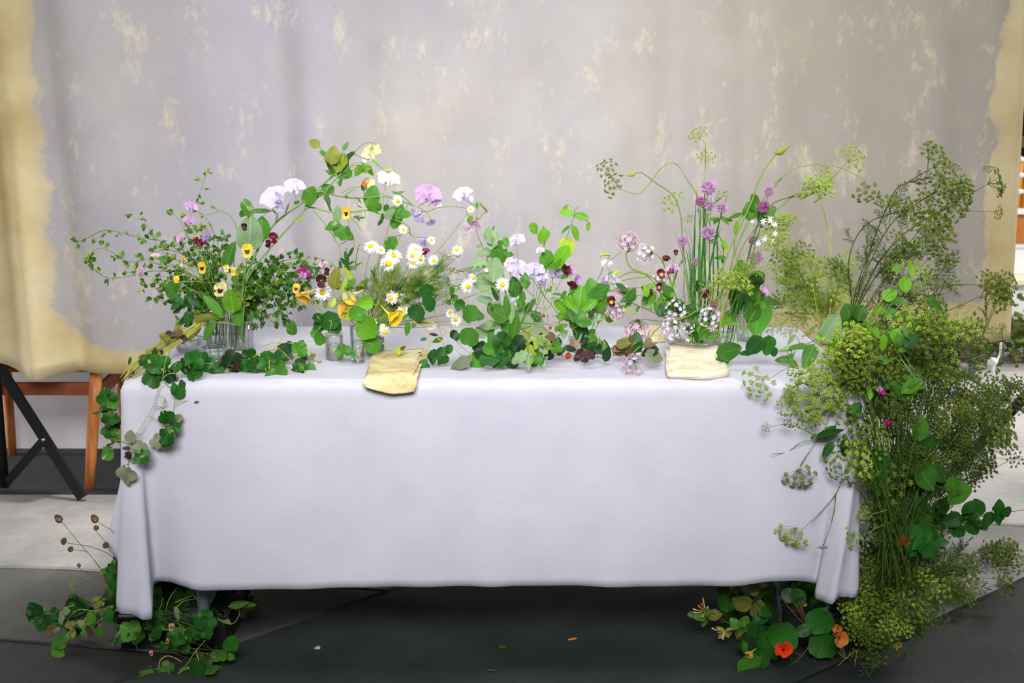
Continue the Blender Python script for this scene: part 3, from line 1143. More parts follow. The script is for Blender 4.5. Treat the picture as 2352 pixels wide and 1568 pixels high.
def simple_stem(t, path, r, sm, name='stem'):
    m = MB()
    P = catmull(path, 6)
    tube(m, P, r, r * .75, 5)
    t.mesh(name, m, SM[sm])
    return P


def stem_to(p, base, bow=.25, sag=0.0):
    p, b = Vector(p), Vector(base)
    mid = (p + b) / 2 + Vector((0, 0, 1)) * (p - b).length * sag + Vector((random.uniform(-1, 1), random.uniform(-.5, .5), 0)) * (p - b).length * bow * .3
    mid = b.lerp(mid, 1)
    return [b, b.lerp(mid, .55) + Vector((0, 0, .04)) * (p - b).length, mid.lerp(p, .35), p]


def daisy(label, c, Y, rpx, base, nrm=None, npet=15, sep=True, drop=0.0, half=False):
    p = at(c[0], c[1], Y)
    b = at(*base)
    rr = rpx * mpp(p)
    nv = Vector(nrm or (random.uniform(-.3, .3), -1, random.uniform(.1, .5))).normalized()
    t = Thing('daisy', label, 'daisy', b)
    simple_stem(t, stem_to(p - nv * rr * .25, b), .0011, 'g')
    Mh = head_frame(p, nv)
    m = MB()
    dome(m, Mh @ Matrix.Translation((0, 0, -.05 * rr)), rr * .38, rr * .30, 12, 4)
    t.mesh('disc', m, PM['disc'])
    m = MB()
    dome(m, Mh @ Matrix.Rotation(math.pi, 4, 'X') @ Matrix.Translation((0, 0, .06 * rr)), rr * .30, rr * .2, 8, 2)
    t.mesh('calyx', m, LM['mid'])
    J = MB()
    for k in range(npet):
        a = 2 * math.pi * k / npet + random.uniform(-.08, .08)
        if half and math.sin(a) > .45:
            continue
        d = Vector((math.cos(a), math.sin(a), random.uniform(-.15, .12) - drop))
        M = Mh @ frame(Vector((math.cos(a), math.sin(a), 0)) * rr * .30, d, (0, 0, 1), rr * random.uniform(.66, .78))
        if sep:
            t.inst('petal', leafmesh('petal', k % 3, PM['white'], 'daisy'), M)
        else:
            V, Fc = proto('petal', k % 3)
            J.add(V, Fc, M)
    if not sep:
        t.mesh('petals', J, PM['white'], kind='stuff')
    return t


def viola(label, c, Y, rpx, base, cols=('yellow', 'yellow', 'maroon'), nrm=None, name='viola'):
    p, b = at(c[0], c[1], Y), at(*base)
    rr = rpx * mpp(p)
    nv = Vector(nrm or (random.uniform(-.4, .4), -1, random.uniform(0, .4))).normalized()
    t = Thing(name, label, 'flower', b)
    simple_stem(t, stem_to(p - nv * rr * .2, b, .3), .0009, 'g')
    z = nv
    up = Vector((random.uniform(-.3, .3), 0, 1))
    x = up.cross(z).normalized() * -1
    y = z.cross(x).normalized() * -1
    if y.z < 0:
        y, x = -y, -x
    Mh = Matrix.Translation(p) @ Matrix((x, y, x.cross(y))).transposed().to_4x4()
    front = nv
    for k, (a, s, cm, dz) in enumerate(((62, .95, cols[1], -.12), (118, .95, cols[1], -.10), (15, .85, cols[0], .0), (165, .85, cols[0], .02), (270, 1.15, cols[0], .06))):
        d = x * math.cos(R(a)) + y * math.sin(R(a))
        M = frame(p + front * dz * rr - d * .12 * rr, d, front + jit(.15), rr * s * 1.05)
        t.inst('petal', leafmesh('wide', k % 3, PM[cm], 'petal'), M)
    for a, sz in ((270, .58), (222, .42), (318, .42)):
        d = x * math.cos(R(a)) + y * math.sin(R(a))
        M = frame(p + front * .14 * rr, d, front, rr * sz)
        t.inst('blotch', leafmesh('wide', 1, PM[cols[2]], 'petal'), M)
    m = MB()
    dome(m, head_frame(p + front * .13 * rr, front), rr * .12, rr * .12, 6, 2)
    t.mesh('eye', m, PM['disc'])
    return t


def sweetpea(label, c, Y, rpx, base, col='lilac', col2=None, ang=None, r=.0009, sm='g', name='sweet_pea', cat='flower'):
    """upright frilled standard, two wings and a keel"""
    p, b = at(c[0], c[1], Y), at(*base)
    rr = rpx * mpp(p)
    t = Thing(name, label, cat, b)
    a0 = ang if ang is not None else random.uniform(60, 120)
    up = scr(a0)
    fr = Vector((random.uniform(-1.1, 1.1), -1, random.uniform(-.3, .5))).normalized()
    side = up.cross(fr).normalized()
    foot = p - up * rr * .75
    simple_stem(t, stem_to(foot, b, .3), r, sm)
    m = MB()
    dome(m, Matrix.Translation(foot) @ frame((0, 0, 0), fr, up, 1), rr * .22, rr * .3, 7, 3)
    t.mesh('calyx', m, LM['mid'])
    for sg in (-1, 1):
        d = (up + side * sg * .55 - fr * .05).normalized()
        t.inst('standard', leafmesh('frill', 1 + (sg > 0), PM[col], 'petal'), frame(foot + up * rr * .1, d, fr + side * sg * -.3, rr * 1.7))
        d = (up * .45 + side * sg * .75 + fr * .6).normalized()
        t.inst('wing', leafmesh('frill', 0 if sg > 0 else 2, PM[col2 or col], 'petal'), frame(foot + up * rr * .12, d, fr + up * .4, rr * 1.15))
    t.inst('keel', leafmesh('ovate', 1, PM[col2 or col], 'petal'), frame(foot + up * rr * .1, (up * .3 + fr).normalized(), up, rr * 1.0))
    return t


FL = {}


def head_mesh(kind, var, mat):
    key = (kind, var, mat.name)
    if key in FL:
        return FL[key]
    rnd = random.Random(var * 31 + hash(kind) % 1 + len(kind))
    m = MB()
    if kind == 'chive':       # ball of pointed florets, radius 1
        n = 74
        for i in range(n):
            z = 1 - 2 * (i + .5) / n
            a = i * 2.399963
            d = Vector((math.sqrt(max(0, 1 - z * z)) * math.cos(a), math.sqrt(max(0, 1 - z * z)) * math.sin(a), z))
            V, Fc = proto('small', i % 3)
            for k in range(2):
                nn = d.orthogonal()
                nn = nn * math.cos(k * 1.6 + i) + d.cross(nn) * math.sin(k * 1.6 + i)
                m.add(V * np.array([.55, 1, 1]), Fc, frame(d * .42, (d + jit(.16)).normalized(), nn, rnd.uniform(.52, .66)))
    elif kind == 'floretball':   # loose onion flowers: stars set in a ball shell, radius 1
        for i in range(22):
            z = .95 - 1.3 * (i + .5) / 22
            a = i * 2.399963
            d = Vector((math.sqrt(max(0, 1 - z * z)) * math.cos(a), math.sqrt(max(0, 1 - z * z)) * math.sin(a), z)) * rnd.uniform(.78, 1.0)
            hf = head_frame(d, d + jit(.25))
            V, Fc = proto('small', 0)
            for k in range(6):
                b = k * math.pi / 3
                e = Vector((math.cos(b), math.sin(b), .55))
                m.add(V * np.array([.9, 1, 1]), Fc, hf @ frame((0, 0, 0), e, (0, 0, 1), .33))
    elif kind == 'pedicels':
        for i in range(22):
            z = .95 - 1.3 * (i + .5) / 22
            a = i * 2.399963
            d = Vector((math.sqrt(max(0, 1 - z * z)) * math.cos(a), math.sqrt(max(0, 1 - z * z)) * math.sin(a), z)) * .9
            s = Vector((0, 0, -.75))
            tube(m, [s, s.lerp(d, .5) + Vector((d.x, d.y, 0)) * .12, d], .022, .02, 3, False)
    elif kind == 'umbellet':    # small dome of seeds on its own rays, radius 1, stalk below
        for i in range(13):
            a = i * 2.4
            rad = math.sqrt((i + .3) / 13)
            e = Vector((rad * math.cos(a), rad * math.sin(a), .55 - .35 * rad * rad + rnd.uniform(-.1, .1)))
            tube(m, [(0, 0, -.25), e], .03, .03, 3, False)
            bead(m, e, rnd.uniform(.20, .30), 5)
    elif kind == 'umbel':      # whole head joined: rays and umbellets, radius 1, joint at origin, opening along +Z
        n = 17
        for i in range(n):
            a = i * 2.399963
            rad = math.sqrt((i + .4) / n)
            e = Vector((rad * math.cos(a), rad * math.sin(a), .85 - .35 * rad ** 2 + rnd.uniform(-.08, .08)))
            tube(m, [(0, 0, 0), e * .55 + Vector((0, 0, -.03)), e], .012, .008, 3, False)
            for k in range(7):
                b = k * 2.4
                rd = math.sqrt((k + .3) / 7) * .14
                f = e + Vector((rd * math.cos(b), rd * math.sin(b), .09 - rd * .25))
                tube(m, [e, f], .004, .004, 3, False)
                bead(m, f, rnd.uniform(.044, .068), 4)
    elif kind == 'rays':
        n = 16
        for i in range(n):
            e = umb_tip(i, n)
            tube(m, [(0, 0, 0), e * .55 + Vector((0, 0, -.03)), e], .010, .007, 3, False)
    elif kind == 'feather':    # fennel leaf: twice-divided threads along +Y, length 1
        for i in range(9):
            t = .15 + .8 * i / 9
            for s in (-1, 1):
                L = .42 * (1 - t * .75)
                d = Vector((s * rnd.uniform(.4, 1), rnd.uniform(.5, 1.1), rnd.uniform(-.7, .7))).normalized()
                L *= rnd.uniform(.5, 1.3)
                a0 = Vector((0, t + rnd.uniform(-.04, .04), 0))
                e = a0 + d * L
                tube(m, [a0, a0.lerp(e, .5), e], .008, .006, 3, False)
                for u in (.35, .6, .8):
                    c_ = a0.lerp(e, u)
                    for s2 in (-1, 1):
                        d2 = (d + Vector((-d.y, d.x, rnd.uniform(-.9, .9))) * s2 * rnd.uniform(.4, 1.1)).normalized()
                        tube(m, [c_, c_ + d2 * L * .35], .006, .004, 3, False)
        tube(m, [(0, 0, 0), (0, .5, .02), (0, 1, 0)], .011, .006, 3, False)
    FL[key] = m.mesh(kind, mat)
    return FL[key]


def umb_tip(i, n):
    a = i * 2.399963
    rad = math.sqrt((i + .4) / n)
    return Vector((rad * math.cos(a), rad * math.sin(a), .85 - .35 * rad ** 2 + .06 * math.sin(i * 5)))


def chive_flower(label, c, Y, rpx, base, deep=False, group=None, lean=None):
    p, b = at(c[0], c[1], Y), at(*base)
    rr = rpx * mpp(p)
    t = Thing('chive_flower', label, 'flower', b, group)
    simple_stem(t, stem_to(p, b, .12), .0013, 'c')
    t.inst('flower_head', head_mesh('chive', random.randint(0, 2), PM['chived' if deep else 'chive']), head_frame(p, face(.2)) @ Matrix.Scale(rr, 4), kind='stuff')
    return t


def onion_umbel(label, c, Y, rpx, path, col='pink', nrm=(0, -.3, 1), sm='g', r=.0022):
    """loose ball of starry onion florets on thin stalks; path: photograph points of the stalk, last one at the head"""
    p = at(c[0], c[1], Y)
    rr = rpx * mpp(p)
    P = [at(*a) if len(a) == 3 else at(a[0], a[1], Y) for a in path] + [p - Vector(nrm).normalized() * rr * .75]
    t = Thing('onion_flower', label, 'flower', min(P, key=lambda a: a.z))
    simple_stem(t, P, r, sm)
    M = head_frame(p, nrm) @ Matrix.Scale(rr, 4)
    t.inst('pedicels', head_mesh('pedicels', 0, SM['d']), M, kind='stuff')
    t.inst('florets', head_mesh('floretball', random.randint(0, 2), PM[col]), M, kind='stuff')
    return t


SEEN = {}


def fennel(label, path, Y, heads, col='umb', sm='d', r=.0016, group=None, feathers=0, open_=False, name='fennel_stalk', fmat='fern', j=.02):
    """heads: (x, y, radius px, facing angle[, from fraction]); rays spring from a joint behind the head"""
    P = catmull(pts3(path, Y, j), 6)
    t = Thing(name, label, 'fennel', base_of(P), group)
    m = MB()
    tube(m, P, r, r * .55, 5)
    t.mesh('stem', m, SM[sm])
    PV = [Vector(a) for a in P]
    SEEN[t.e.name] = heads[0][:2] if heads else path[-1][:2]
    for h in heads:
        x, y, rp, ang = h[:4]
        ye = PV[-1].y if len(h) < 5 else PV[int(h[4] * (len(PV) - 1))].y
        p = at(x, y, ye + random.gauss(0, .02))
        rr = rp * mpp(p)
        d = scr(ang, random.uniform(-1.5, -.25))
        jn = p - d * rr * .5
        src = PV[-1] if len(h) < 5 else PV[int(h[4] * (len(PV) - 1))]
        if (src - jn).length > .004:
            m = MB()
            tube(m, catmull([src, src.lerp(jn, .5) + Vector((0, 0, .05)) * (src - jn).length, jn], 4), r * .55, r * .45, 4, False)
            t.mesh('branch', m, SM[sm])
        Mh = head_frame(jn, d) @ Matrix.Scale(rr, 4)
        v = random.randint(0, 2)
        if open_:
            u = t.inst('umbel', head_mesh('rays', 0, SM[sm]), Mh, kind='stuff')
            for i in range(16):
                e = umb_tip(i, 16)
                Mu = Mh @ head_frame(e, e + jit(.2)) @ Matrix.Scale(.17, 4)
                t.inst('umbellet', head_mesh('umbellet', i % 3, LM[col]), Mu, u, kind='stuff')
        else:
            t.inst('umbel', head_mesh('umbel', v, LM[col]), Mh, kind='stuff')
    for k in range(feathers):
        i = random.randint(len(PV) // 6, len(PV) - 2)
        p = PV[i]
        tg = (PV[i + 1] - PV[i]).normalized()
        d = (tg + jit(.7)).normalized()
        M = frame(p, d, face(.6), random.uniform(45, 95) * mpp(p))
        t.inst('feather_leaf', head_mesh('feather', k % 3, LM[fmat]), M, kind='stuff')
    return t


def nasturtium_flower(label, c, Y, rpx, base, col='yellow', look=(0, -1, .1), spur=None, col2=None):
    p, b = at(c[0], c[1], Y), at(*base)
    rr = rpx * mpp(p)
    nv = Vector(look).normalized()
    t = Thing('nasturtium_flower', label, 'flower', b)
    back = p - nv * rr * .9
    simple_stem(t, stem_to(back, b, .3), .0011, 'y')
    M0 = head_frame(back, nv)
    for k in range(5):
        a = 2 * math.pi * k / 5
        d = (M0.to_3x3() @ Vector((math.cos(a) * .62, math.sin(a) * .62, 1))).normalized()
        up = M0.to_3x3() @ Vector((-math.cos(a), -math.sin(a), .62))
        t.inst('petal', leafmesh('wide', 2 if k % 2 else 1, PM[col2 if (col2 and k < 2) else col], 'petal'), frame(back, d, up, rr * 1.45))
    sd = Vector(spur or (-nv)).normalized()
    m = MB()
    tube(m, catmull([back + nv * rr * .1, back + sd * rr * .5, back + sd * rr * 1.2 + Vector((0, 0, .15)) * rr], 4), rr * .2, rr * .03, 6)
    t.mesh('spur', m, PM[col])
    m = MB()
    dome(m, head_frame(back + nv * rr * .25, nv), rr * .18, rr * .25, 6, 2)
    t.mesh('throat', m, PM['maroon'])
    return t

# ================================================================ glass, napkins, crates
GL = glassmat('clear_glass', (.985, .99, .985), .01)
GLR = glassmat('ribbed_glass', (.955, .975, .96), .03)
GLD = glassmat('smoky_glass', (.72, .76, .74), .03)
WAT = glassmat('water', (.96, .985, .96), .0)


def vessel(name, label, cx, yb, rb, rt, ytop, mat, ribs=0, rib=.04, sides=None, wall=.0022, water=.6, cat='vase', foot=.006, bulge=None):
    """hollow glass standing on the cloth: px centre, base line and rim line in the photograph; radii in px"""
    c = tt(cx, yb)
    u = mpp(c)
    b = Vector((c.x, c.y + rb * u, TT))
    top = at(cx, ytop, b.y).z
    R0, R1 = rb * u, rt * u
    H = top - TT
    t = Thing(name, label, cat, b)
    sd = sides or (ribs * 4 if ribs else 40)
    out, inn = [], []
    for k in range(9):
        f = k / 8
        r_ = R0 + (R1 - R0) * (f if bulge is None else f ** bulge)
        out.append((r_, TT + H * f))
        inn.append((r_ - wall, max(TT + foot, TT + H * f)))
    m = MB()
    lathe(m, [(.0005, TT + .0005), (R0 * .95, TT + .0005)] + out + inn[::-1] + [(.0005, TT + foot)], sd, b.x, b.y, rib, ribs)
    t.mesh('glass_wall', m, mat)
    m = MB()
    lathe(m, [(R1 - wall * 1.3, top - .0012), (R1 - wall * .5, top + .0016), (R1 + wall * .5, top - .0002)], sd, b.x, b.y, rib, ribs)
    t.mesh('rim', m, GL)
    if water:
        rw = R0 + (R1 - R0) * (water if bulge is None else water ** bulge) - wall * 1.15
        m = MB()
        lathe(m, [(.0005, TT + H * water), (rw, TT + H * water), (max(.002, R0 - wall * 1.2), TT + foot + .0008), (.0005, TT + foot + .0008)], 32, b.x, b.y)
        t.mesh('water', m, WAT)
    return t, b, top


VA = vessel('ribbed_glass_vase', 'tall ribbed clear glass vase holding the leafy bouquet at left', 552, 806, 24, 25, 684, GLR, 16, .05)
VB = vessel('ribbed_glass_vase', 'slightly shorter ribbed glass vase just left of the tallest one', 491, 800, 22, 25, 704, GLR, 14, .05)
VC = vessel('glass_tube', 'narrow plain glass tube of green stems between the two ribbed vases', 519, 810, 13, 14, 734, GL, 0)
VD = vessel('glass_bowl', 'low cut glass bowl under the yellowed stems near the left table corner', 428, 812, 22, 35, 776, GLR, 10, .04, cat='bowl', bulge=.7)
VE = vessel('glass_dish', 'small rough glass dish in front of the ribbed vases', 488, 827, 20, 27, 796, GLR, 12, .05, cat='dish', bulge=.7)
VF = vessel('shot_glass', 'tall clear shot glass standing behind the wrinkled ochre napkin', 821, 834, 15, 18, 748, GL, 0, cat='glass', foot=.012)
VG = vessel('square_tumbler', 'dark square glass tumbler right of the shot glass', 859, 818, 20, 21, 748, GLD, 4, .09, 32, cat='glass', foot=.010)
VH = vessel('low_tumbler', 'clear thick-based glass among stems left of the shot glass', 766, 829, 20, 21, 765, GL, 0, cat='glass', foot=.004)
VI = vessel('glass_bowl', 'clear footless glass bowl with a pin holder under the chives', 1592, 812, 22, 66, 777, GL, 0, cat='bowl', bulge=.55, water=.7)
VJ = vessel('glass_cup', 'round clear glass cup just right of the chive bowl', 1662, 800, 17, 27, 757, GL, 0, cat='glass', bulge=.6, water=.5)
VK = vessel('ribbed_tumbler', 'small ribbed glass tumbler with a dark base behind the right vine leaves', 1725, 786, 27, 33, 722, GLR, 18, .05, cat='glass', water=.5)
VL = vessel('glass_cup', 'small glass cup under the strawberry leaves at table centre', 1340, 812, 28, 34, 772, GL, 0, cat='glass', bulge=.7, water=.4)
VM = vessel('glass_cup', 'low glass cup hidden under the sage green leaves', 1172, 812, 26, 32, 764, GL, 0, cat='glass', bulge=.7, water=.4)

# pin holder in the bowl
t = Thing('pin_holder', 'round brass and steel flower pin holder inside the chive bowl', 'flower frog', VI[1] + Vector((0, 0, .007)))
u = mpp(VI[1])
m = MB()
lathe(m, [(.001, TT + .0078), (23 * u * .8, TT + .0078), (24 * u * .8, TT + .010), (24 * u * .8, TT + .016), (.001, TT + .016)], 28, VI[1].x, VI[1].y)
t.mesh('base', m, plain('frog_metal', (70, 62, 48), .4, .7))
m = MB()
for i in range(60):
    a, r_ = i * 2.4, 22 * u * .8 * math.sqrt((i + .5) / 60)
    x, y = VI[1].x + r_ * math.cos(a), VI[1].y + r_ * math.sin(a)
    tube(m, [(x, y, TT + .015), (x, y, TT + .030)], .0009, .0003, 4)
t.mesh('pins', m, plain('pin_brass', (150, 130, 80), .35, .8), kind='stuff')


# napkins: one long cloth folded over itself
def napkin(label, cols, layers, wob, dye, seed):
    """cols: (front point, back point) pairs from left to right, on the table or just over its edge"""
    t = Thing('folded_napkin', label, 'napkin', cols[len(cols) // 2][1])
    rnd = random.Random(seed)
    ph = [rnd.uniform(0, 6) for _ in range(8)]
    S_ = catmull([np.array([*a, *b]) for a, b in cols], 6)
    for li in range(layers):
        lift = .0030 + li * .0034
        V = []
        n, mm = len(S_), 26
        for i, s in enumerate(S_):
            f, b_ = Vector(s[:3]), Vector(s[3:])
            u_ = i / (n - 1)
            for j in range(mm + 1):
                v_ = j / mm            # up the back, over the front roll, and back below
                hang = f.z < TT - .008
                if hang:                # flat on the cloth, then bent down over the table edge
                    e_ = Vector((b_.x + (f.x - b_.x) * .72, -.012, TT))
                    top = lift + .0045 + wob * .5 * (.5 + .5 * math.sin(5 * v_ + ph[li] + 2.2 * u_) * math.sin(3.3 * u_ + ph[li + 3]))
                    if v_ < .7:
                        p, h = b_.lerp(e_, v_ / .7), top
                    else:
                        w_ = (v_ - .7) / .3
                        p = e_.lerp(f, w_) + Vector((0, -1, 0)) * min(1, w_ * 4) * top
                        h = top * max(0, 1 - w_ * 4)
                elif v_ < .72:
                    w_ = v_ / .72
                    p = b_.lerp(f, w_)
                    h = lift + .0045 + wob * (.5 + .5 * math.sin(5 * w_ + ph[li] + 2.2 * u_) * math.sin(3.3 * u_ + ph[li + 3]))
                else:
                    w_ = (v_ - .72) / .28
                    a = min(1, w_ * 2.2) * math.pi
                    p = f + (f - b_).normalized() * .006 * math.sin(a) + (b_ - f) * max(0, w_ - .45) * .7
                    top = lift + .0045 + wob * (.5 + .5 * math.sin(5 + ph[li] + 2.2 * u_) * math.sin(3.3 * u_ + ph[li + 3]))
                    h = lift - .002 + (top - lift + .002) * (.5 + .5 * math.cos(a))
                sh = (li - 1) * .004 + .005 * math.sin(3 * u_ + ph[li + 2])
                V.append((p.x + sh * (1 - 2 * u_) + .002 * math.sin(9 * v_ + ph[li]), p.y + sh * .6, p.z + h))
        m = MB().add(V, [(a, a + mm + 1, a + mm + 2, a + 1) for i in range(n - 1) for a in range(i * (mm + 1), i * (mm + 1) + mm)])
        o = t.mesh('cloth_layer', m, dye)
        md_ = o.modifiers.new('thick', 'SOLIDIFY')
        md_.thickness = .0016
    return t


def dyed(name, a, b, c):
    k = NT(name)
    v = k.coord('Object', (1, 1.6, 1))
    n_ = k.noise(v, 16, 5, .6)
    k.l(k.ramp(n_, [(.34, srgb(*a)), (.5, srgb(*b)), (.66, srgb(*c))]), k.b.inputs['Base Color'])
    k.b.inputs['Roughness'].default_value = .9
    k.bump(k.noise(v, 300, 2), .2, .002)
    return k.m


def napcol(pf, pb):
    f = tt(*pf) if pf[1] < 872 else at(pf[0], pf[1], -.022)
    return (f, tt(*pb))


napkin('wrinkled ochre-dyed folded napkin hanging over the front table edge', [napcol((838, 884), (860, 826)), napcol((870, 893), (890, 820)), napcol((908, 901), (935, 817)), napcol((946, 896), (978, 815))], 3, .010,
       dyed('napkin_ochre', (168, 146, 88), (200, 184, 134), (216, 206, 168)), 3)
napkin('pale cream folded napkin lying before the chive bowl', [napcol((1536, 868), (1530, 814)), napcol((1570, 869), (1570, 815)), napcol((1620, 871), (1612, 813)), napcol((1664, 864), (1645, 806))], 3, .012,
       dyed('napkin_cream', (206, 192, 156), (220, 211, 184), (226, 219, 198)), 8)
napkin('beige folded napkin at the far side behind the lilac onion flowers', [napcol((1455, 786), (1458, 768)), napcol((1490, 787), (1490, 768)), napcol((1530, 786), (1528, 767))], 5, .006,
       dyed('napkin_beige', (190, 168, 114), (210, 194, 148), (220, 208, 172)), 5)


# crates on the floor
crm = plain('crate_black', (9, 10, 10), .7)


def crate(label, p0, p1, zt, nslat):
    x0, y0, x1, y1 = p0[0], p0[1], p1[0], p1[1]
    t = Thing('plastic_crate', label, 'crate', ((x0 + x1) / 2, (y0 + y1) / 2, 0))
    m = MB(); box(m, (x0, y0, .001), (x1, y1, .012)); t.mesh('bottom', m, crm, smooth=False)
    for lo, hi in (((x0, y0), (x1, y0 + .008)), ((x0, y1 - .008), (x1, y1)), ((x0, y0 + .0081), (x0 + .008, y1 - .0081)), ((x1 - .008, y0 + .0081), (x1, y1 - .0081))):
        m = MB(); box(m, (*lo, .0121), (*hi, zt)); t.mesh('side', m, crm, smooth=False)
    m = MB()
    for a, b in (((x0, y0), (x1, y0)), ((x1, y0), (x1, y1)), ((x1, y1), (x0, y1)), ((x0, y1), (x0, y0))):
        tube(m, [(*a, zt), (*b, zt)], .007, .007, 6)
    t.mesh('rim', m, crm, kind='stuff')
    return t


crate('black plastic crate of nasturtiums under the left end of the table', (-1.04, .10), (-.76, .36), .09, 3)
crate('black plastic crate of honeysuckle and fennel under the right end of the table', (.74, .12), (.98, .42), .09, 3)
t = Thing('metal_tray', 'long grey metal edged tray among the lime umbels on the right floor', 'tray', (1.02, .14, 0))
a_, b_ = on(1985, 1476, 0), on(2085, 1462, 0)
m = MB(); beam(m, (a_.x, a_.y, .012), (b_.x, b_.y, .012), .022, .03); t.mesh('front_lip', m, gal, smooth=False)
m = MB(); beam(m, (a_.x, a_.y + .20, .012), (b_.x, b_.y + .20, .012), .022, .03); t.mesh('rear_lip', m, gal, smooth=False)
m = MB(); box(m, (a_.x, a_.y + .03, .001), (b_.x, b_.y + .18, .006)); t.mesh('bottom', m, gal, smooth=False)

# fallen bits on the paving and small fruit on the cloth
def scrap(name, label, cat, px, py, mat, size, ang, kind='wide'):
    p = on(px, py, 0)
    V, Fc = proto(kind, 1)
    M = frame(p + Vector((0, 0, .004)), (math.cos(R(ang)), math.sin(R(ang)), .1), (0, -.2, 1), size * mpp(p))
    m = MB().add(V, Fc, M)
    o = solo(name, label, cat, m, mat, p)
    md_ = o.modifiers.new('thick', 'SOLIDIFY'); md_.thickness = .0006


scrap('fallen_petal', 'single lilac petal fallen on the dark paving', 'petal', 722, 1492, PM['lilac'], 14, 20)
scrap('fallen_petal', 'orange petal scrap fallen on the dark paving', 'petal', 1304, 1472, PM['peach'], 24, 10, 'lance')
scrap('fallen_leaf', 'small green leaf scrap fallen on the dark paving', 'leaf', 1146, 1490, LM['deep'], 24, 8, 'sage')
scrap('fallen_leaf', 'tiny brown leaf scrap on the paving near the bottom edge', 'leaf', 1118, 1542, LM['brown'], 22, -15, 'lance')


def berry(label, px, py, Y, rp, mat, stem_from, name='red_currant', straw=False):
    p = at(px, py, Y)
    rr = rp * mpp(p)
    t = Thing(name, label, 'berry', p - Vector((0, 0, rr)))
    m = MB()
    if straw:
        lathe(m, [(.0003, p.z - rr * 1.2), (rr * .5, p.z - rr * .9), (rr * .92, p.z - rr * .1), (rr, p.z + rr * .35), (rr * .7, p.z + rr * .85), (.0003, p.z + rr)], 12, p.x, p.y)
    else:
        lathe(m, [(.0003, p.z - rr), (rr * .6, p.z - rr * .8), (rr, p.z), (rr * .75, p.z + rr * .66), (.0003, p.z + rr)], 12, p.x, p.y)
    t.mesh('fruit', m, mat)
    for k in range(5 if straw else 1):
        a = k * 1.257
        d = Vector((math.cos(a), math.sin(a), .35)) if straw else Vector((.2, -.2, 1))
        t.inst('sepal', leafmesh('lance', k % 3, LM['mid']), frame(p + Vector((0, 0, rr * .9)), d, (0, 0, 1), rr * (1.0 if straw else .6)))
    if stem_from:
        s = at(*stem_from)
        m = MB(); tube(m, catmull([p + Vector((0, 0, rr)), (p + s) / 2 + Vector((0, 0, .012)), s], 5), .0007, .0007, 4); t.mesh('stalk', m, SM['g'])
    return t


c_ = tt(*q(4, 1325, 1352))
berry('red wild strawberry lying on the cloth before the strawberry leaves', *q(4, 1325, 1335), c_.y, 7.5, PM['red'], (*q(4, 1300, 1240), c_.y + .04), 'wild_strawberry', True)
berry('unripe pale wild strawberry under the strawberry leaves', *q(4, 1390, 1225), .30, 6.5, PM['palered'], (*q(4, 1400, 1100), .33), 'wild_strawberry', True)
berry('red berry hanging higher in the gap right of the sage leaves', *q(4, 1115, 988), .32, 4.5, PM['red'], (*q(4, 1130, 900), .33))
berry('red berry hanging lower in the gap right of the sage leaves', *q(4, 1172, 1093), .31, 4.2, PM['red'], (*q(4, 1240, 1070), .33))

# ================================================================ left bouquet (ribbed vases)
VY = VA[1].y
bA = (548, 770, VY)
zA = lambda pts: zp(1, pts)
g1 = 'small-leaved sprigs in the left bouquet'
for lab, P, Y in (
    ('long small-leaved sprig arching farthest left over the grey canvas', [(1080, 980), (960, 780), (780, 640), (640, 565), (500, 540), (380, 508), (260, 490), (150, 540), (80, 570)], (VY, .30)),
    ('small-leaved sprig curling left just below the farthest arching one', [(1080, 1000), (900, 760), (760, 690), (560, 680), (480, 700), (380, 690), (320, 640), (240, 610), (170, 640), (140, 700)], (VY, .26)),
    ('lowest looping small-leaved sprig at far left of the bouquet', [(1080, 1010), (860, 800), (680, 765), (560, 765), (450, 792), (290, 808), (200, 755), (165, 690), (160, 650)], (VY, .24)),
    ('thin sprig with pale tips rising left of the lilac blooms', [(1060, 900), (900, 760), (700, 670), (600, 570), (540, 445), (480, 412), (425, 400)], (VY, .36)),
    ('tallest upright small-leaved sprig at the top of the left bouquet', [(1090, 1000), (1060, 780), (1020, 600), (965, 440), (885, 360), (885, 290), (912, 200), (945, 100)], (VY, .40)),
    ('short forked sprig between the thin pale one and the tallest', [(1060, 960), (940, 740), (850, 600), (800, 500), (760, 420), (720, 385)], (VY, .40)),
    ('sprig drooping low at left with a narrow hanging leaf', [(1080, 1020), (900, 900), (730, 905), (640, 918), (600, 870), (560, 850), (520, 885)], (VY, .25)),
    ('sprig ending beside a faded pink sweet pea at left', [(1080, 1000), (900, 820), (740, 740), (640, 720), (560, 700), (480, 690)], (VY, .22)),
    ('sprig with yellow buds leaning left under the long arch', [(1060, 960), (900, 720), (760, 640), (660, 620), (600, 640)], (VY, .30)),
):
    sprig(lab, zA(P), Y, 13, 15, ('marj', 'marj', 'marj2'), 'd' if 'long' in lab or 'lowest' in lab else 'g', True, None, r=.0010)
ends = [(360, 640), (350, 690), (380, 600), (405, 560), (430, 540), (460, 520), (490, 545), (515, 540), (410, 640), (430, 690), (395, 700), (455, 600), (480, 580), (500, 610), (440, 650), (470, 660), (520, 600), (415, 740), (440, 745),
        (590, 600), (620, 620), (650, 600), (690, 590), (640, 660), (670, 640), (700, 640), (600, 660), (615, 690), (650, 700), (625, 740), (600, 745), (670, 690), (695, 610), (725, 620), (585, 640), (560, 620), (540, 640), (480, 690), (455, 710), (500, 660), (530, 690), (570, 680)]
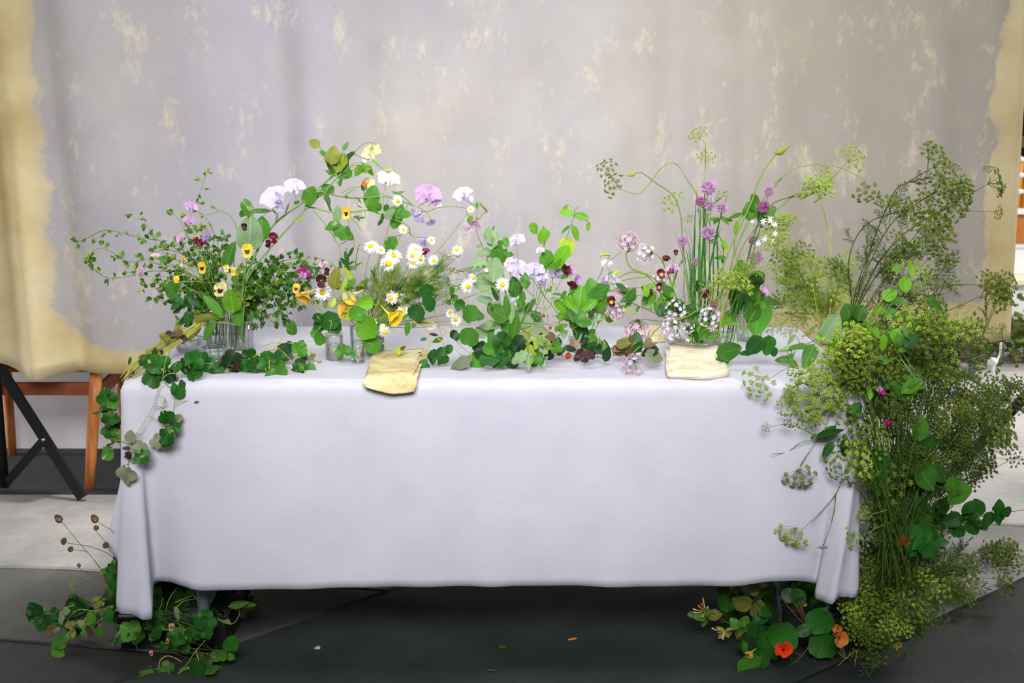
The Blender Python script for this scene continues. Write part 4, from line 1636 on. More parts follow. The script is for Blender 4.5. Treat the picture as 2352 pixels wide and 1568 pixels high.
for i, (x, y) in enumerate(ends):
    s = random.uniform(-.12, .12)
    bx = 548 if x > 520 else 492
    by = VY if x > 520 else VB[1].y
    sprig('one of the many dense small-leaved sprigs packed in the ribbed vases', [(bx + random.uniform(-12, 12), 770, by), (bx + (x - bx) * .2, 690 if y < 690 else 660, by), ((bx + x) / 2, min(y, 690) + (690 - min(y, 690)) * .35 - (12 if x > 580 else 0), by + s * .5), (x, y, by + s)],
          VY, 13, 8, (('marj', 'deep', 'marj', 'mid', 'marj2') if i % 2 == 0 else (('marj',), ('mid',), ('marj2',))[i % 3]), 'd', i % 2 == 0, g1, r=.0011, per=5)
for i, (x, y) in enumerate([(610, 730), (640, 745), (660, 735), (632, 715), (690, 700), (680, 665), (720, 690), (715, 640)]):
    sprig('small-leaved sprig hanging down right of the ribbed vases', [(552, 760, VY), (575, 675, VY), ((575 + x) / 2 + 20, 655, VY - .02), (x, y - 20, VY - .04), (x - 5, y, VY - .04)], VY, 14, 10, ('marj', 'deep', 'marj'), 'd', True, 'sprigs hanging right of the ribbed vases', r=.0009)
# loose upright leaves in the bouquet
plant('pea_plant', 'green stem with broad grey-green leaves standing in the ribbed vase', 'stem', [[(552, 780), (556, 690), (565, 600), (572, 490)]], VY - .03,
      [('broad', 'sage', (574, 535), 75, 85), ('ovate', 'sage', (573, 490), 40, 75), ('ovate', 'mid', (560, 480), 34, 125), ('lance', 'mid', (600, 485), 46, 0), ('broad', 'mid', (600, 525), 50, 95), ('ovate', 'mid', (528, 585), 60, 70), ('broad', 'mid', (395, 665), 40, 240, -.06)], .0018, 's')
plant('bare_stem', 'bare green stem looping over to the left above the vase', 'stem', [zA([(1130, 1000), (1125, 700), (1140, 560), (1145, 480), (1100, 395), (1030, 358), (975, 330)]), zA([(1155, 520), (1110, 400), (1030, 365), (960, 385), (930, 385)])], VY + .03, [('lance', 'mid', q(1, 985, 335), 14, 150)], .0013, 's')
for i, (x, top) in enumerate([(536, 640), (545, 625), (556, 640), (563, 650), (513, 700), (520, 690), (526, 705), (485, 670), (497, 660), (505, 672), (478, 680)]):
    by = VY if x > 530 else (VC[1].y if x > 507 else VB[1].y)
    yb_ = at(x, 800, by)
    plant('cut_stem', 'one of the straight green cut stems standing in the left vases', 'stem', [[(x + random.uniform(-4, 4), 796 if x > 530 else 792), (x, 740), (x + random.uniform(-6, 6), top)]], by + random.uniform(-.008, .008), [('lance', 'mid', (x + random.uniform(-8, 8), top + 10), 36, random.uniform(70, 110))] if i % 2 else [], .0024, 's' if i % 2 else 'c', 'cut stems standing in the left vases', j=.0)
# flowers of the left bouquet
vb = (545, 720, VY)
viola('yellow viola with a wine blotch facing front at the stem bundle', (568, 574), .27, 17, (552, 690, .30), ('yellow', 'yellow', 'maroon'), (.1, -1, .2))
viola('yellow viola with a dark face left of the vase', (464, 613), .25, 14, (500, 690, .28), ('yellow', 'amber', 'maroon'), (-.2, -1, .1))
viola('pale yellow viola seen from the side, leftmost of the violas', (420, 598), .24, 14, (480, 680, .27), ('cream', 'yellow', 'amber'), (-.9, -.5, .2))
viola('pale yellow drooping viola just above the vase rim', (506, 662), .22, 19, (520, 700, .28), ('cream', 'cream', 'wine'), (.5, -.8, -.3))
viola('small yellow viola low among the leaves left of the vase', (405, 640), .24, 9, (470, 690, .27), ('yellow', 'yellow', 'amber'))
viola('small yellow viola over the right half of the vase', (536, 622), .25, 10, (540, 690, .28), ('yellow', 'cream', 'amber'))
viola('yellow viola bud cluster right above the drooping viola', (520, 615), .24, 9, (528, 690, .28), ('cream', 'yellow', 'amber'))
viola('dark bronze viola high in the leaves of the left bouquet', (450, 547), .28, 9, (490, 650, .28), ('wine', 'amber', 'maroon'))
viola('dark maroon viola tucked at the top of the grey-green leaves', (561, 520), .27, 9, (556, 620, .28), ('maroon', 'maroon', 'wine'))
viola('velvety wine-red viola pair beside the long thick stems', (628, 545), .27, 14, (600, 620, .28), ('wine', 'wine', 'maroon'), (.5, -.8, .2))
viola('second wine-red bloom just below the velvety pair', (616, 558), .265, 10, (600, 620, .28), ('maroon', 'wine', 'maroon'), (-.3, -.9, -.2))
sweetpea('large pale lilac sweet pea high above the left vase', q(2, 340, 650), .32, 24, (*q(2, 210, 860), .31), 'lilac', 'lilac', 120, sm='b')
sweetpea('pale lilac petal cluster hanging under the large sweet pea', q(2, 395, 735), .315, 15, (*q(2, 440, 800), .31), 'lilac', 'lilac', 250)
sweetpea('small pale lilac sweet pea right of the large one', q(2, 540, 545), .36, 17, (*q(2, 565, 700), .34), 'lilac', 'blush', 80)
for lab, x, y, r_, c in (('mauve sweet pea topmost in the leaves of the left bouquet', 838, 335, 11, 'mauve'), ('mauve sweet pea just under the topmost one', 828, 425, 11, 'mauve'), ('violet sweet pea half hidden in the middle leaves', 945, 525, 13, 'violet'), ('dusky pink sweet pea at the left edge of the leaves', 770, 540, 10, 'pink'), ('faded pink sweet pea low at the left of the bouquet', 502, 770, 11, 'pink'), ('small faded pink sweet pea above the low one', 600, 660, 7, 'pink'), ('dark wine sweet pea right of the bronze viola', 905, 575, 9, 'wine')):
    sweetpea(lab, q(1, x, y), .29, r_, (480, 640, .29), c)
sweetpea('small magenta sweet pea right of the hanging sprigs', (700, 622), .28, 9, (650, 680, .3), 'magenta', 'mauve')
sweetpea('pale pink sweet pea bud above the dark maroon viola', (742, 607), .3, 8, (700, 680, .3), 'pink')

# ---- long pea vines arching right from the vase
z2 = lambda pts: zp(2, pts)
plant('pea_vine', 'thick ribbed pea vine rising diagonally to the highest leaf cluster', 'vine', [dict(r=.0042, p=[(545, 780)] + z2([(20, 1560), (70, 1430), (180, 1170), (310, 960), (420, 850), (640, 690), (780, 560), (950, 420)]))], VY - .02,
      [('broad', 'olive', q(2, 915, 240), 40, 75), ('broad', 'lime', q(2, 1000, 320), 44, 250), ('broad', 'olive', q(2, 1035, 330), 40, 280), ('broad', 'mid', q(2, 880, 270), 28, 120), ('broad', 'mid', q(2, 910, 360), 34, 260), ('ovate', 'deep', q(2, 1080, 250), 30, 45), ('ovate', 'mid', q(2, 870, 415), 16, 140), ('ovate', 'mid', q(2, 480, 760), 26, 60), ('lance', 'mid', q(2, 370, 850), 24, 70)], .004, 's')
plant('pea_vine', 'second thick pea vine parallel and right of the tallest', 'vine', [dict(r=.0030, p=[(555, 780)] + z2([(60, 1560), (110, 1400), (350, 1100), (560, 870), (680, 740), (850, 580), (1000, 420)]))], VY - .035,
      [('broad', 'mid', q(2, 1080, 410), 22, 90), ('broad', 'mid', q(2, 1020, 430), 28, 200), ('sage', 'bright', q(2, 1210, 375), 38, 10), ('sage', 'bright', q(2, 1180, 400), 34, 230), ('sage', 'bright', q(2, 1275, 390), 26, 280), ('ovate', 'mid', q(2, 990, 500), 20, 80), ('lance', 'lime', q(2, 600, 870), 24, 20), ('broad', 'mid', q(2, 700, 640), 44, 60), ('ovate', 'mid', q(2, 790, 620), 34, 200)], .003, 's')
plant('pea_vine', 'pea vine running level to the right at mid height with large leaves', 'vine', [dict(r=.0030, p=z2([(640, 750), (720, 690), (780, 600), (950, 640), (1150, 662), (1350, 648), (1500, 660), (1700, 730)]))], VY - .04,
      [('broad', 'midv', q(2, 858, 690), 46, 265), ('broad', 'midv', q(2, 1305, 640), 46, 75), ('broad', 'mid', q(2, 1310, 730), 36, 300), ('broad', 'mid', q(2, 1400, 880), 30, 260), ('lance', 'sage', q(2, 1095, 608), 30, 25), ('ovate', 'deep', q(2, 1210, 560), 14, 100), ('broad', 'midv', q(2, 1600, 825), 38, 5), ('broad', 'mid', q(2, 1540, 890), 34, 250), ('lance', 'mid', q(2, 1180, 690), 14, 300)], .003, 's')
plant('pea_vine', 'lower pea vine carrying grey-green leaves beneath the level one', 'vine', [dict(r=.0024, p=z2([(640, 760), (720, 755), (900, 800), (1100, 800), (1270, 782), (1450, 850), (1650, 930), (1690, 1030), (1850, 1050)]))], VY - .05,
      [('ovate', 'sage', q(2, 960, 810), 34, 85), ('sage', 'mid', q(2, 1020, 1000), 50, 335), ('broad', 'mid', q(2, 910, 940), 34, 200), ('lance', 'sage', q(2, 940, 970), 38, 265), ('broad', 'sage', q(2, 1470, 820), 26, 60), ('sage', 'mid', q(2, 1480, 1120), 44, 235), ('lance', 'mid', q(2, 1190, 860), 20, 190), ('lance', 'mid', q(2, 1150, 850), 16, 170)], .0024, 's')
plant('pea_vine', 'thin pea vine dropping from the vine fork into the daisies', 'vine', [z2([(720, 770), (850, 930), (960, 1110), (1000, 1230), (1080, 1380)]), z2([(975, 1130), (1050, 1080), (1110, 1045)]), z2([(1120, 1050), (1140, 1140), (1250, 1200)])], VY - .05, [], .0012, 's')
plant('pea_vine', 'thin arching vine holding the mauve sweet peas at right', 'vine', [z2([(1000, 620), (1100, 560), (1250, 562), (1450, 640), (1700, 730), (1830, 800), (1880, 870)]), z2([(1700, 735), (1600, 640), (1520, 605)]), z2([(1840, 800), (1950, 757), (2100, 745), (2240, 762)])], VY - .02,
      [('lance', 'mid', q(2, 1530, 610), 18, 160), ('lance', 'mid', q(2, 1580, 605), 18, 20), ('ovate', 'mid', q(2, 1500, 760), 16, 200)], .0012, 'g')
plant('pea_tendril', 'thin curled tendril shoot at the very top of the pea vines', 'tendril', [z2([(910, 260), (905, 180), (898, 100), (880, 85), (912, 82)]), z2([(905, 150), (925, 100), (940, 75)])], VY, [], .0006, 'y')
plant('pea_tendril', 'arched green shoot over the cream sweet pea', 'tendril', [z2([(1110, 250), (1170, 170), (1250, 118), (1330, 130), (1345, 160)]), z2([(1110, 215), (1190, 260), (1290, 290), (1360, 340), (1440, 400), (1475, 385)])], VY, [('lance', 'lime', q(2, 1300, 165), 18, 250), ('lance', 'bright', q(2, 1335, 310), 20, 320), ('ovate', 'lime', q(2, 1470, 380), 12, 30)], .0012, 'g')
sweetpea('cream sweet pea under the highest arched shoot', q(2, 1290, 225), VY, 20, (*q(2, 1250, 330), VY), 'cream', 'ivory', 100)
sweetpea('white sweet pea right of the cream one', q(2, 1460, 470), VY, 19, (*q(2, 1430, 590), VY), 'ivory', 'white', 70)
sweetpea('faded peach cream sweet pea bud under the cream one', q(2, 1260, 515), VY, 13, (*q(2, 1240, 590), VY), 'cream', 'peach', 70)
sweetpea('bright mauve sweet pea, the largest on the arching vine', q(2, 1850, 625), VY - .02, 22, (*q(2, 1760, 750), VY), 'mauve', 'mauve', 75)
sweetpea('pale lilac petals right under the bright mauve sweet pea', q(2, 1930, 690), VY - .01, 13, (*q(2, 1860, 740), VY), 'lilac', 'mauve', 20)
sweetpea('violet sweet pea hanging below the arching vine', q(2, 1760, 830), VY - .02, 15, (*q(2, 1830, 790), VY), 'violet', 'lilac', 230)
sweetpea('small violet bud at the end of the arching vine', q(2, 1880, 900), VY - .02, 9, (*q(2, 1880, 850), VY), 'violet', 'violet', 270)
sweetpea('violet sweet pea behind the upper right daisies', q(2, 1815, 1085), VY, 13, (*q(2, 1850, 1200), VY), 'violet', 'violet', 90)
sweetpea('small magenta viola bud under the violet sweet pea', q(2, 1815, 1190), VY - .03, 9, (*q(2, 1830, 1290), VY), 'magenta', 'wine', 100)
sweetpea('white lilac sweet pea at the far end of the arching vine', q(2, 2190, 625), VY, 16, (*q(2, 2300, 740), VY), 'blush', 'lilac', 110)
sweetpea('small lilac white bloom right of the far white lilac one', q(2, 2260, 660), VY, 9, (*q(2, 2310, 740), VY), 'blush', 'lilac', 60)
sweetpea('pink sweet pea hanging on the far upright shoot', q(2, 2310, 910), VY, 16, (*q(2, 2330, 800), VY), 'mauve', 'pink', 250)
sweetpea('faded pink bud under the hanging pink sweet pea', q(2, 2245, 975), VY, 9, (*q(2, 2290, 900), VY), 'pink', 'pink', 230)
plant('pea_vine', 'slender upright shoot with the hanging pink sweet pea', 'vine', [zp(4, [(680, 640), (600, 420), (550, 300), (535, 200), (550, 60), (540, 20)]), zp(4, [(550, 170), (600, 110), (640, 90)]), zp(4, [(480, 65), (455, 100), (480, 135), (510, 140)])], VY,
      [('lance', 'mid', q(4, 610, 70), 24, 320), ('ovate', 'bright', q(4, 545, 40), 14, 80), ('ovate', 'bright', q(4, 480, 160), 18, 220), ('ovate', 'lime', q(4, 560, 390), 14, 190)], .0014, 'g')

# ================================================================ daisies and nasturtiums left of centre
DY = .27
z3 = lambda pts: zp(3, pts)
bD = (850, 745, .27)
for lab, k, x, y, r_, nv, sep in (
    ('largest daisy, facing front at the head of the daisy cluster', 3, 1272, 195, 21, (.05, -1, .15), 1),
    ('daisy right behind the largest one', 3, 1322, 118, 20, (.2, -.8, .6), 1),
    ('upper left daisy turned up toward the canvas', 3, 1097, 22, 18, (-.1, -.75, .7), 1),
    ('small daisy wedged right of the upper left one', 3, 1195, 58, 12, (.2, -.8, .6), 1),
    ('upper right daisy of the tight trio', 3, 1540, 65, 19, (.1, -.9, .4), 1),
    ('smaller daisy in the middle of the tight trio', 3, 1512, 115, 15, (-.1, -1, .2), 1),
    ('right-hand daisy of the tight trio, seen at an angle', 3, 1590, 150, 16, (.6, -.8, .2), 1),
    ('yellow daisy head with few petals below the tight trio', 3, 1520, 195, 14, (0, -.8, .6), 0),
    ('daisy alone right of the tight trio', 3, 1728, 165, 14, (.3, -.9, .2), 1),
    ('large daisy at left beside the dark maroon viola', 3, 612, 482, 20, (-.1, -1, .15), 1),
    ('front daisy of the pair in the middle of the green haze', 3, 1365, 512, 19, (.1, -1, .15), 1),
    ('daisy half hidden behind the middle pair front daisy', 3, 1298, 540, 17, (-.5, -.9, .0), 1),
    ('daisy on top of the yellow nasturtium trumpet', 3, 1420, 678, 16, (.2, -.9, .5), 1),
    ('tiny daisy in front of the bright round leaf', 3, 1115, 792, 11, (0, -1, .2), 1),
    ('drooping daisy right of the shot glass', 3, 1235, 880, 16, (.4, -.9, -.3), 1),
    ('pale drooping daisy petals left of the drooping one', 3, 1205, 830, 10, (-.5, -.8, .4), 0),
    ('daisy on the pea vines with petals folded back', 2, 1555, 690, 14, (.6, -.8, .1), 1),
    ('daisy with drooped petals below the large vine leaf', 2, 1610, 970, 12, (.5, -.8, .3), 1),
    ('small daisy among the violet blooms at upper right', 2, 1885, 1075, 11, (.4, -.8, .4), 1),
    ('tiny yellow daisy head at the end of the level stem', 2, 2270, 770, 9, (-.2, -.9, .3), 0),
    ('fading golden daisy at the upper right of the chamomile', 3, 1960, 60, 14, (0, -.8, .6), 0),
    ('daisy below the fading golden one', 3, 1958, 105, 12, (.2, -.9, .2), 1),
    ('daisy with long drooped petals by the sage leaves', 3, 2068, 425, 17, (.5, -.85, .1), 1),
    ('daisy just above the long drooped one', 3, 2120, 340, 13, (.6, -.75, .3), 1),
    ('daisy against the dark sage leaf at centre', 4, 762, 722, 17, (-.2, -1, .1), 1),
    ('small white daisy low left of the round green leaf', 3, 1885, 690, 11, (-.3, -.8, .5), 0),
    ('low daisy beside a rusty leaf at centre', 3, 1945, 758, 15, (-.2, -.9, .3), 1),
    ('flattened pale daisy lying on stems before the centre', 3, 1700, 815, 13, (-.1, -.6, .8), 0),
    ('tiny yellow daisy centre above the large sage leaf', 4, 625, 600, 5, (.2, -.9, .2), 0),
):
    X, Y_ = q(k, x, y)
    bx = 845 + (X - 880) * .12
    daisy(lab, (X, Y_), DY - .04 + random.uniform(-.03, .03), r_ , (bx, 760, DY), nv, 15, bool(sep), .15 if 'droop' in lab else 0, 'few' in lab)
for i, (x, y) in enumerate([(1350, 165), (1170, 160), (1880, 115), (1830, 210), (1950, 440), (1830, 150), (2020, 65), (1600, 420)]):
    X, Y_ = q(3, x, y)
    daisy('bare yellow chamomile button without petals among the daisies', (X, Y_), DY + random.uniform(-.03, .02), 7, (850 + (X - 880) * .15, 760, DY), (.1, -.7, .6), 0, False)
    o = [o for o in bpy.data.objects if o.name.startswith('daisy') and o.get('label', '').startswith('bare yellow')][-1]
    o['group'] = 'petal-less chamomile buttons'
    for c in list(o.children):
        if c.name.startswith('petals'):
            bpy.data.objects.remove(c)
# chamomile haze: fine forked stems with thread leaves, running right
hz = [(1010, 600), (1035, 605), (1060, 640), (1030, 650), (1000, 640), (970, 640), (950, 650), (920, 640), (1050, 670), (1020, 690), (980, 610), (940, 620), (1070, 620), (900, 650), (1000, 665), (965, 665), (935, 685), (860, 640), (835, 650), (890, 670), (870, 690), (1040, 625), (985, 655), (910, 615), (1065, 655), (1010, 625), (880, 625), (850, 610), (800, 690), (780, 700)]
for i, (x, y) in enumerate(hz):
    P = [(848 + random.uniform(-10, 10), 765, DY), (860 + (x - 860) * .25, 715, DY), (860 + (x - 860) * .6, (y + 690) / 2 - 8, DY - .02), (x, y, DY - .03 + random.uniform(-.05, .08))]
    t = Thing('chamomile_stem', 'one of the fine thread-leaved chamomile stems spreading right of the daisies', 'stem', at(*P[0]), 'chamomile stems in the green haze')
    path = simple_stem(t, [at(*p) for p in P], .0008, 'g')
    for k in range(6):
        i0 = random.randint(len(path) // 3, len(path) - 2)
        p = Vector(path[i0])
        tg = (Vector(path[i0 + 1]) - p).normalized()
        t.inst('feather_leaf', head_mesh('feather', k % 3, LM['fern' if i % 3 else 'mid']), frame(p, (tg + jit(.5)).normalized(), face(.6), random.uniform(28, 55) * mpp(p)), kind='stuff')
# leafy stems behind the daisies
plant('sweet_william_stem', 'dark leafy upright stem behind the daisies', 'stem', [z3([(930, 700), (900, 420), (870, 180), (850, 40)]), z3([(940, 260), (960, 80), (990, 0)])], DY + .04,
      [('lance', 'deep', q(3, 900, 80), 26, 60), ('lance', 'deep', q(3, 850, 130), 26, 110), ('lance', 'mid', q(3, 880, 190), 30, 40), ('lance', 'deep', q(3, 830, 180), 26, 140), ('lance', 'mid', q(3, 905, 240), 26, 10), ('lance', 'deep', q(3, 790, 200), 18, 100)], .0014, 'd')
plant('tulip_leaf_stem', 'pale olive broad-leaved stem in the middle of the daisies', 'stem', [z3([(890, 720), (860, 520), (830, 380)])], DY - .01,
      [('broad', 'olive', q(3, 745, 345), 46, 80), ('lance', 'lime', q(3, 875, 310), 42, 125), ('lance', 'olive', q(3, 1010, 410), 44, 50), ('lance', 'lime', q(3, 822, 420), 36, 80), ('ovate', 'olive', q(3, 640, 590), 22, 80), ('ovate', 'lime', q(3, 720, 590), 22, 70), ('ovate', 'mid', q(3, 900, 400), 30, 60)], .0016, 'g')
viola('nearly black maroon viola above the large left daisy', q(3, 600, 365), DY - .05, 16, (800, 720, DY), ('maroon', 'maroon', 'maroon'), (.1, -1, .1))
viola('dark small viola left of the bright vine leaf, over the hanging sprigs', q(3, 655, 270), DY, 9, (790, 720, DY), ('maroon', 'maroon', 'maroon'))
viola('yellow viola with a black face over the golden nasturtium', q(3, 352, 440), DY - .02, 12, (760, 740, DY), ('amber', 'yellow', 'maroon'), (-.1, -1, .4))
sweetpea('magenta and mauve sweet pea over the left hanging sprigs', q(3, 425, 295), DY, 12, (740, 720, DY), 'magenta', 'mauve', 70)
viola('yellow viola up on the pea vines with a black and wine face', q(2, 1048, 800), VY - .06, 15, (*q(2, 1190, 970), VY - .05), ('yellow', 'amber', 'maroon'), (-.3, -1, .1))
sprig('dull yellow flowering sprig top left of the daisies', z3([(900, 640), (860, 420), (760, 260), (700, 190), (560, 140), (480, 145), (380, 180)]), DY, 11, 16, ('olive', 'marj2'), 'g', True)
sprig('dark leafed sprig crossing behind the black viola', z3([(920, 640), (860, 470), (720, 380), (640, 330), (560, 260), (440, 230)]), DY + .02, 13, 14, ('deep', 'marj'), 'd', True)
nasturtium_flower('golden nasturtium hanging at left under the black-faced viola', q(3, 420, 540), DY - .05, 19, (740, 745, DY - .02), 'amber', (-.3, -.5, -.6), (.9, 0, .1))
nasturtium_flower('cream nasturtium with a yellow spur in the daisy cluster', q(3, 880, 540), DY - .06, 20, (820, 740, DY - .02), 'cream', (-.5, -.7, -.4), (1, 0, .3), 'yellow')
nasturtium_flower('greenish yellow nasturtium above the shot glass', q(3, 810, 660), DY - .06, 18, (830, 750, DY - .02), 'amber', (-.8, -.5, .1), (1, 0, -.05))
nasturtium_flower('bright yellow nasturtium trumpet with a long spur right of the shot glass', q(3, 1345, 745), DY - .08, 22, (850, 740, DY - .03), 'yellow', (.8, -.5, -.4), (-.9, 0, .9))
viola('small orange yellow viola inside the nasturtium leaves', q(3, 915, 630), DY - .05, 8, (840, 740, DY), ('yellow', 'amber', 'wine'))

# ---- nasturtium vines over the table
def vine(label, stems, Y, leaves, sm='y', r=.0012, kind='round', group=None, name='nasturtium_vine'):
    return plant(name, label, 'vine', stems, Y, [(kind if len(l) < 5 or not l[4] else l[4], l[3], l[0:2], l[2], random.uniform(60, 120) if len(l) < 6 else l[5]) for l in leaves], r, sm, group)


q3 = lambda x, y: q(3, x, y)
vine('nasturtium stems rising from the shot glass with bright round leaves', [[(825, 830), (830, 760), (850, 720)], [(840, 750), (870, 690)]], .20,
     [(*q3(1065, 835), 54, 'brightv'), (*q3(1045, 580), 32, 'brightv'), (*q3(960, 700), 34, 'midv'), (*q3(880, 700), 30, 'lime')])
vine('dark nasturtium leaves left of the shot glass over the thick-based glass', [z3([(700, 1120), (690, 860), (740, 640)]), z3([(680, 880), (560, 720)])], .22,
     [(*q3(680, 770), 42, 'deepv'), (*q3(735, 830), 32, 'deep'), (*q3(590, 945), 30, 'midv'), (*q3(815, 1065), 34, 'midv', 'lobed', 110), (*q3(570, 740), 22, 'deep')])
vine('yellowed nasturtium runner lying left of the thick-based glass', [z3([(120, 1060), (200, 960), (300, 830), (320, 760)]), z3([(0, 1025), (150, 985), (320, 1000), (560, 1100)]), z3([(160, 1160), (330, 1130), (420, 1000), (560, 960)])], .20,
     [(*q3(385, 1045), 38, 'midv', 'lobed', 60), (*q3(310, 840), 32, 'mid', 'broad', 90), (*q3(250, 1060), 46, 'drk', 'lobed', 150), (*q3(510, 1130), 22, 'olive', 'sage', 40)])
vine('lobed dark leaf pair on the cloth left of the napkin', [z3([(60, 1180), (200, 1220), (330, 1250), (420, 1290)])], .12,
     [(*q3(350, 1270), 40, 'deepv', 'lobed', 110), (*q3(480, 1270), 40, 'midv', 'lobed', 70), (*q3(380, 1195), 26, 'deep', 'lobed', 100)])
vine('dark lobed leaf cluster on the cloth below the hanging sprigs', [z3([(260, 1180), (120, 1200), (0, 1220), (-150, 1240)])], .14,
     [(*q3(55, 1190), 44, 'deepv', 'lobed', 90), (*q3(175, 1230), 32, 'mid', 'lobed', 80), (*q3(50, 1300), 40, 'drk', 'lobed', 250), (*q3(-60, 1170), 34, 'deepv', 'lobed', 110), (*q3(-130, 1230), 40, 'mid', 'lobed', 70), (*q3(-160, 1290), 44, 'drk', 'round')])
vine('round nasturtium leaves right of the daisies, climbing in a column', [z3([(1850, 1130), (1800, 900), (1720, 620), (1660, 500)]), z3([(1560, 760), (1750, 800), (1850, 900)]), z3([(1900, 900), (1900, 640), (1920, 500)])], .20,
     [(*q3(1655, 475), 32, 'deepv'), (*q3(1690, 600), 34, 'deepv'), (*q3(1555, 690), 36, 'deepv'), (*q3(1915, 480), 20, 'midv'), (*q3(1985, 610), 24, 'deepv'), (*q3(2085, 700), 40, 'midv'), (*q3(1930, 540), 16, 'mid')])
q4 = lambda x, y: q(4, x, y)
z4 = lambda pts: zp(4, pts)
vine('nasturtium runner trailing on the cloth left of centre', [z4([(90, 1310), (200, 1180), (400, 1100), (560, 1110)]), z4([(340, 1180), (440, 1280), (530, 1330)]), z4([(0, 1035), (120, 1150), (280, 1220), (420, 1330)])], .15,
     [(*q4(480, 1172), 42, 'midv'), (*q4(225, 1330), 42, 'deepv', 'lobed', 60), (*q4(300, 1272), 24, 'deepv', 'lobed', 40), (*q4(150, 1360), 28, 'drk', 'ovate', 120), (*q4(535, 1390), 42, 'midv', 'lobed', 260), (*q4(400, 1390), 46, 'grey', 'broad', 190), (*q4(345, 1150), 20, 'drk'), (*q4(205, 1200), 24, 'deep', 'ovate', 200), (*q4(170, 1150), 20, 'plum', 'lance', 170), (*q4(545, 1215), 16, 'plum', 'ovate', 280)])
vine('tangle of thin yellow runner stems behind the ochre napkin', [z3([(1210, 990), (1280, 1030), (1380, 1110), (1560, 1110), (1650, 1110)]), z3([(1400, 1100), (1440, 1020), (1455, 1010)]), z3([(1260, 830), (1400, 880), (1480, 830)]), z3([(1650, 1110), (1690, 980), (1720, 940)]), z3([(1480, 740), (1600, 780), (1760, 820), (1900, 900), (2000, 1000)])], .22,
     [(*q3(1390, 1060), 26, 'lime', 'sage', 60), (*q3(1420, 1040), 14, 'brown', 'ovate', 30), (*q3(1465, 850), 34, 'mid', 'lance', 265), (*q3(1530, 810), 18, 'olive', 'ovate', 240), (*q3(1600, 1110), 14, 'brown', 'lance', 10), (*q3(1620, 780), 26, 'olive', 'lance', 10)])

# ================================================================ centre: sage leaves, strawberry, pea shoots
CY = .30
plant('poppy_plant', 'grey-green poppy plant with lobed leaves, tallest at table centre', 'plant',
      [dict(r=.0028, p=[(1172, 800), (1168, 740), (1160, 660), (1150, 580)]), dict(r=.0022, p=[(1166, 790), (1150, 700), (1135, 600), (1128, 560)]), dict(r=.002, p=[(1180, 790), (1185, 700), (1178, 640)])], CY,
      [('sage', 'sage', q4(680, 330), 44, 85), ('sage', 'sage', q4(640, 310), 36, 110), ('sage', 'mid', q4(770, 390), 40, 70), ('sage', 'sage', q4(790, 350), 32, 80), ('sage', 'sage', q4(600, 450), 44, 190), ('sage', 'sage', q4(540, 548), 40, 195), ('broad', 'sage', q4(690, 590), 56, 85), ('broad', 'sage', q4(630, 702), 66, 172), ('broad', 'mid', q4(865, 740), 44, 100), ('sage', 'mid', q4(740, 480), 44, 280), ('ovate', 'mid', q4(700, 420), 40, 240), ('lance', 'sage', q4(650, 250), 20, 95)], .002, 's')
plant('poppy_plant', 'lower clump of grey-green leaves at table centre', 'plant', [dict(r=.002, p=[(1178, 800), (1180, 750), (1175, 700)]), dict(r=.002, p=[(1180, 800), (1200, 740), (1225, 680)]), dict(r=.0018, p=[(1176, 800), (1195, 750), (1205, 690)])], CY - .04,
      [('broad', 'sage', q4(950, 990), 54, 75), ('broad', 'mid', q4(720, 970), 50, 150), ('broad', 'sage', q4(650, 1080), 44, 180), ('sage', 'mid', q4(780, 1040), 52, 110), ('lance', 'mid', q4(870, 1080), 60, 80), ('lance', 'sage', q4(910, 1000), 56, 60), ('ovate', 'olive', q4(975, 1120), 44, 80), ('broad', 'grey', q4(1080, 1125), 40, 10), ('broad', 'brown', q4(1155, 1178), 32, 200), ('sage', 'deep', q4(820, 1130), 46, 60), ('lance', 'mid', q4(1000, 900), 40, 50), ('sage', 'mid', q4(960, 690), 36, 95), ('ovate', 'deep', q4(655, 930), 28, 100), ('lance', 'deep', q4(700, 800), 36, 110), ('sage', 'mid', q4(930, 860), 40, 70), ('lance', 'mid', q4(800, 900), 50, 95), ('lance', 'sage', q4(850, 960), 50, 80)], .0018, 's')
plant('geranium_plant', 'dark lobed leaves at the foot of the centre clump', 'plant', [[(1180, 812), (1160, 800), (1135, 795)], [(1182, 812), (1180, 815), (1170, 822)]], .14,
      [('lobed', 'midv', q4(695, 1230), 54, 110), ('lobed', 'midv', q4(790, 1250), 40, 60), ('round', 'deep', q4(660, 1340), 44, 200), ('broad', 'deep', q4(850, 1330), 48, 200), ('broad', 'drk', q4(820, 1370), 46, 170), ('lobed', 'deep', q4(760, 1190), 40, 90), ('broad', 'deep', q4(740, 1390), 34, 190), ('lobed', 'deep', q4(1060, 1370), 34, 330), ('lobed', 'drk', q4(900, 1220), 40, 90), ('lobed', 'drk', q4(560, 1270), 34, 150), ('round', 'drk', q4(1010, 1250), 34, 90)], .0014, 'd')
plant('uprooted_plantlet', 'pale uprooted plantlet with star-shaped leaves at the centre front', 'plant', [[q4(960, 1230), q4(985, 1170), q4(990, 1120)], [q4(960, 1235), q4(1050, 1260), q4(1120, 1225)], [q4(1120, 1225), q4(1220, 1235), q4(1320, 1240)]], .10,
      [('sage', 'lime', q4(985, 1330), 50, 262), ('sage', 'sage', q4(905, 1345), 42, 205), ('sage', 'mid', q4(1050, 1340), 46, 300), ('lance', 'sage', q4(990, 1390), 40, 275), ('sage', 'lime', q4(1080, 1210), 40, 60), ('lobed', 'lime', q4(1140, 1240), 28, 320), ('lobed', 'mid', q4(1230, 1270), 28, 340), ('lobed', 'sage', q4(1110, 1200), 26, 100)], .0014, 'g')
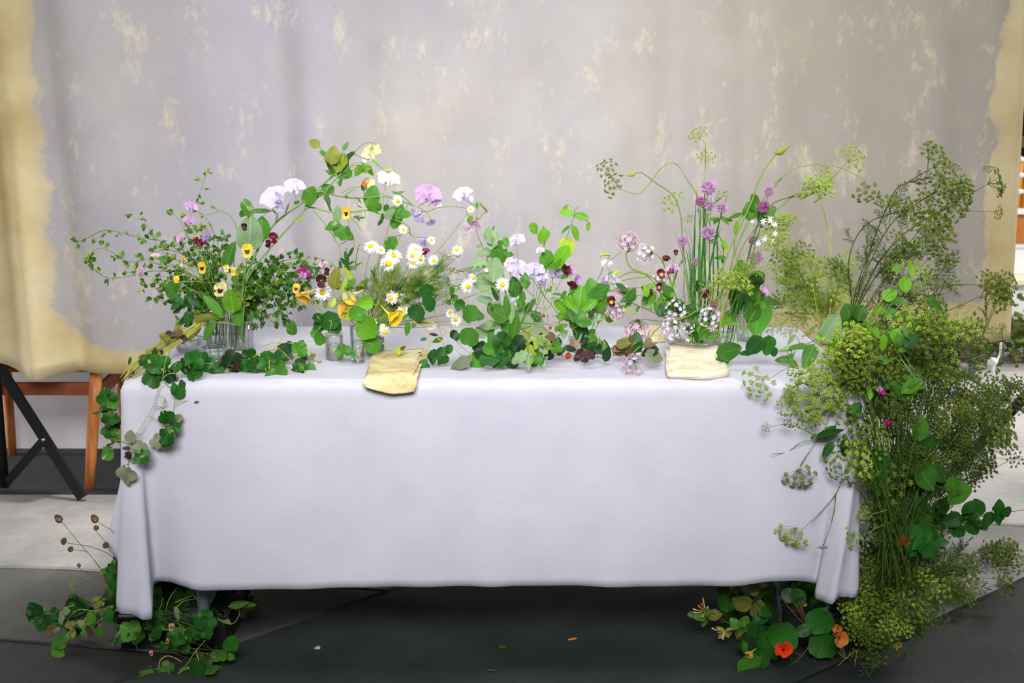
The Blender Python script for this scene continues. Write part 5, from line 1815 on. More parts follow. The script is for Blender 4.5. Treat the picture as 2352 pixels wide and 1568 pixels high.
plant('pea_shoot', 'tall bright pea shoot with paired oval leaves rising over the centre', 'vine', [[(1285, 760)] + z4([(1240, 980), (1110, 800), (1075, 700), (1080, 600), (1200, 560), (1270, 580), (1290, 400), (1345, 230), (1378, 125), (1380, 70)]), z4([(1140, 600), (1125, 480), (1120, 400)]), z4([(1380, 120), (1400, 70), (1420, 45)])], CY,
      [('ovate', 'bright', q4(1310, 104), 32, 165), ('ovate', 'bright', q4(1446, 140), 32, 345), ('ovate', 'bright', q4(1388, 284), 36, 290), ('lance', 'mid', q4(1300, 247), 26, 215), ('broad', 'lime', q4(1320, 400), 42, 280), ('broad', 'brightv', q4(1262, 470), 50, 70), ('broad', 'brightv', q4(1190, 540), 44, 200), ('broad', 'mid', q4(1140, 505), 38, 240), ('lance', 'bright', q4(1112, 290), 40, 100), ('broad', 'bright', q4(1115, 310), 34, 260), ('ovate', 'bright', q4(1225, 560), 34, 240), ('ovate', 'lime', q4(1080, 430), 22, 200)], .0016, 'g')
plant('pea_shoot', 'thin leafy stems crossing in the gap between centre and strawberry leaves', 'vine', [z4([(1270, 1030), (1200, 920), (1110, 810), (1030, 690), (1000, 660)]), z4([(1040, 950), (1110, 800), (1130, 700), (1135, 590)]), z4([(1140, 650), (1185, 660), (1200, 720), (1260, 800), (1300, 850)]), z4([(1170, 840), (1230, 835), (1310, 860)]), z4([(1040, 1040), (1140, 1060), (1260, 1090)])], CY,
      [('ovate', 'mid', q4(1225, 800), 22, 160), ('ovate', 'mid', q4(1285, 805), 20, 70), ('ovate', 'mid', q4(1160, 770), 16, 10), ('lance', 'lime', q4(1130, 920), 12, 90), ('lance', 'olive', q4(1150, 995), 10, 100)], .0013, 'g')
plant('strawberry_plant', 'strawberry plant with bright toothed leaves right of centre', 'plant', [[(1340, 800), (1335, 740), (1325, 690)], [(1342, 800), (1345, 720), (1350, 680)], [(1338, 800), (1310, 730), (1300, 700)]], CY,
      [('trefoil', 'brightv', q4(1420, 870), 66, 85), ('trefoil', 'brightv', q4(1300, 930), 56, 150), ('trefoil', 'bright', q4(1370, 1030), 40, 260), ('broad', 'mid', q4(1380, 760), 30, 110), ('trefoil', 'mid', q4(1420, 1010), 50, 60), ('trefoil', 'deep', q4(1410, 1100), 48, 250), ('trefoil', 'sage', q4(1280, 1140), 40, 200), ('trefoil', 'mid', q4(1520, 1170), 36, 330), ('trefoil', 'drk', q4(1450, 1180), 44, 80), ('trefoil', 'sage', q4(1600, 1210), 34, 290), ('trefoil', 'deep', q4(1500, 1260), 34, 280), ('trefoil', 'drk', q4(1230, 1240), 30, 160)], .0014, 'g')
plant('mallow_stem', 'tall broad round-leaved mallow behind the strawberry leaves', 'stem', [[(1345, 800), (1365, 740), (1385, 690)], [(1350, 800), (1375, 740), (1395, 700)]], CY + .05,
      [('broad', 'midv', q4(1530, 770), 52, 100), ('broad', 'midv', q4(1600, 790), 50, 30), ('broad', 'mid', q4(1600, 880), 46, 60), ('round', 'deep', q4(1530, 940), 36, 90), ('ovate', 'mid', q4(1490, 850), 36, 80), ('lance', 'lime', q4(1660, 1000), 26, 320), ('lance', 'sage', q4(1530, 1020), 40, 10)], .0018, 's')
for lab, x, y, r_, c, a in (('pale lilac sweet pea high above the centre', 885, 342, 15, 'lilac', 90), ('large pale lilac sweet pea at the heart of the centre', 900, 585, 22, 'lilac', 100), ('pale lilac sweet pea right of the large one', 1035, 595, 17, 'lilac', 80), ('violet sweet pea under the big pea leaf', 1220, 625, 12, 'violet', 230), ('pale lilac sweet pea low between the grey-green leaves', 862, 862, 16, 'lilac', 60), ('small lilac bloom left of the large centre sweet pea', 815, 530, 11, 'blush', 110), ('faint lilac bloom in the gap below the centre pair', 1100, 660, 11, 'lilac', 90), ('pale pink keel beside the first dark burgundy bud', 1355, 600, 11, 'mauve', 330), ('pale mauve petals by the second dark burgundy bud', 1405, 685, 11, 'mauve', 30), ('faint violet bloom at upper right of the centre', 1085, 430, 8, 'blush', 80), ('tiny lilac bloom below the faint one in the gap', 1105, 715, 8, 'violet', 260)):
    sweetpea(lab, q4(x, y), CY - .02, r_, (*q4(1000 + (x - 1000) * .5, 900), CY), c, None, a)
sweetpea('dark burgundy bud under the big bright pea leaf', q4(1312, 593), CY - .03, 9, (*q4(1270, 560), CY), 'maroon', 'wine', 200)
sweetpea('second dark burgundy bud lower right on the same shoot', q4(1362, 718), CY - .03, 9, (*q4(1280, 600), CY), 'maroon', 'wine', 250)
viola('dark maroon viola with a yellow eye left of the scape curls', q(6, 290, 590), .26, 13, (*q(6, 100, 780), .30), ('maroon', 'wine', 'amber'), (-.2, -1, .1))
# brown and dark undergrowth along the table at the centre right
rr = [(1262, 812, 'drk'), (1290, 806, 'deep'), (1360, 806, 'drk'), (1375, 800, 'drk'), (1395, 812, 'drk'), (1420, 800, 'brown'), (1432, 790, 'olive'), (1448, 785, 'brown'), (1445, 805, 'brown'), (1465, 795, 'deep'), (1350, 815, 'plum'), (1310, 800, 'drk'), (1330, 815, 'plum'), (1275, 795, 'plum')]
plant('dark_undergrowth', 'mat of dark wilted leaves and roots between the strawberry plant and the bowl', 'plant', [[(1255, 815), (1300, 818), (1350, 820), (1400, 818), (1450, 812)], [(1330, 820), (1345, 826), (1365, 823)], [(1290, 818), (1320, 815), (1380, 822), (1388, 828)]], .17,
      [(random.choice(('broad', 'ovate', 'lobed')), c, (x, y), random.uniform(24, 36), random.uniform(0, 360)) for x, y, c in rr], .001, 'b')
plant('wilted_leaf', 'big wilted olive leaf with striped stems right of the strawberry plant', 'leaf', [zp(6, [(300, 1100), (360, 1080), (420, 1050), (480, 1010)]), zp(6, [(310, 1130), (380, 1120), (460, 1090)]), zp(6, [(320, 1150), (400, 1150), (470, 1120)])], .20,
      [('broad', 'olive', q(6, 430, 1040), 36, 60), ('broad', 'brown', q(6, 400, 1100), 34, 20), ('ovate', 'brown', q(6, 230, 1030), 18, 130)], .0012, 'b')
plant('sage_leaf_cluster', 'dark and grey leaf cluster on the cloth left of the chive bowl', 'leaf', [zp(6, [(500, 1130), (600, 1120), (700, 1150)])], .17,
      [('broad', 'deep', q(6, 545, 1020), 40, 80), ('broad', 'drk', q(6, 690, 1110), 38, 190), ('broad', 'grey', q(6, 740, 1165), 42, 350), ('lance', 'brown', q(6, 690, 1050), 34, 15), ('broad', 'grey', q(6, 660, 1030), 26, 250), ('ovate', 'deep', q(6, 500, 1075), 26, 200)], .0012, 'd')

# ================================================================ chive bowl
KY = VI[1].y
z5 = lambda pts: zp(5, pts)
z6 = lambda pts: zp(6, pts)
q5 = lambda x, y: q(5, x, y)
q6 = lambda x, y: q(6, x, y)
kb = (1602, 792, KY)
# tubular chive leaves
for i, (tip, mid, rr) in enumerate((((972, 590), (950, 1000), .0020), ((1235, 618), (1150, 950), .0022), ((985, 720), (1000, 1000), .0016), ((780, 930), (860, 1200), .0010), ((870, 910), (920, 1150), .0010), ((905, 915), (935, 1100), .0009), ((1040, 560), (1030, 900), .0026),
                                    ((1100, 640), (1080, 1000), .0012), ((1215, 690), (1120, 1050), .0020), ((880, 1090), (920, 1300), .0030), ((900, 1100), (935, 1300), .0026), ((1010, 800), (990, 1100), .0022), ((1060, 820), (1020, 1150), .0024), ((1180, 900), (1090, 1200), .0018), ((960, 900), (950, 1200), .0026), ((1000, 1000), (1000, 1250), .0026))):
    lab = ('tallest straight chive leaf left in the bundle', 'tallest chive leaf leaning right in the bundle', 'thin dark chive leaf beside the tallest left one', 'wispy dry chive leaf leaning farthest left', 'wispy chive leaf second from the left', 'wispy chive leaf third from the left', 'thick upright chive stalk under the topmost flower',
           'fine chive leaf right of the thick stalk', 'chive leaf leaning right below the tallest', 'broad chive leaf at the left front of the bundle')[i] if i < 10 else 'one of the upright green chive leaves in the middle of the bundle'
    P = [at(1600 + random.uniform(-14, 14), 788, KY + random.uniform(-.012, .012)), at(*q5(mid[0] + random.uniform(-15, 15), 1500), KY), at(*q5(*mid), KY + random.uniform(-.02, .02)), at(*q5(*tip), KY + random.uniform(-.03, .03))]
    t = Thing('chive_leaf', lab, 'chive', P[0], 'chive leaves in the middle of the bundle' if i >= 10 else None)
    m = MB()
    C_ = catmull(P, 7)
    n_ = len(C_)
    tube(m, C_, 0, 0, 6, True, [rr * (1 - .85 * max(0, (k / n_ - .6) / .4)) for k in range(n_)])
    t.mesh('blade', m, SM['c'])
    m = MB()
    tube(m, [P[0] + Vector((0, 0, .001)), P[0] + Vector((0, 0, .016))], rr * 1.25, rr * 1.1, 6)
    t.mesh('sheath', m, SM['s'])
for lab, x, y, r_, dp in (('topmost chive flower, large and pale with a deeper side', 1072, 562, 17, 0), ('small deep pink chive flower left under the topmost', 1000, 678, 10.5, 1), ('chive flower just right under the topmost', 1078, 715, 11.5, 0), ('faded chive flower right of the upper trio', 1190, 735, 12, 0), ('large round chive flower in the middle of the bundle', 1070, 948, 15.5, 0), ('chive flower left of the bundle with a pink middle', 853, 1022, 12.5, 0),
                          ('chive flower on the right over the vine leaves', 1545, 727, 13.5, 1), ('faded brownish chive flower high on the right', 1592, 595, 11, 0), ('chive flower at the right under the white stars', 1482, 1165, 16, 0), ('dark closed chive flower left of the white stars', 1455, 1015, 10, 1), ('chive flower half hidden low behind the chive leaves', 970, 1195, 9, 0), ('bright magenta chive flower low at the bowl', 1120, 1560, 9, 1)):
    X, Yp = q5(x, y)
    chive_flower(lab, (X, Yp), KY + random.uniform(-.04, .01), r_ * 1.12, (1602 + (X - 1602) * (.12 if X < 1690 else .5), 785, KY), bool(dp))
chive_flower('small magenta chive flower drooping over the bowl', q6(1355, 640), KY - .05, 8.5, (1605, 770, KY), True)
# garlic scapes
def scape(label, pts, Y, bud, r=.0024):
    P = pts3(pts, Y, 0)
    t = Thing('garlic_scape', label, 'scape', P[0])
    path = simple_stem(t, P, r, 'g')
    if bud:
        a, b = at(*bud[0], P[-1].y), at(*bud[1], P[-1].y)
        C_ = [a.lerp(b, f) + Vector((0, 0, -.004)) * math.sin(f * 3.14) for f in np.linspace(0, 1, 12)]
        w_ = bud[2] * mpp(a)
        m = MB()
        tube(m, C_, 0, 0, 10, True, [w_ * x for x in (.25, .6, .9, 1, .92, .7, .45, .3, .2, .14, .09, .03)])
        t.mesh('bud', m, leafmat('bud_green', (150, 170, 70), .15, .5, .1))
    return t


scape('garlic scape with the long pointed bud reaching highest at right', [(1608, 785)] + z5([(1090, 1500), (1180, 1280), (1290, 1010), (1440, 690), (1480, 560), (1560, 400), (1650, 270)]), KY - .02, (q5(1640, 270), q5(1815, 165), 9), .0026)
scape('garlic scape bending left to a small round bud', [(1590, 785)] + z5([(905, 1500), (860, 1200), (848, 960), (830, 780), (770, 630), (620, 520), (510, 440), (445, 437)]), KY, (q5(450, 437), q5(330, 452), 5), .0020)
scape('thick stem curving at left below the burgundy violas', [(1570, 790)] + z6([(930, 800), (830, 560), (720, 390), (640, 320), (520, 290), (420, 320), (370, 350)]), KY - .03, None, .0022)
scape('thick pale stem leaning right from behind the left chive leaves', [(1570, 740)] + z6([(880, 600), (930, 430), (985, 250), (1040, 160), (1060, 140)]), KY + .03, None, .0036)
scape('pale hooked stem arching over the small magenta flower', z6([(1180, 640), (1260, 480), (1340, 420), (1400, 480), (1405, 600), (1370, 690), (1310, 655)]), KY - .06, None, .0016)
scape('green stem crossing low in front of the bowl', z6([(930, 800), (1060, 760), (1180, 690), (1275, 620)]), KY - .08, None, .0022)
scape('yellow green stem trailing left of the bowl to the fallen onion flower', z6([(820, 840), (730, 920), (640, 1050), (560, 1090), (470, 1150)]), KY - .10, None, .0018)
for k_, (a_, b_, lab) in enumerate((((1290, 1010), (1310, 1300), 'pale stalk right of the long scape'), ((1450, 830), (1330, 1040), 'thin stalk beside the long scape'), ((1520, 930), (1290, 1250), 'thin stalk leaning to the white stars'))):
    scape(lab, [(1612, 785)] + z5([(1180, 1480), b_, a_]), KY, None, .0014)
# onion umbels
onion_umbel('large pink onion flower standing at the left of the scapes', q5(385, 1045), KY, 26, [(1560, 745), *z5([(660, 1400), (530, 1300), (420, 1260), (375, 1190), (365, 1130)])], 'pink', (0, -.3, 1))
onion_umbel('pale lilac onion flower facing left behind the large pink one', q5(540, 1130), KY + .03, 22, [(1575, 745), *z5([(760, 1400), (690, 1220), (640, 1145)])], 'blush', (-1, -.4, -.1))
onion_umbel('faint lilac onion flower behind the burgundy violas', q6(800, 380), KY + .06, 19, [(1575, 745, KY), *z6([(900, 560)])], 'blush', (-.6, -.4, .6))
onion_umbel('white lilac onion flower at the right rim of the bowl', q6(1310, 770), KY - .07, 24, [(1600, 790, KY), *z6([(1250, 900), (1330, 860)])], 'blush', (-.1, -.8, .6))
onion_umbel('lilac onion flower leaning on the left rim of the bowl', q6(950, 690), KY - .04, 23, [(1590, 780, KY), *z6([(1100, 800)])], 'blush', (-.5, -.7, .4))
onion_umbel('lilac onion flower hanging over the bowl at left', q6(920, 880), KY - .07, 24, [(1595, 770, KY), *z6([(1100, 720), (1030, 770)])], 'blush', (-.6, -.6, -.6))
onion_umbel('small lilac onion flower inside the glass bowl', q6(1085, 870), KY - .02, 15, [(1600, 785, KY)], 'blush', (-.2, -.8, .3))
onion_umbel('drooping lilac onion flower left of the bowl above the dark leaves', q6(560, 880), KY - .06, 30, [(1560, 740), *z6([(760, 800), (650, 785), (590, 790)])], 'pink', (-.1, -.3, -1), 'd', .0011)
onion_umbel('pink lilac onion flower fallen on the cloth left of the cream napkin', q6(520, 1250), .07, 25, [(*q6(600, 1060), .14), (*q6(520, 1130), .10)], 'pink', (-.1, -.8, -.2))
onion_umbel('dried onion flower by the dark maroon viola', q6(345, 690), KY - .06, 22, [(1540, 735, KY), *z6([(520, 620), (420, 590)])], 'pink', (-.2, -.4, -.9), 'd', .0011)
def stars(label, pts, Y, base):
    p0 = at(*base)
    t = Thing('star_flower', label, 'flower', p0)
    hub = at(pts[0][0] - 12, pts[0][1] + 40, Y)
    simple_stem(t, [p0, p0.lerp(hub, .5), hub], .0011, 'g')
    for k, (x, y, r_) in enumerate(pts):
        p = at(x, y, Y + random.uniform(-.02, .02))
        m = MB(); tube(m, catmull([hub, hub.lerp(p, .5) + Vector((0, 0, .006)), p], 4), .0006, .0005, 4, False); t.mesh('pedicel', m, SM['g'])
        hf = head_frame(p, Vector((random.uniform(-.5, .5), -1, random.uniform(-.2, .6))))
        for j in range(6):
            b = j * math.pi / 3
            t.inst('petal', leafmesh('lance', j % 3, PM['white'], 'star'), hf @ frame((0, 0, 0), (math.cos(b), math.sin(b), .35), (0, 0, 1), r_ * mpp(p)))
    return t


stars('upper cluster of white starry flowers at the right of the chives', [(*q5(1540, 850), 10), (*q5(1600, 840), 10), (*q5(1640, 880), 9), (*q5(1450, 850), 7)], KY - .02, (1640, 770, KY))
stars('lower cluster of white starry flowers at the right of the chives', [(*q5(1550, 1000), 10), (*q5(1640, 960), 10), (*q5(1610, 1020), 9), (*q5(1490, 1040), 10)], KY - .03, (1645, 770, KY))
# violas and sweet peas around the bowl
for lab, x, y, r_, cc, nv in (('wine-red viola pair left of the thick curved stem', 805, 305, 12, ('wine', 'maroon', 'amber'), (.2, -.9, .2)), ('dark maroon viola low left of the leaning stem', 640, 470, 11, ('maroon', 'maroon', 'wine'), (-.4, -.9, 0)), ('wine-red bud right of the low maroon viola', 700, 490, 8, ('wine', 'wine', 'maroon'), (.4, -.9, 0)),
                              ('wine and pink viola below the viola pair', 785, 440, 10, ('wine', 'maroon', 'pink'), (.3, -.9, 0)), ('tiny dark maroon viola high beside the chive flower', 960, 85, 7, ('maroon', 'maroon', 'maroon'), (-.3, -.9, .3)), ('magenta and mauve viola in front of the chive leaves', 1265, 500, 13, ('wine', 'mauve', 'maroon'), (.2, -.9, -.1)), ('black viola peeking left of the magenta one', 1178, 445, 6, ('maroon', 'maroon', 'maroon'), (-.4, -.9, 0))):
    viola(lab, q6(x, y), KY - .05, r_, (*q6(900, 700), KY), cc, nv)
sweetpea('closed purple bud on a thin stalk above the viola pair', q6(860, 150), KY, 7, (*q6(830, 330), KY), 'wine', 'maroon', 85)
sweetpea('mauve and wine sweet pea right of the viola pair', q6(925, 265), KY - .02, 12, (*q6(960, 460), KY), 'mauve', 'wine', 100)
sweetpea('pale mauve and black viola on the right vine leaves', q6(1868, 480), KY - .03, 12, (*q6(1820, 620), KY), 'mauve', 'mauve', 80)
viola('black lower lip of the pale mauve bloom at right', q6(1868, 528), KY - .035, 6, (*q6(1820, 620), KY), ('maroon', 'maroon', 'maroon'), (.1, -1, 0))
for lab, x, y, r_, c in (('lilac sweet pea at far left of the scape curls', 240, 200, 9, 'blush'), ('pale lilac sweet pea over the mallow leaf', 300, 380, 14, 'lilac'), ('small violet bud left of the pale lilac one', 215, 390, 10, 'violet'), ('faded pink sweet pea right of the mallow leaf', 385, 480, 12, 'pink')):
    sweetpea(lab, q6(x, y), KY, r_, (*q6(500, 600), KY), c)
plant('pea_vine', 'thin vine with drooped tip curving at left of the scapes', 'vine', [z6([(120, 430), (170, 330), (220, 220), (300, 150), (400, 80)]), z6([(250, 170), (270, 120), (200, 120), (175, 135)]), z6([(230, 450), (270, 380), (260, 310), (300, 290)])], KY,
      [('lance', 'lime', q6(225, 110), 22, 170), ('lance', 'lime', q6(330, 300), 20, 30), ('lance', 'bright', q6(280, 270), 18, 120), ('lance', 'lime', q6(370, 320), 18, 350)], .001, 'd')
plant('leafy_branch', 'branch of fresh toothed leaves spreading left of the bowl', 'branch', [[(1585, 780)] + z6([(880, 720), (760, 600), (620, 540), (500, 530), (420, 560)]), z6([(800, 720), (700, 680), (560, 640), (480, 600)]), z6([(400, 380), (560, 350), (650, 345), (670, 310)]), z6([(700, 410), (620, 450), (480, 460), (400, 470), (240, 500)]), z6([(250, 490), (400, 450), (540, 470)])], KY - .03,
      [('ovate', 'mid', q6(470, 570), 36, 200), ('ovate', 'mid', q6(500, 520), 30, 60), ('ovate', 'bright', q6(650, 480), 30, 100), ('ovate', 'bright', q6(720, 560), 32, 60), ('broad', 'mid', q6(840, 620), 46, 80), ('broad', 'mid', q6(880, 480), 40, 120), ('ovate', 'bright', q6(890, 530), 30, 30), ('broad', 'deep', q6(960, 610), 34, 20), ('broad', 'deep', q6(830, 690), 34, 230), ('ovate', 'deep', q6(390, 440), 26, 140), ('ovate', 'mid', q6(470, 495), 30, 10), ('lance', 'lime', q6(450, 690), 22, 240), ('lance', 'mid', q6(560, 680), 14, 270), ('ovate', 'mid', q6(640, 590), 26, 250), ('lance', 'mid', q6(750, 660), 24, 280), ('lance', 'bright', q6(690, 640), 22, 120)], .0014, 'g')
plant('leafy_branch', 'dark ribbed leaves filling the chive bowl', 'plant', [[(1600, 795), (1590, 760), (1580, 720)], [(1602, 795), (1620, 760), (1635, 740)]], KY - .02,
      [('broad', 'deep', q6(1090, 700), 36, 60), ('ovate', 'deep', q6(1040, 680), 34, 160), ('ovate', 'mid', q6(1160, 820), 36, 110), ('ovate', 'bright', q6(1240, 860), 36, 60), ('lance', 'mid', q6(1230, 920), 40, 80), ('lance', 'deep', q6(1170, 920), 44, 100), ('lance', 'mid', q6(1110, 930), 40, 130), ('lance', 'mid', q6(1270, 940), 34, 50), ('sage', 'bright', q6(1340, 960), 34, 10), ('sage', 'bright', q6(1520, 840), 40, 350), ('sage', 'bright', q6(1470, 800), 34, 20)], .0016, 's')
# vine leaves right of the bowl
plant('vine_branch', 'vine with big heart-shaped leaves standing right of the chive bowl', 'vine', [[(1725, 780)] + z6([(1700, 900), (1720, 700), (1760, 500), (1790, 400)]), z6([(1740, 640), (1600, 560), (1520, 560)]), [(1730, 780), (1720, 700), (1715, 640)]], KY + .12,
      [('broad', 'midv', q6(1790, 380), 44, 250), ('broad', 'deepv', q6(1830, 370), 34, 290), ('broad', 'deepv', q6(1560, 590), 62, 120), ('broad', 'deep', q6(1640, 570), 48, 60), ('broad', 'midv', q6(1810, 770), 74, 265), ('broad', 'mid', q6(1790, 470), 50, 100), ('ovate', 'mid', q6(1940, 600), 44, 350), ('broad', 'sage', q6(1640, 670), 40, 30), ('round', 'midv', q6(1530, 740), 24, 90), ('ovate', 'mid', q6(2030, 670), 24, 10), ('broad', 'mid', q6(1640, 260), 40, 90), ('broad', 'mid', q6(1740, 680), 50, 100), ('ovate', 'bright', q6(1770, 580), 44, 250)], .0018, 'g')
plant('vine_branch', 'climbing vine with paired leaves behind the long scape', 'vine', [[(1650, 770)] + z5([(1250, 1450), (1300, 1000), (1330, 850), (1420, 760), (1480, 680)]), z5([(1200, 1180), (1130, 1000), (1060, 830), (1030, 720)]), z5([(1300, 870), (1240, 830), (1180, 830)])], KY + .03,
      [('broad', 'mid', q5(1460, 690), 38, 110), ('broad', 'mid', q5(1430, 760), 40, 250), ('broad', 'mid', q5(1590, 760), 34, 20), ('broad', 'deep', q5(1530, 810), 30, 250), ('ovate', 'mid', q5(1300, 800), 40, 190), ('ovate', 'mid', q5(1125, 835), 22, 170), ('ovate', 'mid', q5(1210, 845), 26, 320), ('ovate', 'bright', q5(1208, 1050), 22, 120), ('ovate', 'mid', q5(1110, 1025), 22, 190), ('ovate', 'mid', q5(1170, 1165), 26, 180), ('lance', 'bright', q5(1310, 900), 30, 80), ('ovate', 'bright', q5(1460, 790), 30, 60), ('broad', 'deep', q5(1480, 1340), 38, 170)], .0014, 'y')
plant('bean_leaves', 'glossy trio of bean leaves lying on the cloth right of the cream napkin', 'leaf', [z6([(1400, 1010), (1480, 1060), (1560, 1060)]), z6([(1600, 1020), (1700, 850), (1790, 690)]), z6([(1850, 980), (1845, 900)]), z6([(1420, 970), (1540, 930), (1640, 850)])], .12,
      [('broad', 'midv', q6(1520, 1120), 56, 5), ('broad', 'deepv', q6(1780, 1060), 48, 240), ('broad', 'deepv', q6(1915, 1055), 44, 265), ('ovate', 'deep', q6(1690, 1130), 30, 190)], .0018, 'g')
plant('feather_leaf_sprig', 'lime feathery leaf tuft just right of the chive leaves', 'fennel', [[(1655, 770)] + z6([(1430, 740), (1480, 560), (1520, 440)]), z6([(1450, 700), (1500, 500), (1560, 420)])], KY - .05, [], .0014, 'y')
fennel('lime fennel frond spreading right over the vine leaves', [(1650, 770)] + z6([(1460, 640), (1540, 440), (1640, 350), (1750, 240)]), KY - .05, [(*q6(1560, 400), 36, 60, .6), (*q6(1450, 400), 30, 110, .6), (*q6(1660, 420), 34, 40, .7)], 'umb', 'y', .0013, feathers=10)

# ================================================================ fennel: right of the bowl and the tall sprays
z7 = lambda pts: zp(7, pts)
q7 = lambda x, y: q(7, x, y)
FY = .38
fb = (1900, 745, FY)
def fen(lab, path, Y, heads, **k):
    return fennel(lab, path, Y, heads, **k)


fen('fennel umbel nodding at far left on a long bent stalk', [(1650, 760)] + z5([(1200, 1100), (1100, 900), (970, 620), (880, 480), (820, 380), (750, 350), (660, 400), (590, 500), (500, 600), (430, 615), (310, 575)]), KY + .02, [(*q5(255, 540), 30, 165), (*q5(200, 400), 26, 120)], open_=True, col='umbd', sm='g', r=.0018)
fen('pale lime umbel at the very top behind the chives', [(1600, 770)] + z5([(1040, 1200), (1042, 600), (1045, 400), (1048, 180)]), KY + .08, [(*q5(985, 110), 24, 120), (*q5(1050, 310), 22, 90, .86)], open_=True, sm='g', feathers=3)
fen('faint umbel behind the left scape', [(1600, 770)] + z5([(1000, 1200), (920, 850), (850, 730)]), KY + .10, [(*q5(770, 690), 30, 130), (*q5(910, 820), 14, 280, .8)], open_=True, sm='y', r=.001)
fen('fennel stalk arching right to a starry hanging umbel', [(1660, 775)] + z5([(1250, 1300), (1420, 830), (1600, 600), (1700, 480)]) + z7([(0, 380), (120, 285), (260, 248), (400, 250), (520, 285), (650, 360)]), KY + .04, [(*q7(660, 440), 34, 270)], open_=True, sm='g', col='umbd')
fen('high starry umbel on a straight pale ray at upper right', [(1670, 775)] + z5([(1350, 1100), (1700, 720), (1830, 630)]) + z7([(300, 430), (400, 355), (530, 215)]), KY + .06, [(*q7(560, 200), 34, 60)], open_=True, sm='g')
fen('lime drooping umbel at the end of the right leaning stalks', [(1680, 775)] + z5([(1450, 1000), (1600, 720), (1800, 640)]) + z7([(100, 480), (200, 440)]), KY, [(*q7(240, 420), 34, 300), (*q7(360, 330), 30, 20), (*q7(330, 430), 30, 330)], sm='d')
fen('tall pale fennel stalk standing alone right of the vine', [(1915, 760)] + z7([(440, 1300), (410, 950), (380, 720), (345, 560), (310, 470)]), FY, [(*q7(340, 420), 34, 60), (*q7(280, 400), 30, 120)], sm='y', r=.0022, open_=False)
fen('pale fennel stalk curving left of the lone tall one', [(1905, 755)] + z7([(400, 1310), (330, 1130), (260, 990), (180, 840), (60, 730)]), FY, [(*q7(20, 700), 34, 140), (*q7(90, 640), 26, 90)], sm='y')
fen('dark dotted fennel stalk sloping to the upper left', [(1890, 760)] + z7([(320, 1260), (220, 1090), (120, 950), (0, 850)]), FY, [(*q7(-10, 790), 30, 120), (*q7(150, 960), 26, 60, .7)], sm='d', feathers=6)
haze = [(1800, 600, 34), (1840, 640, 34), (1815, 660, 36), (1850, 690, 34), (1880, 650, 32), (1900, 620, 30), (1930, 640, 30), (1860, 600, 30), (1830, 700, 32), (1890, 700, 32), (1945, 600, 28), (1800, 640, 30), (1790, 690, 30), (1925, 680, 30), (1950, 660, 26), (1775, 520, 28), (1785, 560, 28), (1795, 500, 18), (1845, 575, 28)]
for i, (x, y, r_) in enumerate(haze):
    fen('one of the pale lime fennel umbels in the haze right of the vine', [(1895 + random.uniform(-15, 15), 755), (1890 + (x - 1890) * .5, (y + 745) / 2), (x + 6, y + 18)], FY + random.uniform(-.05, .09), [(x, y, r_, random.uniform(60, 130))], sm='y', r=.0009, feathers=3, group='lime fennel umbels right of the vine', col='umb' if i % 3 else 'umbd')
# bundle of dark stalks leaning right to the tall sprays
tb_ = (1955, 700, .42)
for lab, P, H_ in (
    ('dark fennel stalk curving up to the highest tuft at far right', [(560, 1240), (600, 1100), (700, 880), (800, 650), (860, 600)], None),
):
    pass
def bundle(lab, P, heads, Y=(.40, .30), **k):
    return fen(lab, [(1945, 770)] + z7(P), Y, heads, **k)


bundle('outer dark fennel stalk bowing left of the bundle', [(550, 1250), (530, 960), (580, 780), (680, 660), (830, 600), (960, 570)], [(*q7(960, 560), 30, 20), (*q7(830, 520), 26, 90, .85)], sm='d', r=.0022, col='umbd', feathers=4, fmat='ferndark')
bundle('dark fennel stalk with the highest tuft at far right', [(560, 1260), (600, 1090), (720, 760), (860, 440), (960, 370), (1100, 285)], [(*q7(1140, 180), 34, 60), (*q7(1190, 270), 34, 0), (*q7(1110, 130), 22, 100), (*q7(1180, 330), 26, 340)], sm='d', r=.0022, col='umbd', feathers=2, fmat='ferndark')
bundle('dark stalk leading to the big olive umbel below the highest tuft', [(580, 1240), (680, 960), (830, 680), (1000, 540), (1160, 440)], [(*q7(1200, 420), 34, 20), (*q7(1110, 450), 34, 100), (*q7(1260, 470), 38, 330), (*q7(1080, 520), 28, 200)], sm='d', r=.0024, col='umbd', feathers=3, fmat='ferndark')
bundle('dark stalk bearing the brightest umbel mass at upper right', [(600, 1240), (740, 960), (900, 770), (1080, 640), (1240, 560), (1330, 500)], [(*q7(1320, 480), 44, 20), (*q7(1280, 400), 30, 80), (*q7(1350, 380), 30, 60), (*q7(1320, 560), 38, 320), (*q7(1370, 440), 28, 20), (*q7(1290, 270), 18, 80)], sm='d', r=.0024, col='umbd', feathers=2, fmat='ferndark')
bundle('dark stalk ending in the round umbel in the middle right', [(610, 1250), (760, 1000), (900, 880), (1060, 800), (1130, 780)], [(*q7(1130, 690), 48, 90), (*q7(1080, 660), 36, 130), (*q7(1190, 690), 40, 50)], sm='d', r=.002, col='umbd', feathers=3, fmat='ferndark')
bundle('short dark leafy stalk inside the bundle', [(580, 1230), (640, 1020), (700, 930), (800, 880), (900, 820)], [(*q7(880, 800), 30, 60), (*q7(840, 960), 34, 330)], sm='d', col='umbd', feathers=8, fmat='ferndark')
bundle('thin stalk leading to the lone fan umbel near the canvas edge', [(700, 1200), (900, 900), (1150, 600), (1400, 460), (1550, 375)], [(*q7(1590, 370), 36, 15), (*q7(1540, 280), 16, 100), (*q7(1625, 430), 18, 330)], sm='d', col='umbd', open_=False)
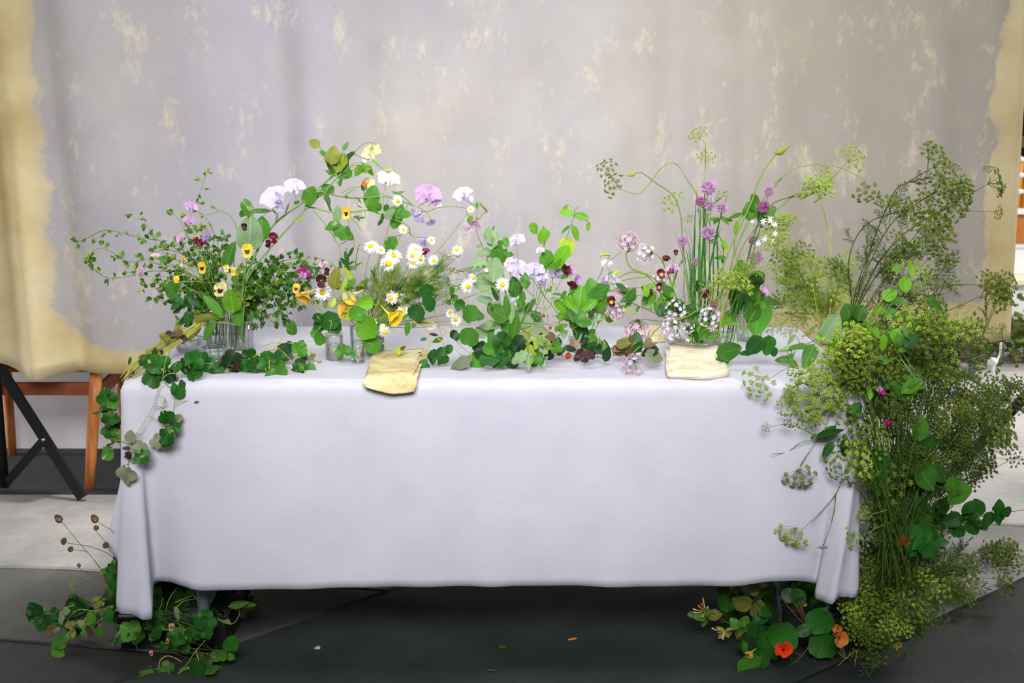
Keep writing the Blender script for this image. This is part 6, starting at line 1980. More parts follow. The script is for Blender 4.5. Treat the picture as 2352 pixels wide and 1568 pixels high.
bundle('thin level stalk with a small umbel left of the canvas edge', [(750, 1150), (1000, 800), (1250, 590), (1400, 580), (1590, 583)], [(*q7(1605, 590), 18, 0)], sm='d', r=.0008, col='umbd')
for i, (x, y, r_) in enumerate([(2130, 560, 34), (2090, 575, 34), (2165, 545, 36), (2160, 590, 34), (2105, 620, 32), (2050, 640, 30), (2135, 640, 30), (2175, 610, 28), (2060, 600, 30), (2150, 480, 30), (2080, 480, 22), (2050, 470, 20), (2035, 620, 24), (2185, 650, 24), (2145, 690, 24), (2110, 690, 26)]):
    fen('one of the olive fennel umbels massed in the tall sprays at right', [(2000 + random.uniform(-40, 40), 780), (2010 + (x - 2010) * .5, (y + 740) / 2), (x - 4, y + 22)], .36 + random.uniform(-.06, .08), [(x, y, r_, random.uniform(30, 120))], sm='d', r=.0010, feathers=2, group='olive fennel umbels in the tall right sprays', col='umbd' if i % 4 else 'umb', fmat='ferndark')
for lab, P, H_ in (('fennel umbel leaning out past the canvas edge at mid height', [(850, 1330), (1000, 1180), (1200, 1120), (1400, 1108), (1700, 1125)], [(*q7(1700, 1100), 26, 20), (*q7(1660, 1050), 22, 80), (*q7(1600, 1110), 24, 90, .9)]),
                   ('fennel umbel on the stalk sloping up right beneath it', [(900, 1480), (1050, 1410), (1200, 1320), (1380, 1240), (1490, 1185)], [(*q7(1560, 1130), 40, 40), (*q7(1620, 1180), 36, 10), (*q7(1530, 1080), 30, 90)]),
                   ('upright fennel umbel below the two outreaching ones', [(1400, 1700), (1470, 1530), (1530, 1400), (1580, 1290)], [(*q7(1600, 1220), 38, 80), (*q7(1650, 1190), 30, 50)]),
                   ('lone thin seed umbel at the right above the cord', [(1600, 1700), (1640, 1560), (1632, 1430)], [(*q7(1632, 1420), 12, 90)])):
    fen(lab, z7(P), .20, H_, sm='d', r=.0015, col='umbd', feathers=1)
# ================================================================ big mass at the right end of the table down to the floor
z8 = lambda pts: zp(8, pts)
q8 = lambda x, y: q(8, x, y)
plant('vine_branch', 'bright twisted bean vine draped over the right table corner', 'vine', [dict(r=.0028, p=z8([(640, 260), (780, 160), (930, 140), (1010, 200), (1000, 240)])), dict(r=.0022, p=z8([(1080, 360), (1130, 460), (1150, 600)])), dict(r=.0022, p=z8([(1260, 320), (1310, 400), (1300, 520)])), z8([(330, 335), (500, 300), (700, 200), (780, 170)]), z8([(640, 280), (720, 300), (800, 420)])], .16,
      [('broad', 'sage', q8(720, 150), 60, 60), ('broad', 'brightv', q8(690, 210), 50, 200), ('broad', 'sage', q8(810, 200), 44, 250), ('broad', 'bright', q8(960, 170), 40, 330), ('broad', 'mid', q8(850, 80), 60, 110), ('broad', 'mid', q8(890, 60), 50, 60), ('ovate', 'bright', q8(720, 300), 40, 240), ('ovate', 'bright', q8(790, 380), 36, 270), ('ovate', 'mid', q8(560, 370), 56, 250), ('ovate', 'mid', q8(380, 395), 36, 180), ('ovate', 'mid', q8(450, 430), 34, 310), ('ovate', 'mid', q8(480, 310), 40, 195), ('lance', 'sage', q8(400, 320), 44, 200), ('broad', 'bright', q8(1310, 170), 46, 280), ('broad', 'mid', q8(1400, 290), 44, 350), ('ovate', 'bright', q8(1210, 90), 32, 200), ('ovate', 'bright', q8(1250, 40), 32, 120), ('broad', 'mid', q8(1150, 60), 30, 30), ('ovate', 'lime', q8(850, 350), 26, 300), ('lance', 'mid', q8(1490, 20), 44, 310), ('broad', 'deep', q8(1240, 400), 44, 280), ('broad', 'bright', q(7, 935, 1110), 34, 280), ('broad', 'bright', q(7, 830, 1180), 34, 30), ('ovate', 'bright', q(7, 990, 1010), 22, 90), ('ovate', 'bright', q(7, 970, 960), 22, 110), ('broad', 'mid', q(7, 900, 1220), 44, 10), ('ovate', 'mid', q(7, 1150, 1260), 50, 315)], .0016, 'g')
plant('vine_branch', 'leafy vine hanging over the front of the cloth at the right corner', 'vine', [z8([(900, 640), (870, 740), (760, 700), (720, 690)]), z8([(880, 860), (800, 940), (640, 960), (560, 1060), (500, 1160)]), z8([(720, 740), (680, 880), (620, 970)]), z8([(850, 1050), (840, 1150), (760, 1350), (690, 1440), (580, 1567)]), z8([(755, 1350), (745, 1440), (720, 1560)]), z8([(620, 970), (500, 990), (400, 1060), (290, 1070)])], .0 - .03,
      [('ovate', 'deep', q8(715, 935), 58, 10), ('ovate', 'deep', q8(695, 1040), 40, 240), ('ovate', 'deep', q8(820, 1030), 42, 275), ('broad', 'deep', q8(890, 760), 40, 60), ('ovate', 'mid', q8(620, 945), 20, 170)], .0012, 'g')
def hang(lab, path, heads, Y=-.06, **k):
    return fen(lab, path, Y, heads, r=.0010, open_=True, j=.005, **k)


hang('starry umbel spread over the cloth at upper left of the right corner', z8([(480, 440), (380, 465), (260, 545)]), [(*q8(200, 560), 42, 200), ], -.05, sm='b')
hang('round lime umbel hanging over the cloth, the brightest', z8([(760, 700), (660, 640), (600, 640)]), [(*q8(580, 620), 56, 120), (*q8(660, 600), 52, 60)], -.06, sm='g')
hang('second lime umbel hanging just under the brightest', z8([(860, 720), (700, 680), (560, 700)]), [(*q8(540, 720), 46, 220), (*q8(700, 720), 40, 270)], -.05, sm='g')
hang('small star umbel hanging alone in the middle of the cloth side', z8([(560, 1060), (500, 1150), (495, 1190)]), [(*q8(495, 1235), 40, 270)], -.07, col='umbd', sm='d')
hang('umbel of tiny stars right of the lone hanging one', z8([(900, 1000), (930, 1100), (930, 1160)]), [(*q8(930, 1220), 40, 270), (*q8(760, 1190), 30, 200)], -.05, col='umbd', sm='d')
hang('lowest umbel dangling at the end of the long thin stalk', [q8(760, 1350), q(9, 1000, 40), q(9, 835, 200)], [(*q(9, 770, 230), 40, 230), ], -.08, sm='b')
hang('tiny umbel at the tip of the second long thin stalk', [q8(745, 1360), q(9, 1060, 60), q(9, 1030, 180), q(9, 985, 300)], [(*q(9, 980, 312), 12, 270)], -.08, col='umbd', sm='b')
hang('pale umbel at the right edge of the hanging cloth', [q(9, 1400, 160), q(9, 1300, 210), q(9, 1240, 240)], [(*q(9, 1170, 250), 30, 200)], -.06, sm='g')
hang('small pale umbel near the cloth edge above it', [q(9, 1420, 60), q(9, 1330, 90), q(9, 1280, 110)], [(*q(9, 1260, 90), 20, 160)], -.06, sm='g')
hang('thin side umbel reaching left over the cloth', z8([(640, 960), (500, 890), (400, 860), (260, 882)]), [(*q8(250, 882), 12, 180), (*q8(420, 850), 16, 250, .7)], -.06, col='umbd', sm='d')
for i, (x, y, r_) in enumerate([(600, 790, 30), (500, 850, 26), (580, 840, 24), (430, 640, 24), (400, 770, 20), (370, 680, 20), (450, 560, 24), (470, 470, 26), (560, 540, 30), (640, 480, 30), (760, 560, 30), (830, 620, 30)]):
    fen('one of the small loose umbels scattered before the cloth at the right corner', [q8(800, 700), q8((800 + x) / 2, (690 + y) / 2 - 20), q8(x + 10, y - 10)], -.05 + random.uniform(-.02, .03), [(*q8(x, y), r_, random.uniform(150, 330))], sm='g', r=.0007, group='loose umbels at the right cloth corner')
# fan of stalks rising from the floor bunch
gB = (2060, 1330)
body = []
for i in range(105):
    x = random.uniform(1900, 2330)
    y = random.uniform(740, 1230)
    if x + (y - 760) * .25 > 2350 or (x < 1985 and y > 1060) or (x > 2230 and y < 850) or (x < 1930 and y < 800):
        continue
    body.append((x, y))
body += [(random.uniform(1930, 2210), random.uniform(745, 890)) for _ in range(26)] + [(random.uniform(2040, 2260), random.uniform(900, 1120)) for _ in range(22)]
for i, (x, y) in enumerate(body):
    Yd = random.uniform(-.02, .45) if x > 1990 else random.uniform(-.08, .04)
    airy = x > 2060 and y > 860
    hd = [(x, y, random.uniform(20, 30) if airy else random.uniform(34, 52), random.uniform(10, 130))]
    for k in range(3 if airy else random.randint(0, 2)):
        hd.append((x + random.uniform(-70, 70), y + random.uniform(-40, 70), random.uniform(14, 24) if airy else random.uniform(24, 40), random.uniform(0, 180), random.uniform(.55, .95)))
    fen('one of the many olive fennel stalks massed beside the right end of the table', [(2055 + random.uniform(-45, 45), 1330 + random.uniform(-60, 60)), (2055 + (x - 2055) * .35 + random.uniform(-15, 15), (y * .45 + 1300 * .55)), (2055 + (x - 2055) * .75, (y * .8 + 1300 * .2)), (x, y + 20)], [Yd * .5, Yd], hd,
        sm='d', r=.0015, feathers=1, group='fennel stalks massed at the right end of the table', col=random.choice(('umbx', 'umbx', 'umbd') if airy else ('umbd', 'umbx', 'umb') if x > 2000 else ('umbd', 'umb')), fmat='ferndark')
for lab, P, H_ in (('fennel stalk sweeping far right across the pale floor', [(1150, 1200), (1400, 950), (1600, 800), (1830, 640), (1890, 600)], [(*q8(1930, 590), 40, 30), (*q8(1880, 640), 30, 0)]),
                   ('fennel stalk leaning right over the black stand leg', [(1180, 1250), (1500, 1060), (1700, 960), (1850, 870), (1960, 760)], [(*q8(2040, 640), 34, 50), (*q8(1980, 850), 36, 10)]),
                   ('lowest fennel stalk spread flat to the right', [(1200, 1330), (1450, 1230), (1650, 1130), (1800, 1080)], [(*q8(1820, 1060), 44, 10), (*q8(1760, 1180), 38, 330)]),
                   ('dark thin stalk curving up to the cord', [(1250, 1200), (1500, 700), (1650, 500), (1730, 400), (1790, 260), (1880, 30)], []),
                   ('black bent twig slanting across the canvas hem', [(1350, 470), (1500, 450), (1700, 400), (1830, 360), (1980, 310)], []),
                   ('olive umbel group before the canvas hem', [(1300, 600), (1500, 450), (1570, 330), (1640, 300)], [(*q8(1650, 260), 46, 90), (*q8(1720, 300), 44, 40), (*q8(1780, 340), 40, 10), (*q8(1600, 230), 34, 120), (*q8(1680, 180), 34, 80)])):
    fen(lab, z8(P), (.1, .25), H_, sm='d', r=.0016, col='umbd', feathers=2, fmat='ferndark')
for i in range(16):
    x, y = random.uniform(1480, 1980), random.uniform(620, 1150)
    X, Yp = q8(x, y)
    fen('one of the feathery olive umbels over the pale floor at far right', [(2090, 1240), ((2090 + X) / 2, (Yp + 1180) / 2), (X - 8, Yp + 14)], random.uniform(.05, .35), [(X, Yp, random.uniform(30, 46), random.uniform(0, 90))], sm='d', r=.0010, feathers=1, group='feathery umbels over the pale floor', col='umbd', fmat='ferndark')
plant('vine_branch', 'fresh green vine woven through the top of the fennel beside the table', 'vine', [z8([(900, 700), (920, 500), (880, 380), (960, 250), (1100, 200)]), z8([(1000, 640), (1060, 480), (1180, 380), (1320, 300)])], .0,
      [(random.choice(('broad', 'ovate')), random.choice(('mid', 'bright', 'deep', 'mid')), q8(random.uniform(820, 1380), random.uniform(180, 660)), random.uniform(26, 46), random.uniform(0, 360)) for _ in range(26)], .0016, 's')
sweetpea('small mauve and magenta bloom in the fennel beside the cloth', q8(1072, 620), -.05, 11, (*q8(1100, 760), -.02), 'mauve', 'magenta', 80)
sweetpea('magenta bloom lower in the fennel beside the cloth', q8(1132, 855), -.05, 9, (*q8(1150, 950), -.02), 'magenta', 'wine', 80)
viola('black viola between the two fennel blooms', q8(1195, 755), -.04, 7, (*q8(1200, 860), -.02), ('maroon', 'maroon', 'maroon'))
# broad leaves in the mass
plant('vine_branch', 'dark broad-leaved vine inside the fennel beside the table', 'vine', [z8([(1100, 1560), (1130, 1300), (1200, 1100), (1290, 900)]), z8([(1200, 1560), (1300, 1300), (1350, 1150)]), dict(r=.0016, p=z8([(1150, 640), (1130, 800), (1070, 960), (1150, 1120), (1160, 1300)]))], .02,
      [('broad', 'deep', q8(1290, 1030), 44, 90), ('broad', 'mid', q8(1350, 880), 60, 95), ('broad', 'deep', q8(1230, 1180), 60, 100), ('broad', 'mid', q8(1265, 1230), 44, 250), ('broad', 'mid', q8(1390, 1240), 66, 300), ('broad', 'deep', q8(1430, 990), 44, 60), ('broad', 'deep', q8(1060, 1130), 60, 260), ('broad', 'mid', q8(1640, 1370), 60, 250), ('broad', 'mid', q8(1600, 1300), 44, 100), ('broad', 'deep', q8(1480, 1220), 50, 330), ('broad', 'deep', q8(1080, 1300), 56, 100), ('ovate', 'deep', q8(1120, 1450), 60, 80), ('broad', 'drk', q8(1330, 1440), 50, 20), ('broad', 'deep', q8(920, 740), 34, 80)], .0016, 'd')

# ================================================================ floor, right: honeysuckle, nasturtiums, lime umbels
q9 = lambda x, y: q(9, x, y)
z9 = lambda pts: zp(9, pts)
plant('vine_branch', 'dark trailing leaves spreading to the right of the floor bunch', 'vine', [z9([(1550, 200), (1750, 190), (1900, 160), (2100, 120), (2240, 90)]), z9([(1700, 240), (1850, 200), (2000, 160)]), z9([(1900, 130), (2100, 100), (2350, 60)])], .30,
      [('broad', 'deep', q9(x, y), s, a) for x, y, s, a in ((1860, 130, 44, 200), (1900, 190, 40, 100), (2000, 60, 46, 60), (2040, 40, 40, 120), (2100, 130, 40, 250), (2170, 110, 36, 280), (1960, 100, 40, 20), (2180, 40, 34, 90), (1760, 60, 44, 100), (1800, 30, 40, 60), (1750, 150, 46, 180), (2000, 180, 40, 300), (2230, 70, 26, 60), (1680, 100, 44, 130), (2060, 170, 34, 340))], .0014, 'd')
plant('vine_branch', 'large dark green leaves beside the low right cloth corner', 'vine', [z9([(1480, 700), (1480, 400), (1480, 180), (1560, 60)]), z9([(1620, 560), (1640, 300), (1700, 150)])], .05,
      [('broad', 'deepv', q9(x, y), s, a) for x, y, s, a in ((1640, 240, 64, 250), (1600, 310, 50, 260), (1720, 240, 44, 280), (1570, 60, 60, 300), (1500, 120, 56, 100), (1450, 60, 50, 120), (1560, 180, 50, 20), (1800, 350, 40, 330), (1700, 320, 50, 300), (1420, 200, 44, 150), (1760, 280, 40, 10), (1440, 130, 44, 60), (1650, 80, 50, 80))], .0016, 'd')
um = []
for i in range(74):
    for _ in range(30):
        x, y = random.uniform(1190, 1760), random.uniform(250, 980)
        if (x < 1230 and y < 480) or x > 1720 - abs(y - 650) * .25 or (y > 900 and x > 1500) or (y < 620 and x < 1200):
            continue
        um.append((x, y))
        break
for i, (x, y) in enumerate(um):
    X, Yp = q9(x, y)
    zz = on(X, min(1500, Yp + 60), 0)
    Yd = -.02 + .22 * (1 - (y - 250) / 730) + random.uniform(-.03, .05)
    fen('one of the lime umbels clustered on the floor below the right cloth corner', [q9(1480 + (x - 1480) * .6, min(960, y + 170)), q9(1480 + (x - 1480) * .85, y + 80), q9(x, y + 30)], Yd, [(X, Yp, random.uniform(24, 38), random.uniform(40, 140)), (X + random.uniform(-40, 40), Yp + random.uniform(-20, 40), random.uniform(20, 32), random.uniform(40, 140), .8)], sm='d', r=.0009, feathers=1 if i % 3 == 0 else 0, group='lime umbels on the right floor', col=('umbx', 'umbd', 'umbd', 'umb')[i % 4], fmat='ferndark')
for i in range(26):
    x, y = random.uniform(1650, 2330), random.uniform(230, 700)
    if y > 780 - (x - 1650) * .35:
        continue
    X, Yp = q9(x, y)
    g_ = on(X, Yp + 45, 0)
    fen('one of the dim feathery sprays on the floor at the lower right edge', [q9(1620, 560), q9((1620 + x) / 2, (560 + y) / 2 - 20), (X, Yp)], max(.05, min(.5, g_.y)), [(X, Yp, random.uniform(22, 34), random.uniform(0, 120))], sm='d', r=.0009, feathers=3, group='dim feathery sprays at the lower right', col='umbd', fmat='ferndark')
plant('honeysuckle_vine', 'honeysuckle vine with pale round leaves left of the right table leg', 'vine', [z9([(640, 800), (560, 720), (470, 650), (380, 590)]), z9([(600, 820), (480, 830), (380, 850), (260, 790), (180, 760)]), z9([(640, 560), (480, 560), (340, 600)])], .12,
      [('broad', 'olive', q9(425, 690), 46, 150), ('broad', 'olive', q9(535, 730), 42, 80), ('broad', 'olive', q9(520, 580), 30, 10), ('broad', 'olive', q9(245, 780), 32, 10), ('broad', 'mid', q9(190, 760), 26, 120), ('broad', 'mid', q9(140, 790), 28, 190), ('broad', 'mid', q9(380, 840), 28, 120), ('broad', 'mid', q9(440, 820), 30, 60), ('broad', 'olive', q9(400, 910), 24, 90), ('broad', 'deep', q9(320, 690), 44, 100), ('broad', 'deep', q9(600, 620), 34, 20), ('broad', 'deep', q9(590, 760), 30, 350), ('broad', 'deep', q9(300, 610), 30, 170), ('broad', 'deep', q9(560, 800), 40, 30), ('ovate', 'mid', q9(320, 910), 26, 200), ('ovate', 'mid', q9(170, 820), 26, 250)], .0014, 'd')
def honeysuckle(lab, c, Y, rp, base):
    p, b = at(*c, Y), at(*base)
    t = Thing('honeysuckle_flower', lab, 'flower', b)
    simple_stem(t, stem_to(p, b), .0011, 'd')
    for k in range(9):
        a = k * 2.4
        d = (Vector((-.6, -.5, .35)) + jit(.75)).normalized()
        L = rp * mpp(p) * random.uniform(.7, 1.2)
        m = MB()
        tube(m, catmull([p, p + d * L * .6, p + d * L + Vector((0, 0, .12)) * L], 4), .0012, .0022, 5)
        t.mesh('trumpet', m, PM['peach' if k % 3 == 0 else 'cream'])
    for k in range(4):
        t.inst('bract', leafmesh('ovate', k % 3, LM['olive']), frame(p, (Vector((-.3, -.5, 0)) + jit(.8)).normalized(), face(), rp * .8 * mpp(p)))
    return t


honeysuckle('honeysuckle bloom with peach tips farthest left on the right floor', q9(180, 750), .10, 26, (*q9(300, 800), .12))
honeysuckle('honeysuckle bloom with white threads below the farthest left one', q9(310, 890), .08, 28, (*q9(420, 880), .10))
honeysuckle('honeysuckle bloom under the cloth hem by the right table leg', q9(390, 600), .16, 22, (*q9(500, 640), .16))
plant('nasturtium_vine', 'nasturtium vine with round dark leaves around the red-orange bloom', 'vine', [z9([(650, 1180), (760, 1120), (840, 1050), (900, 960), (900, 880)]), z9([(800, 1100), (920, 1110), (920, 1070), (950, 1050)]), z9([(840, 1060), (780, 1030)]), z9([(620, 1170), (500, 1130), (470, 1060)])], .02,
      [('round', 'deepv', q9(705, 915), 66, 90), ('round', 'deepv', q9(960, 820), 60, 90), ('round', 'deepv', q9(985, 980), 62, 90), ('round', 'deepv', q9(635, 1040), 30, 90), ('round', 'midv', q9(465, 1130), 56, 90), ('round', 'midv', q9(565, 1165), 56, 90), ('round', 'deep', q9(580, 950), 40, 90), ('round', 'deep', q9(520, 900), 44, 90), ('broad', 'deep', q9(840, 890), 36, 200), ('broad', 'drk', q9(760, 640), 40, 20), ('round', 'deep', q9(800, 650), 36, 90), ('lance', 'deep', q9(1030, 1060), 30, 300), ('round', 'deep', q9(560, 1060), 44, 90), ('round', 'drk', q9(460, 970), 40, 90)], .0016, 'b')
nasturtium_flower('red-orange nasturtium blooming at the right floor, the brightest', q9(715, 1018), -.09, 20, (*q9(760, 1090), .02), 'orange', (-.1, -1, .35))
nasturtium_flower('peach nasturtium beside the lime umbels on the floor', q9(1110, 945), -.06, 19, (*q9(1100, 1050), .04), 'peach', (.3, -.9, .1))
nasturtium_flower('small peach nasturtium above the first peach one', q9(1078, 870), .02, 11, (*q9(1090, 960), .04), 'peach', (-.4, -.8, .4))
nasturtium_flower('orange nasturtium high in the dark leaves right of the cloth', q9(1535, 275), .02, 13, (*q9(1560, 380), .05), 'orange', (-.3, -.8, .5))
nasturtium_flower('half-opened orange nasturtium left of the high one', q9(1500, 262), .03, 9, (*q9(1520, 380), .05), 'orange', (-.8, -.4, .3))
nasturtium_flower('yellow nasturtium bud lying on the lowest round leaves', q9(480, 1050), -.03, 11, (*q9(560, 1090), .0), 'amber', (-.5, -.5, -.5), (1, 0, .6))
nasturtium_flower('tiny apricot petals at the right end of the floor umbels', q9(1488, 985), .02, 7, (*q9(1440, 960), .05), 'peach', (.1, -.9, .3))
nasturtium_flower('yellow bud hanging against the black crate', q9(850, 715), .08, 8, (*q9(820, 650), .10), 'amber', (.1, -.4, -.9))
fen('fine lime spray trailing onto the paving at the bottom', z9([(1200, 1020), (1120, 1090), (1040, 1160), (970, 1225)]), .0, [(*q9(975, 1215), 12, 230), (*q9(1110, 1030), 14, 200, .3)], sm='y', r=.0009)
fen('second fine spray trailing onto the paving', z9([(1210, 1020), (1200, 1120), (1185, 1230)]), .0, [], sm='y', r=.0008)
for i in range(16):
    x, y = random.uniform(430, 1000), random.uniform(600, 1080)
    X, Yp = q9(x, y)
    plant('leafy_sprig', 'one of the dark leafy sprigs filling the crate at the right table leg', 'sprig', [[q9(800, 960), q9((800 + x) / 2, y + 60), (X, Yp)]], .26, [(random.choice(('broad', 'round', 'ovate')), random.choice(('deep', 'drk', 'deep', 'mid')), (X + random.uniform(-30, 30), Yp + random.uniform(-25, 25)), random.uniform(26, 42), random.uniform(0, 360)) for _ in range(4)], .0011, 'd', 'dark sprigs in the right crate')

# ================================================================ floor, left: crate of nasturtiums and trailing stems
qa = lambda x, y: q(10, x, y)
za = lambda pts: zp(10, pts)
def patch(lab, stems, Y, n, box_, mats, kinds, s0, s1, sm='d', name='trailing_vine', group=None):
    L = []
    for _ in range(n):
        x, y = random.uniform(box_[0], box_[2]), random.uniform(box_[1], box_[3])
        L.append((random.choice(kinds), random.choice(mats), qa(x, y), random.uniform(s0, s1), random.uniform(0, 360)))
    return plant(name, lab, 'vine', [za(s) for s in stems], Y, L, .0012, sm, group)


patch('dark trailing stems with pointed leaves spreading farthest left on the floor', [[(760, 1000), (560, 1040), (380, 1010), (240, 960), (150, 920)], [(740, 980), (600, 1100), (430, 1050), (350, 1060)]], .16, 30, (110, 890, 640, 1090), ('deep', 'drk', 'drk', 'deep'), ('lobed', 'broad', 'lance'), 26, 44)
patch('yellow green stems fanning left with fading leaves on the floor', [[(900, 960), (700, 960), (600, 1000), (480, 1110), (360, 1200)], [(740, 940), (640, 960), (520, 950), (450, 1000), (420, 1080)], [(650, 1090), (720, 1010)], [(480, 910), (400, 940)], [(480, 1150), (340, 1190)]], .08, 14, (240, 960, 720, 1190), ('mid', 'olive', 'grey', 'mid'), ('ovate', 'broad'), 18, 32, 'y')
plant('trailing_vine', 'pair of lit green leaves lying lowest at far left', 'leaf', [za([(420, 1160), (380, 1200), (350, 1240)])], .0, [('broad', 'mid', qa(355, 1225), 36, 200), ('broad', 'mid', qa(345, 1305), 30, 330), ('ovate', 'olive', qa(470, 1150), 20, 270), ('ovate', 'olive', qa(440, 1090), 22, 120), ('broad', 'brown', qa(290, 1120), 26, 30)], .001, 'g')
plant('withered_leaf', 'withered orange brown leaves standing left of the cloth corner', 'leaf', [za([(640, 980), (660, 940), (690, 900)]), za([(640, 1180), (600, 1120), (570, 1090)])], .04, [('ovate', 'olive', qa(680, 905), 28, 55), ('lance', 'brown', qa(705, 870), 18, 70), ('ovate', 'brown', qa(610, 1130), 28, 300), ('ovate', 'grey', qa(770, 940), 22, 30), ('ovate', 'brown', qa(545, 850), 10, 60)], .001, 'b')
plant('geranium_plant', 'upright geranium with dark scalloped leaves behind the left cloth corner', 'plant', [za([(800, 1000), (810, 800), (820, 600), (830, 520)]), za([(790, 1000), (760, 850), (750, 760)])], .10,
      [('lobed', 'deepv', qa(830, 600), 44, 90), ('lobed', 'deepv', qa(800, 640), 40, 120), ('lobed', 'deep', qa(835, 530), 26, 60), ('broad', 'mid', qa(810, 680), 34, 180), ('lobed', 'deep', qa(810, 730), 40, 250), ('lobed', 'deep', qa(790, 830), 40, 100), ('lobed', 'drk', qa(820, 900), 40, 90), ('lobed', 'drk', qa(760, 900), 36, 60)], .0014, 'd')
plant('nasturtium_vine', 'nasturtiums with lobed leaves in front of the left crate', 'vine', [za([(1020, 1300), (960, 1180), (900, 1130), (860, 1100)]), za([(1050, 1090), (1130, 1030), (1160, 1000)]), za([(1100, 1010), (1120, 1180), (1135, 1260)])], .02,
      [('lobed', 'mid', qa(940, 1120), 48, 150), ('lobed', 'midv', qa(1020, 1190), 44, 260), ('broad', 'deep', qa(760, 1000), 34, 90), ('lobed', 'deep', qa(1170, 1110), 40, 30), ('lobed', 'deep', qa(1190, 1010), 34, 80), ('broad', 'mid', qa(1270, 1090), 30, 350), ('lobed', 'mid', qa(1370, 1160), 40, 100), ('lobed', 'deep', qa(1330, 1200), 40, 250), ('lobed', 'mid', qa(1380, 1250), 40, 60), ('lobed', 'deepv', qa(1600, 1090), 50, 40), ('broad', 'deepv', qa(1540, 1050), 40, 120), ('lobed', 'deep', qa(1580, 990), 30, 90), ('broad', 'mid', qa(1690, 1340), 34, 0), ('broad', 'deepv', qa(1800, 1230), 40, 70), ('round', 'mid', qa(1720, 1330), 26, 90), ('lobed', 'deep', qa(1480, 1150), 40, 90), ('lobed', 'deep', qa(880, 1150), 40, 200), ('lobed', 'drk', qa(1440, 1060), 44, 90), ('lobed', 'drk', qa(1250, 1020), 40, 60)], .0012, 'd')
plant('trailing_vine', 'tangle of pale thin runners arching under the left end of the table', 'vine', [za([(1330, 890), (1430, 850), (1500, 840), (1560, 980), (1660, 1100), (1680, 1160), (1640, 1270)]), za([(1460, 780), (1500, 860), (1600, 960)]), za([(1330, 940), (1400, 880), (1500, 860)]), za([(1400, 1020), (1500, 1000), (1560, 970)]), za([(1050, 1090), (1100, 1050), (1200, 940), (1220, 850)]), za([(1240, 1010), (1270, 880), (1340, 770)]), za([(1650, 1010), (1730, 1060), (1810, 1070), (1860, 1010), (1870, 960)]), za([(1340, 930), (1390, 1010), (1410, 1090), (1440, 1140)]), za([(1430, 1210), (1500, 1150), (1490, 1060), (1520, 1000)]), za([(1700, 1150), (1750, 1170), (1780, 1200)])], .10,
      [('lance', 'grey', qa(1345, 990), 34, 290), ('lance', 'grey', qa(1385, 1080), 36, 300), ('lance', 'mid', qa(1860, 910), 44, 10), ('ovate', 'grey', qa(1740, 1030), 34, 340), ('lance', 'mid', qa(1940, 910), 40, 355)], .0012, 'y')
plant('trailing_vine', 'green runner with forked pale stems at the very bottom left of the crate', 'vine', [za([(1180, 1500), (1300, 1490), (1400, 1440), (1500, 1300), (1580, 1210)]), za([(1190, 1460), (1200, 1380), (1260, 1340), (1330, 1360), (1380, 1390)]), za([(1050, 1530), (1180, 1510)]), za([(1200, 1560), (1350, 1490), (1480, 1400), (1560, 1330)]), za([(1340, 1470), (1430, 1500)]), za([(1560, 1370), (1620, 1430)])], -.03,
      [('sage', 'mid', qa(1110, 1490), 50, 190), ('broad', 'mid', qa(1080, 1500), 40, 160), ('lobed', 'mid', qa(1270, 1450), 36, 30), ('broad', 'deep', qa(1540, 1420), 50, 20), ('broad', 'deep', qa(1500, 1460), 44, 250), ('broad', 'mid', qa(1660, 1460), 36, 10), ('broad', 'deep', qa(1430, 1540), 60, 340), ('lobed', 'mid', qa(1210, 1520), 40, 300), ('sage', 'deep', qa(1340, 1520), 44, 320), ('broad', 'mid', qa(1630, 1480), 30, 200)], .0014, 'y')
plant('dark_undergrowth', 'dark withered leaves under the table right of the left leg', 'plant', [za([(1660, 1000), (1750, 900), (1850, 830), (1960, 800)]), za([(1700, 960), (1800, 960), (1920, 920)])], .22,
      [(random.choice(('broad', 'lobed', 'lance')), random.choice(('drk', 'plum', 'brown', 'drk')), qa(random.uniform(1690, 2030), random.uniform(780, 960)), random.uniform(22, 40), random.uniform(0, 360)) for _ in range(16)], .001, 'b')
for i in range(20):
    x, y = random.uniform(860, 1620), random.uniform(780, 1180)
    if x < 1160 and y < 1000:
        continue
    X, Yp = qa(x, y)
    plant('leafy_sprig', 'one of the dark leafy sprigs filling the left crate under the table', 'sprig', [[qa(1200, 1200), qa((1200 + x) / 2, y + 60), (X, Yp)]], .22, [(random.choice(('broad', 'lobed', 'ovate')), random.choice(('deep', 'drk', 'drk', 'deep')), (X + random.uniform(-30, 30), Yp + random.uniform(-25, 25)), random.uniform(26, 42), random.uniform(0, 360)) for _ in range(4)], .0011, 'd', 'dark sprigs in the left crate')
for lab, x, y, r_ in (('dull pink flower in front of the left crate', 1400, 1205, 9), ('small dull red flower left of the dull pink one', 1265, 1210, 7), ('orange withered bloom above the crate flowers', 1295, 1095, 9), ('faded peach bud at the lower front of the crate', 1125, 1315, 6)):
    viola(lab, qa(x, y), -.03, r_, (*qa(x, y + 60), .05), ('peach', 'pink', 'wine'))
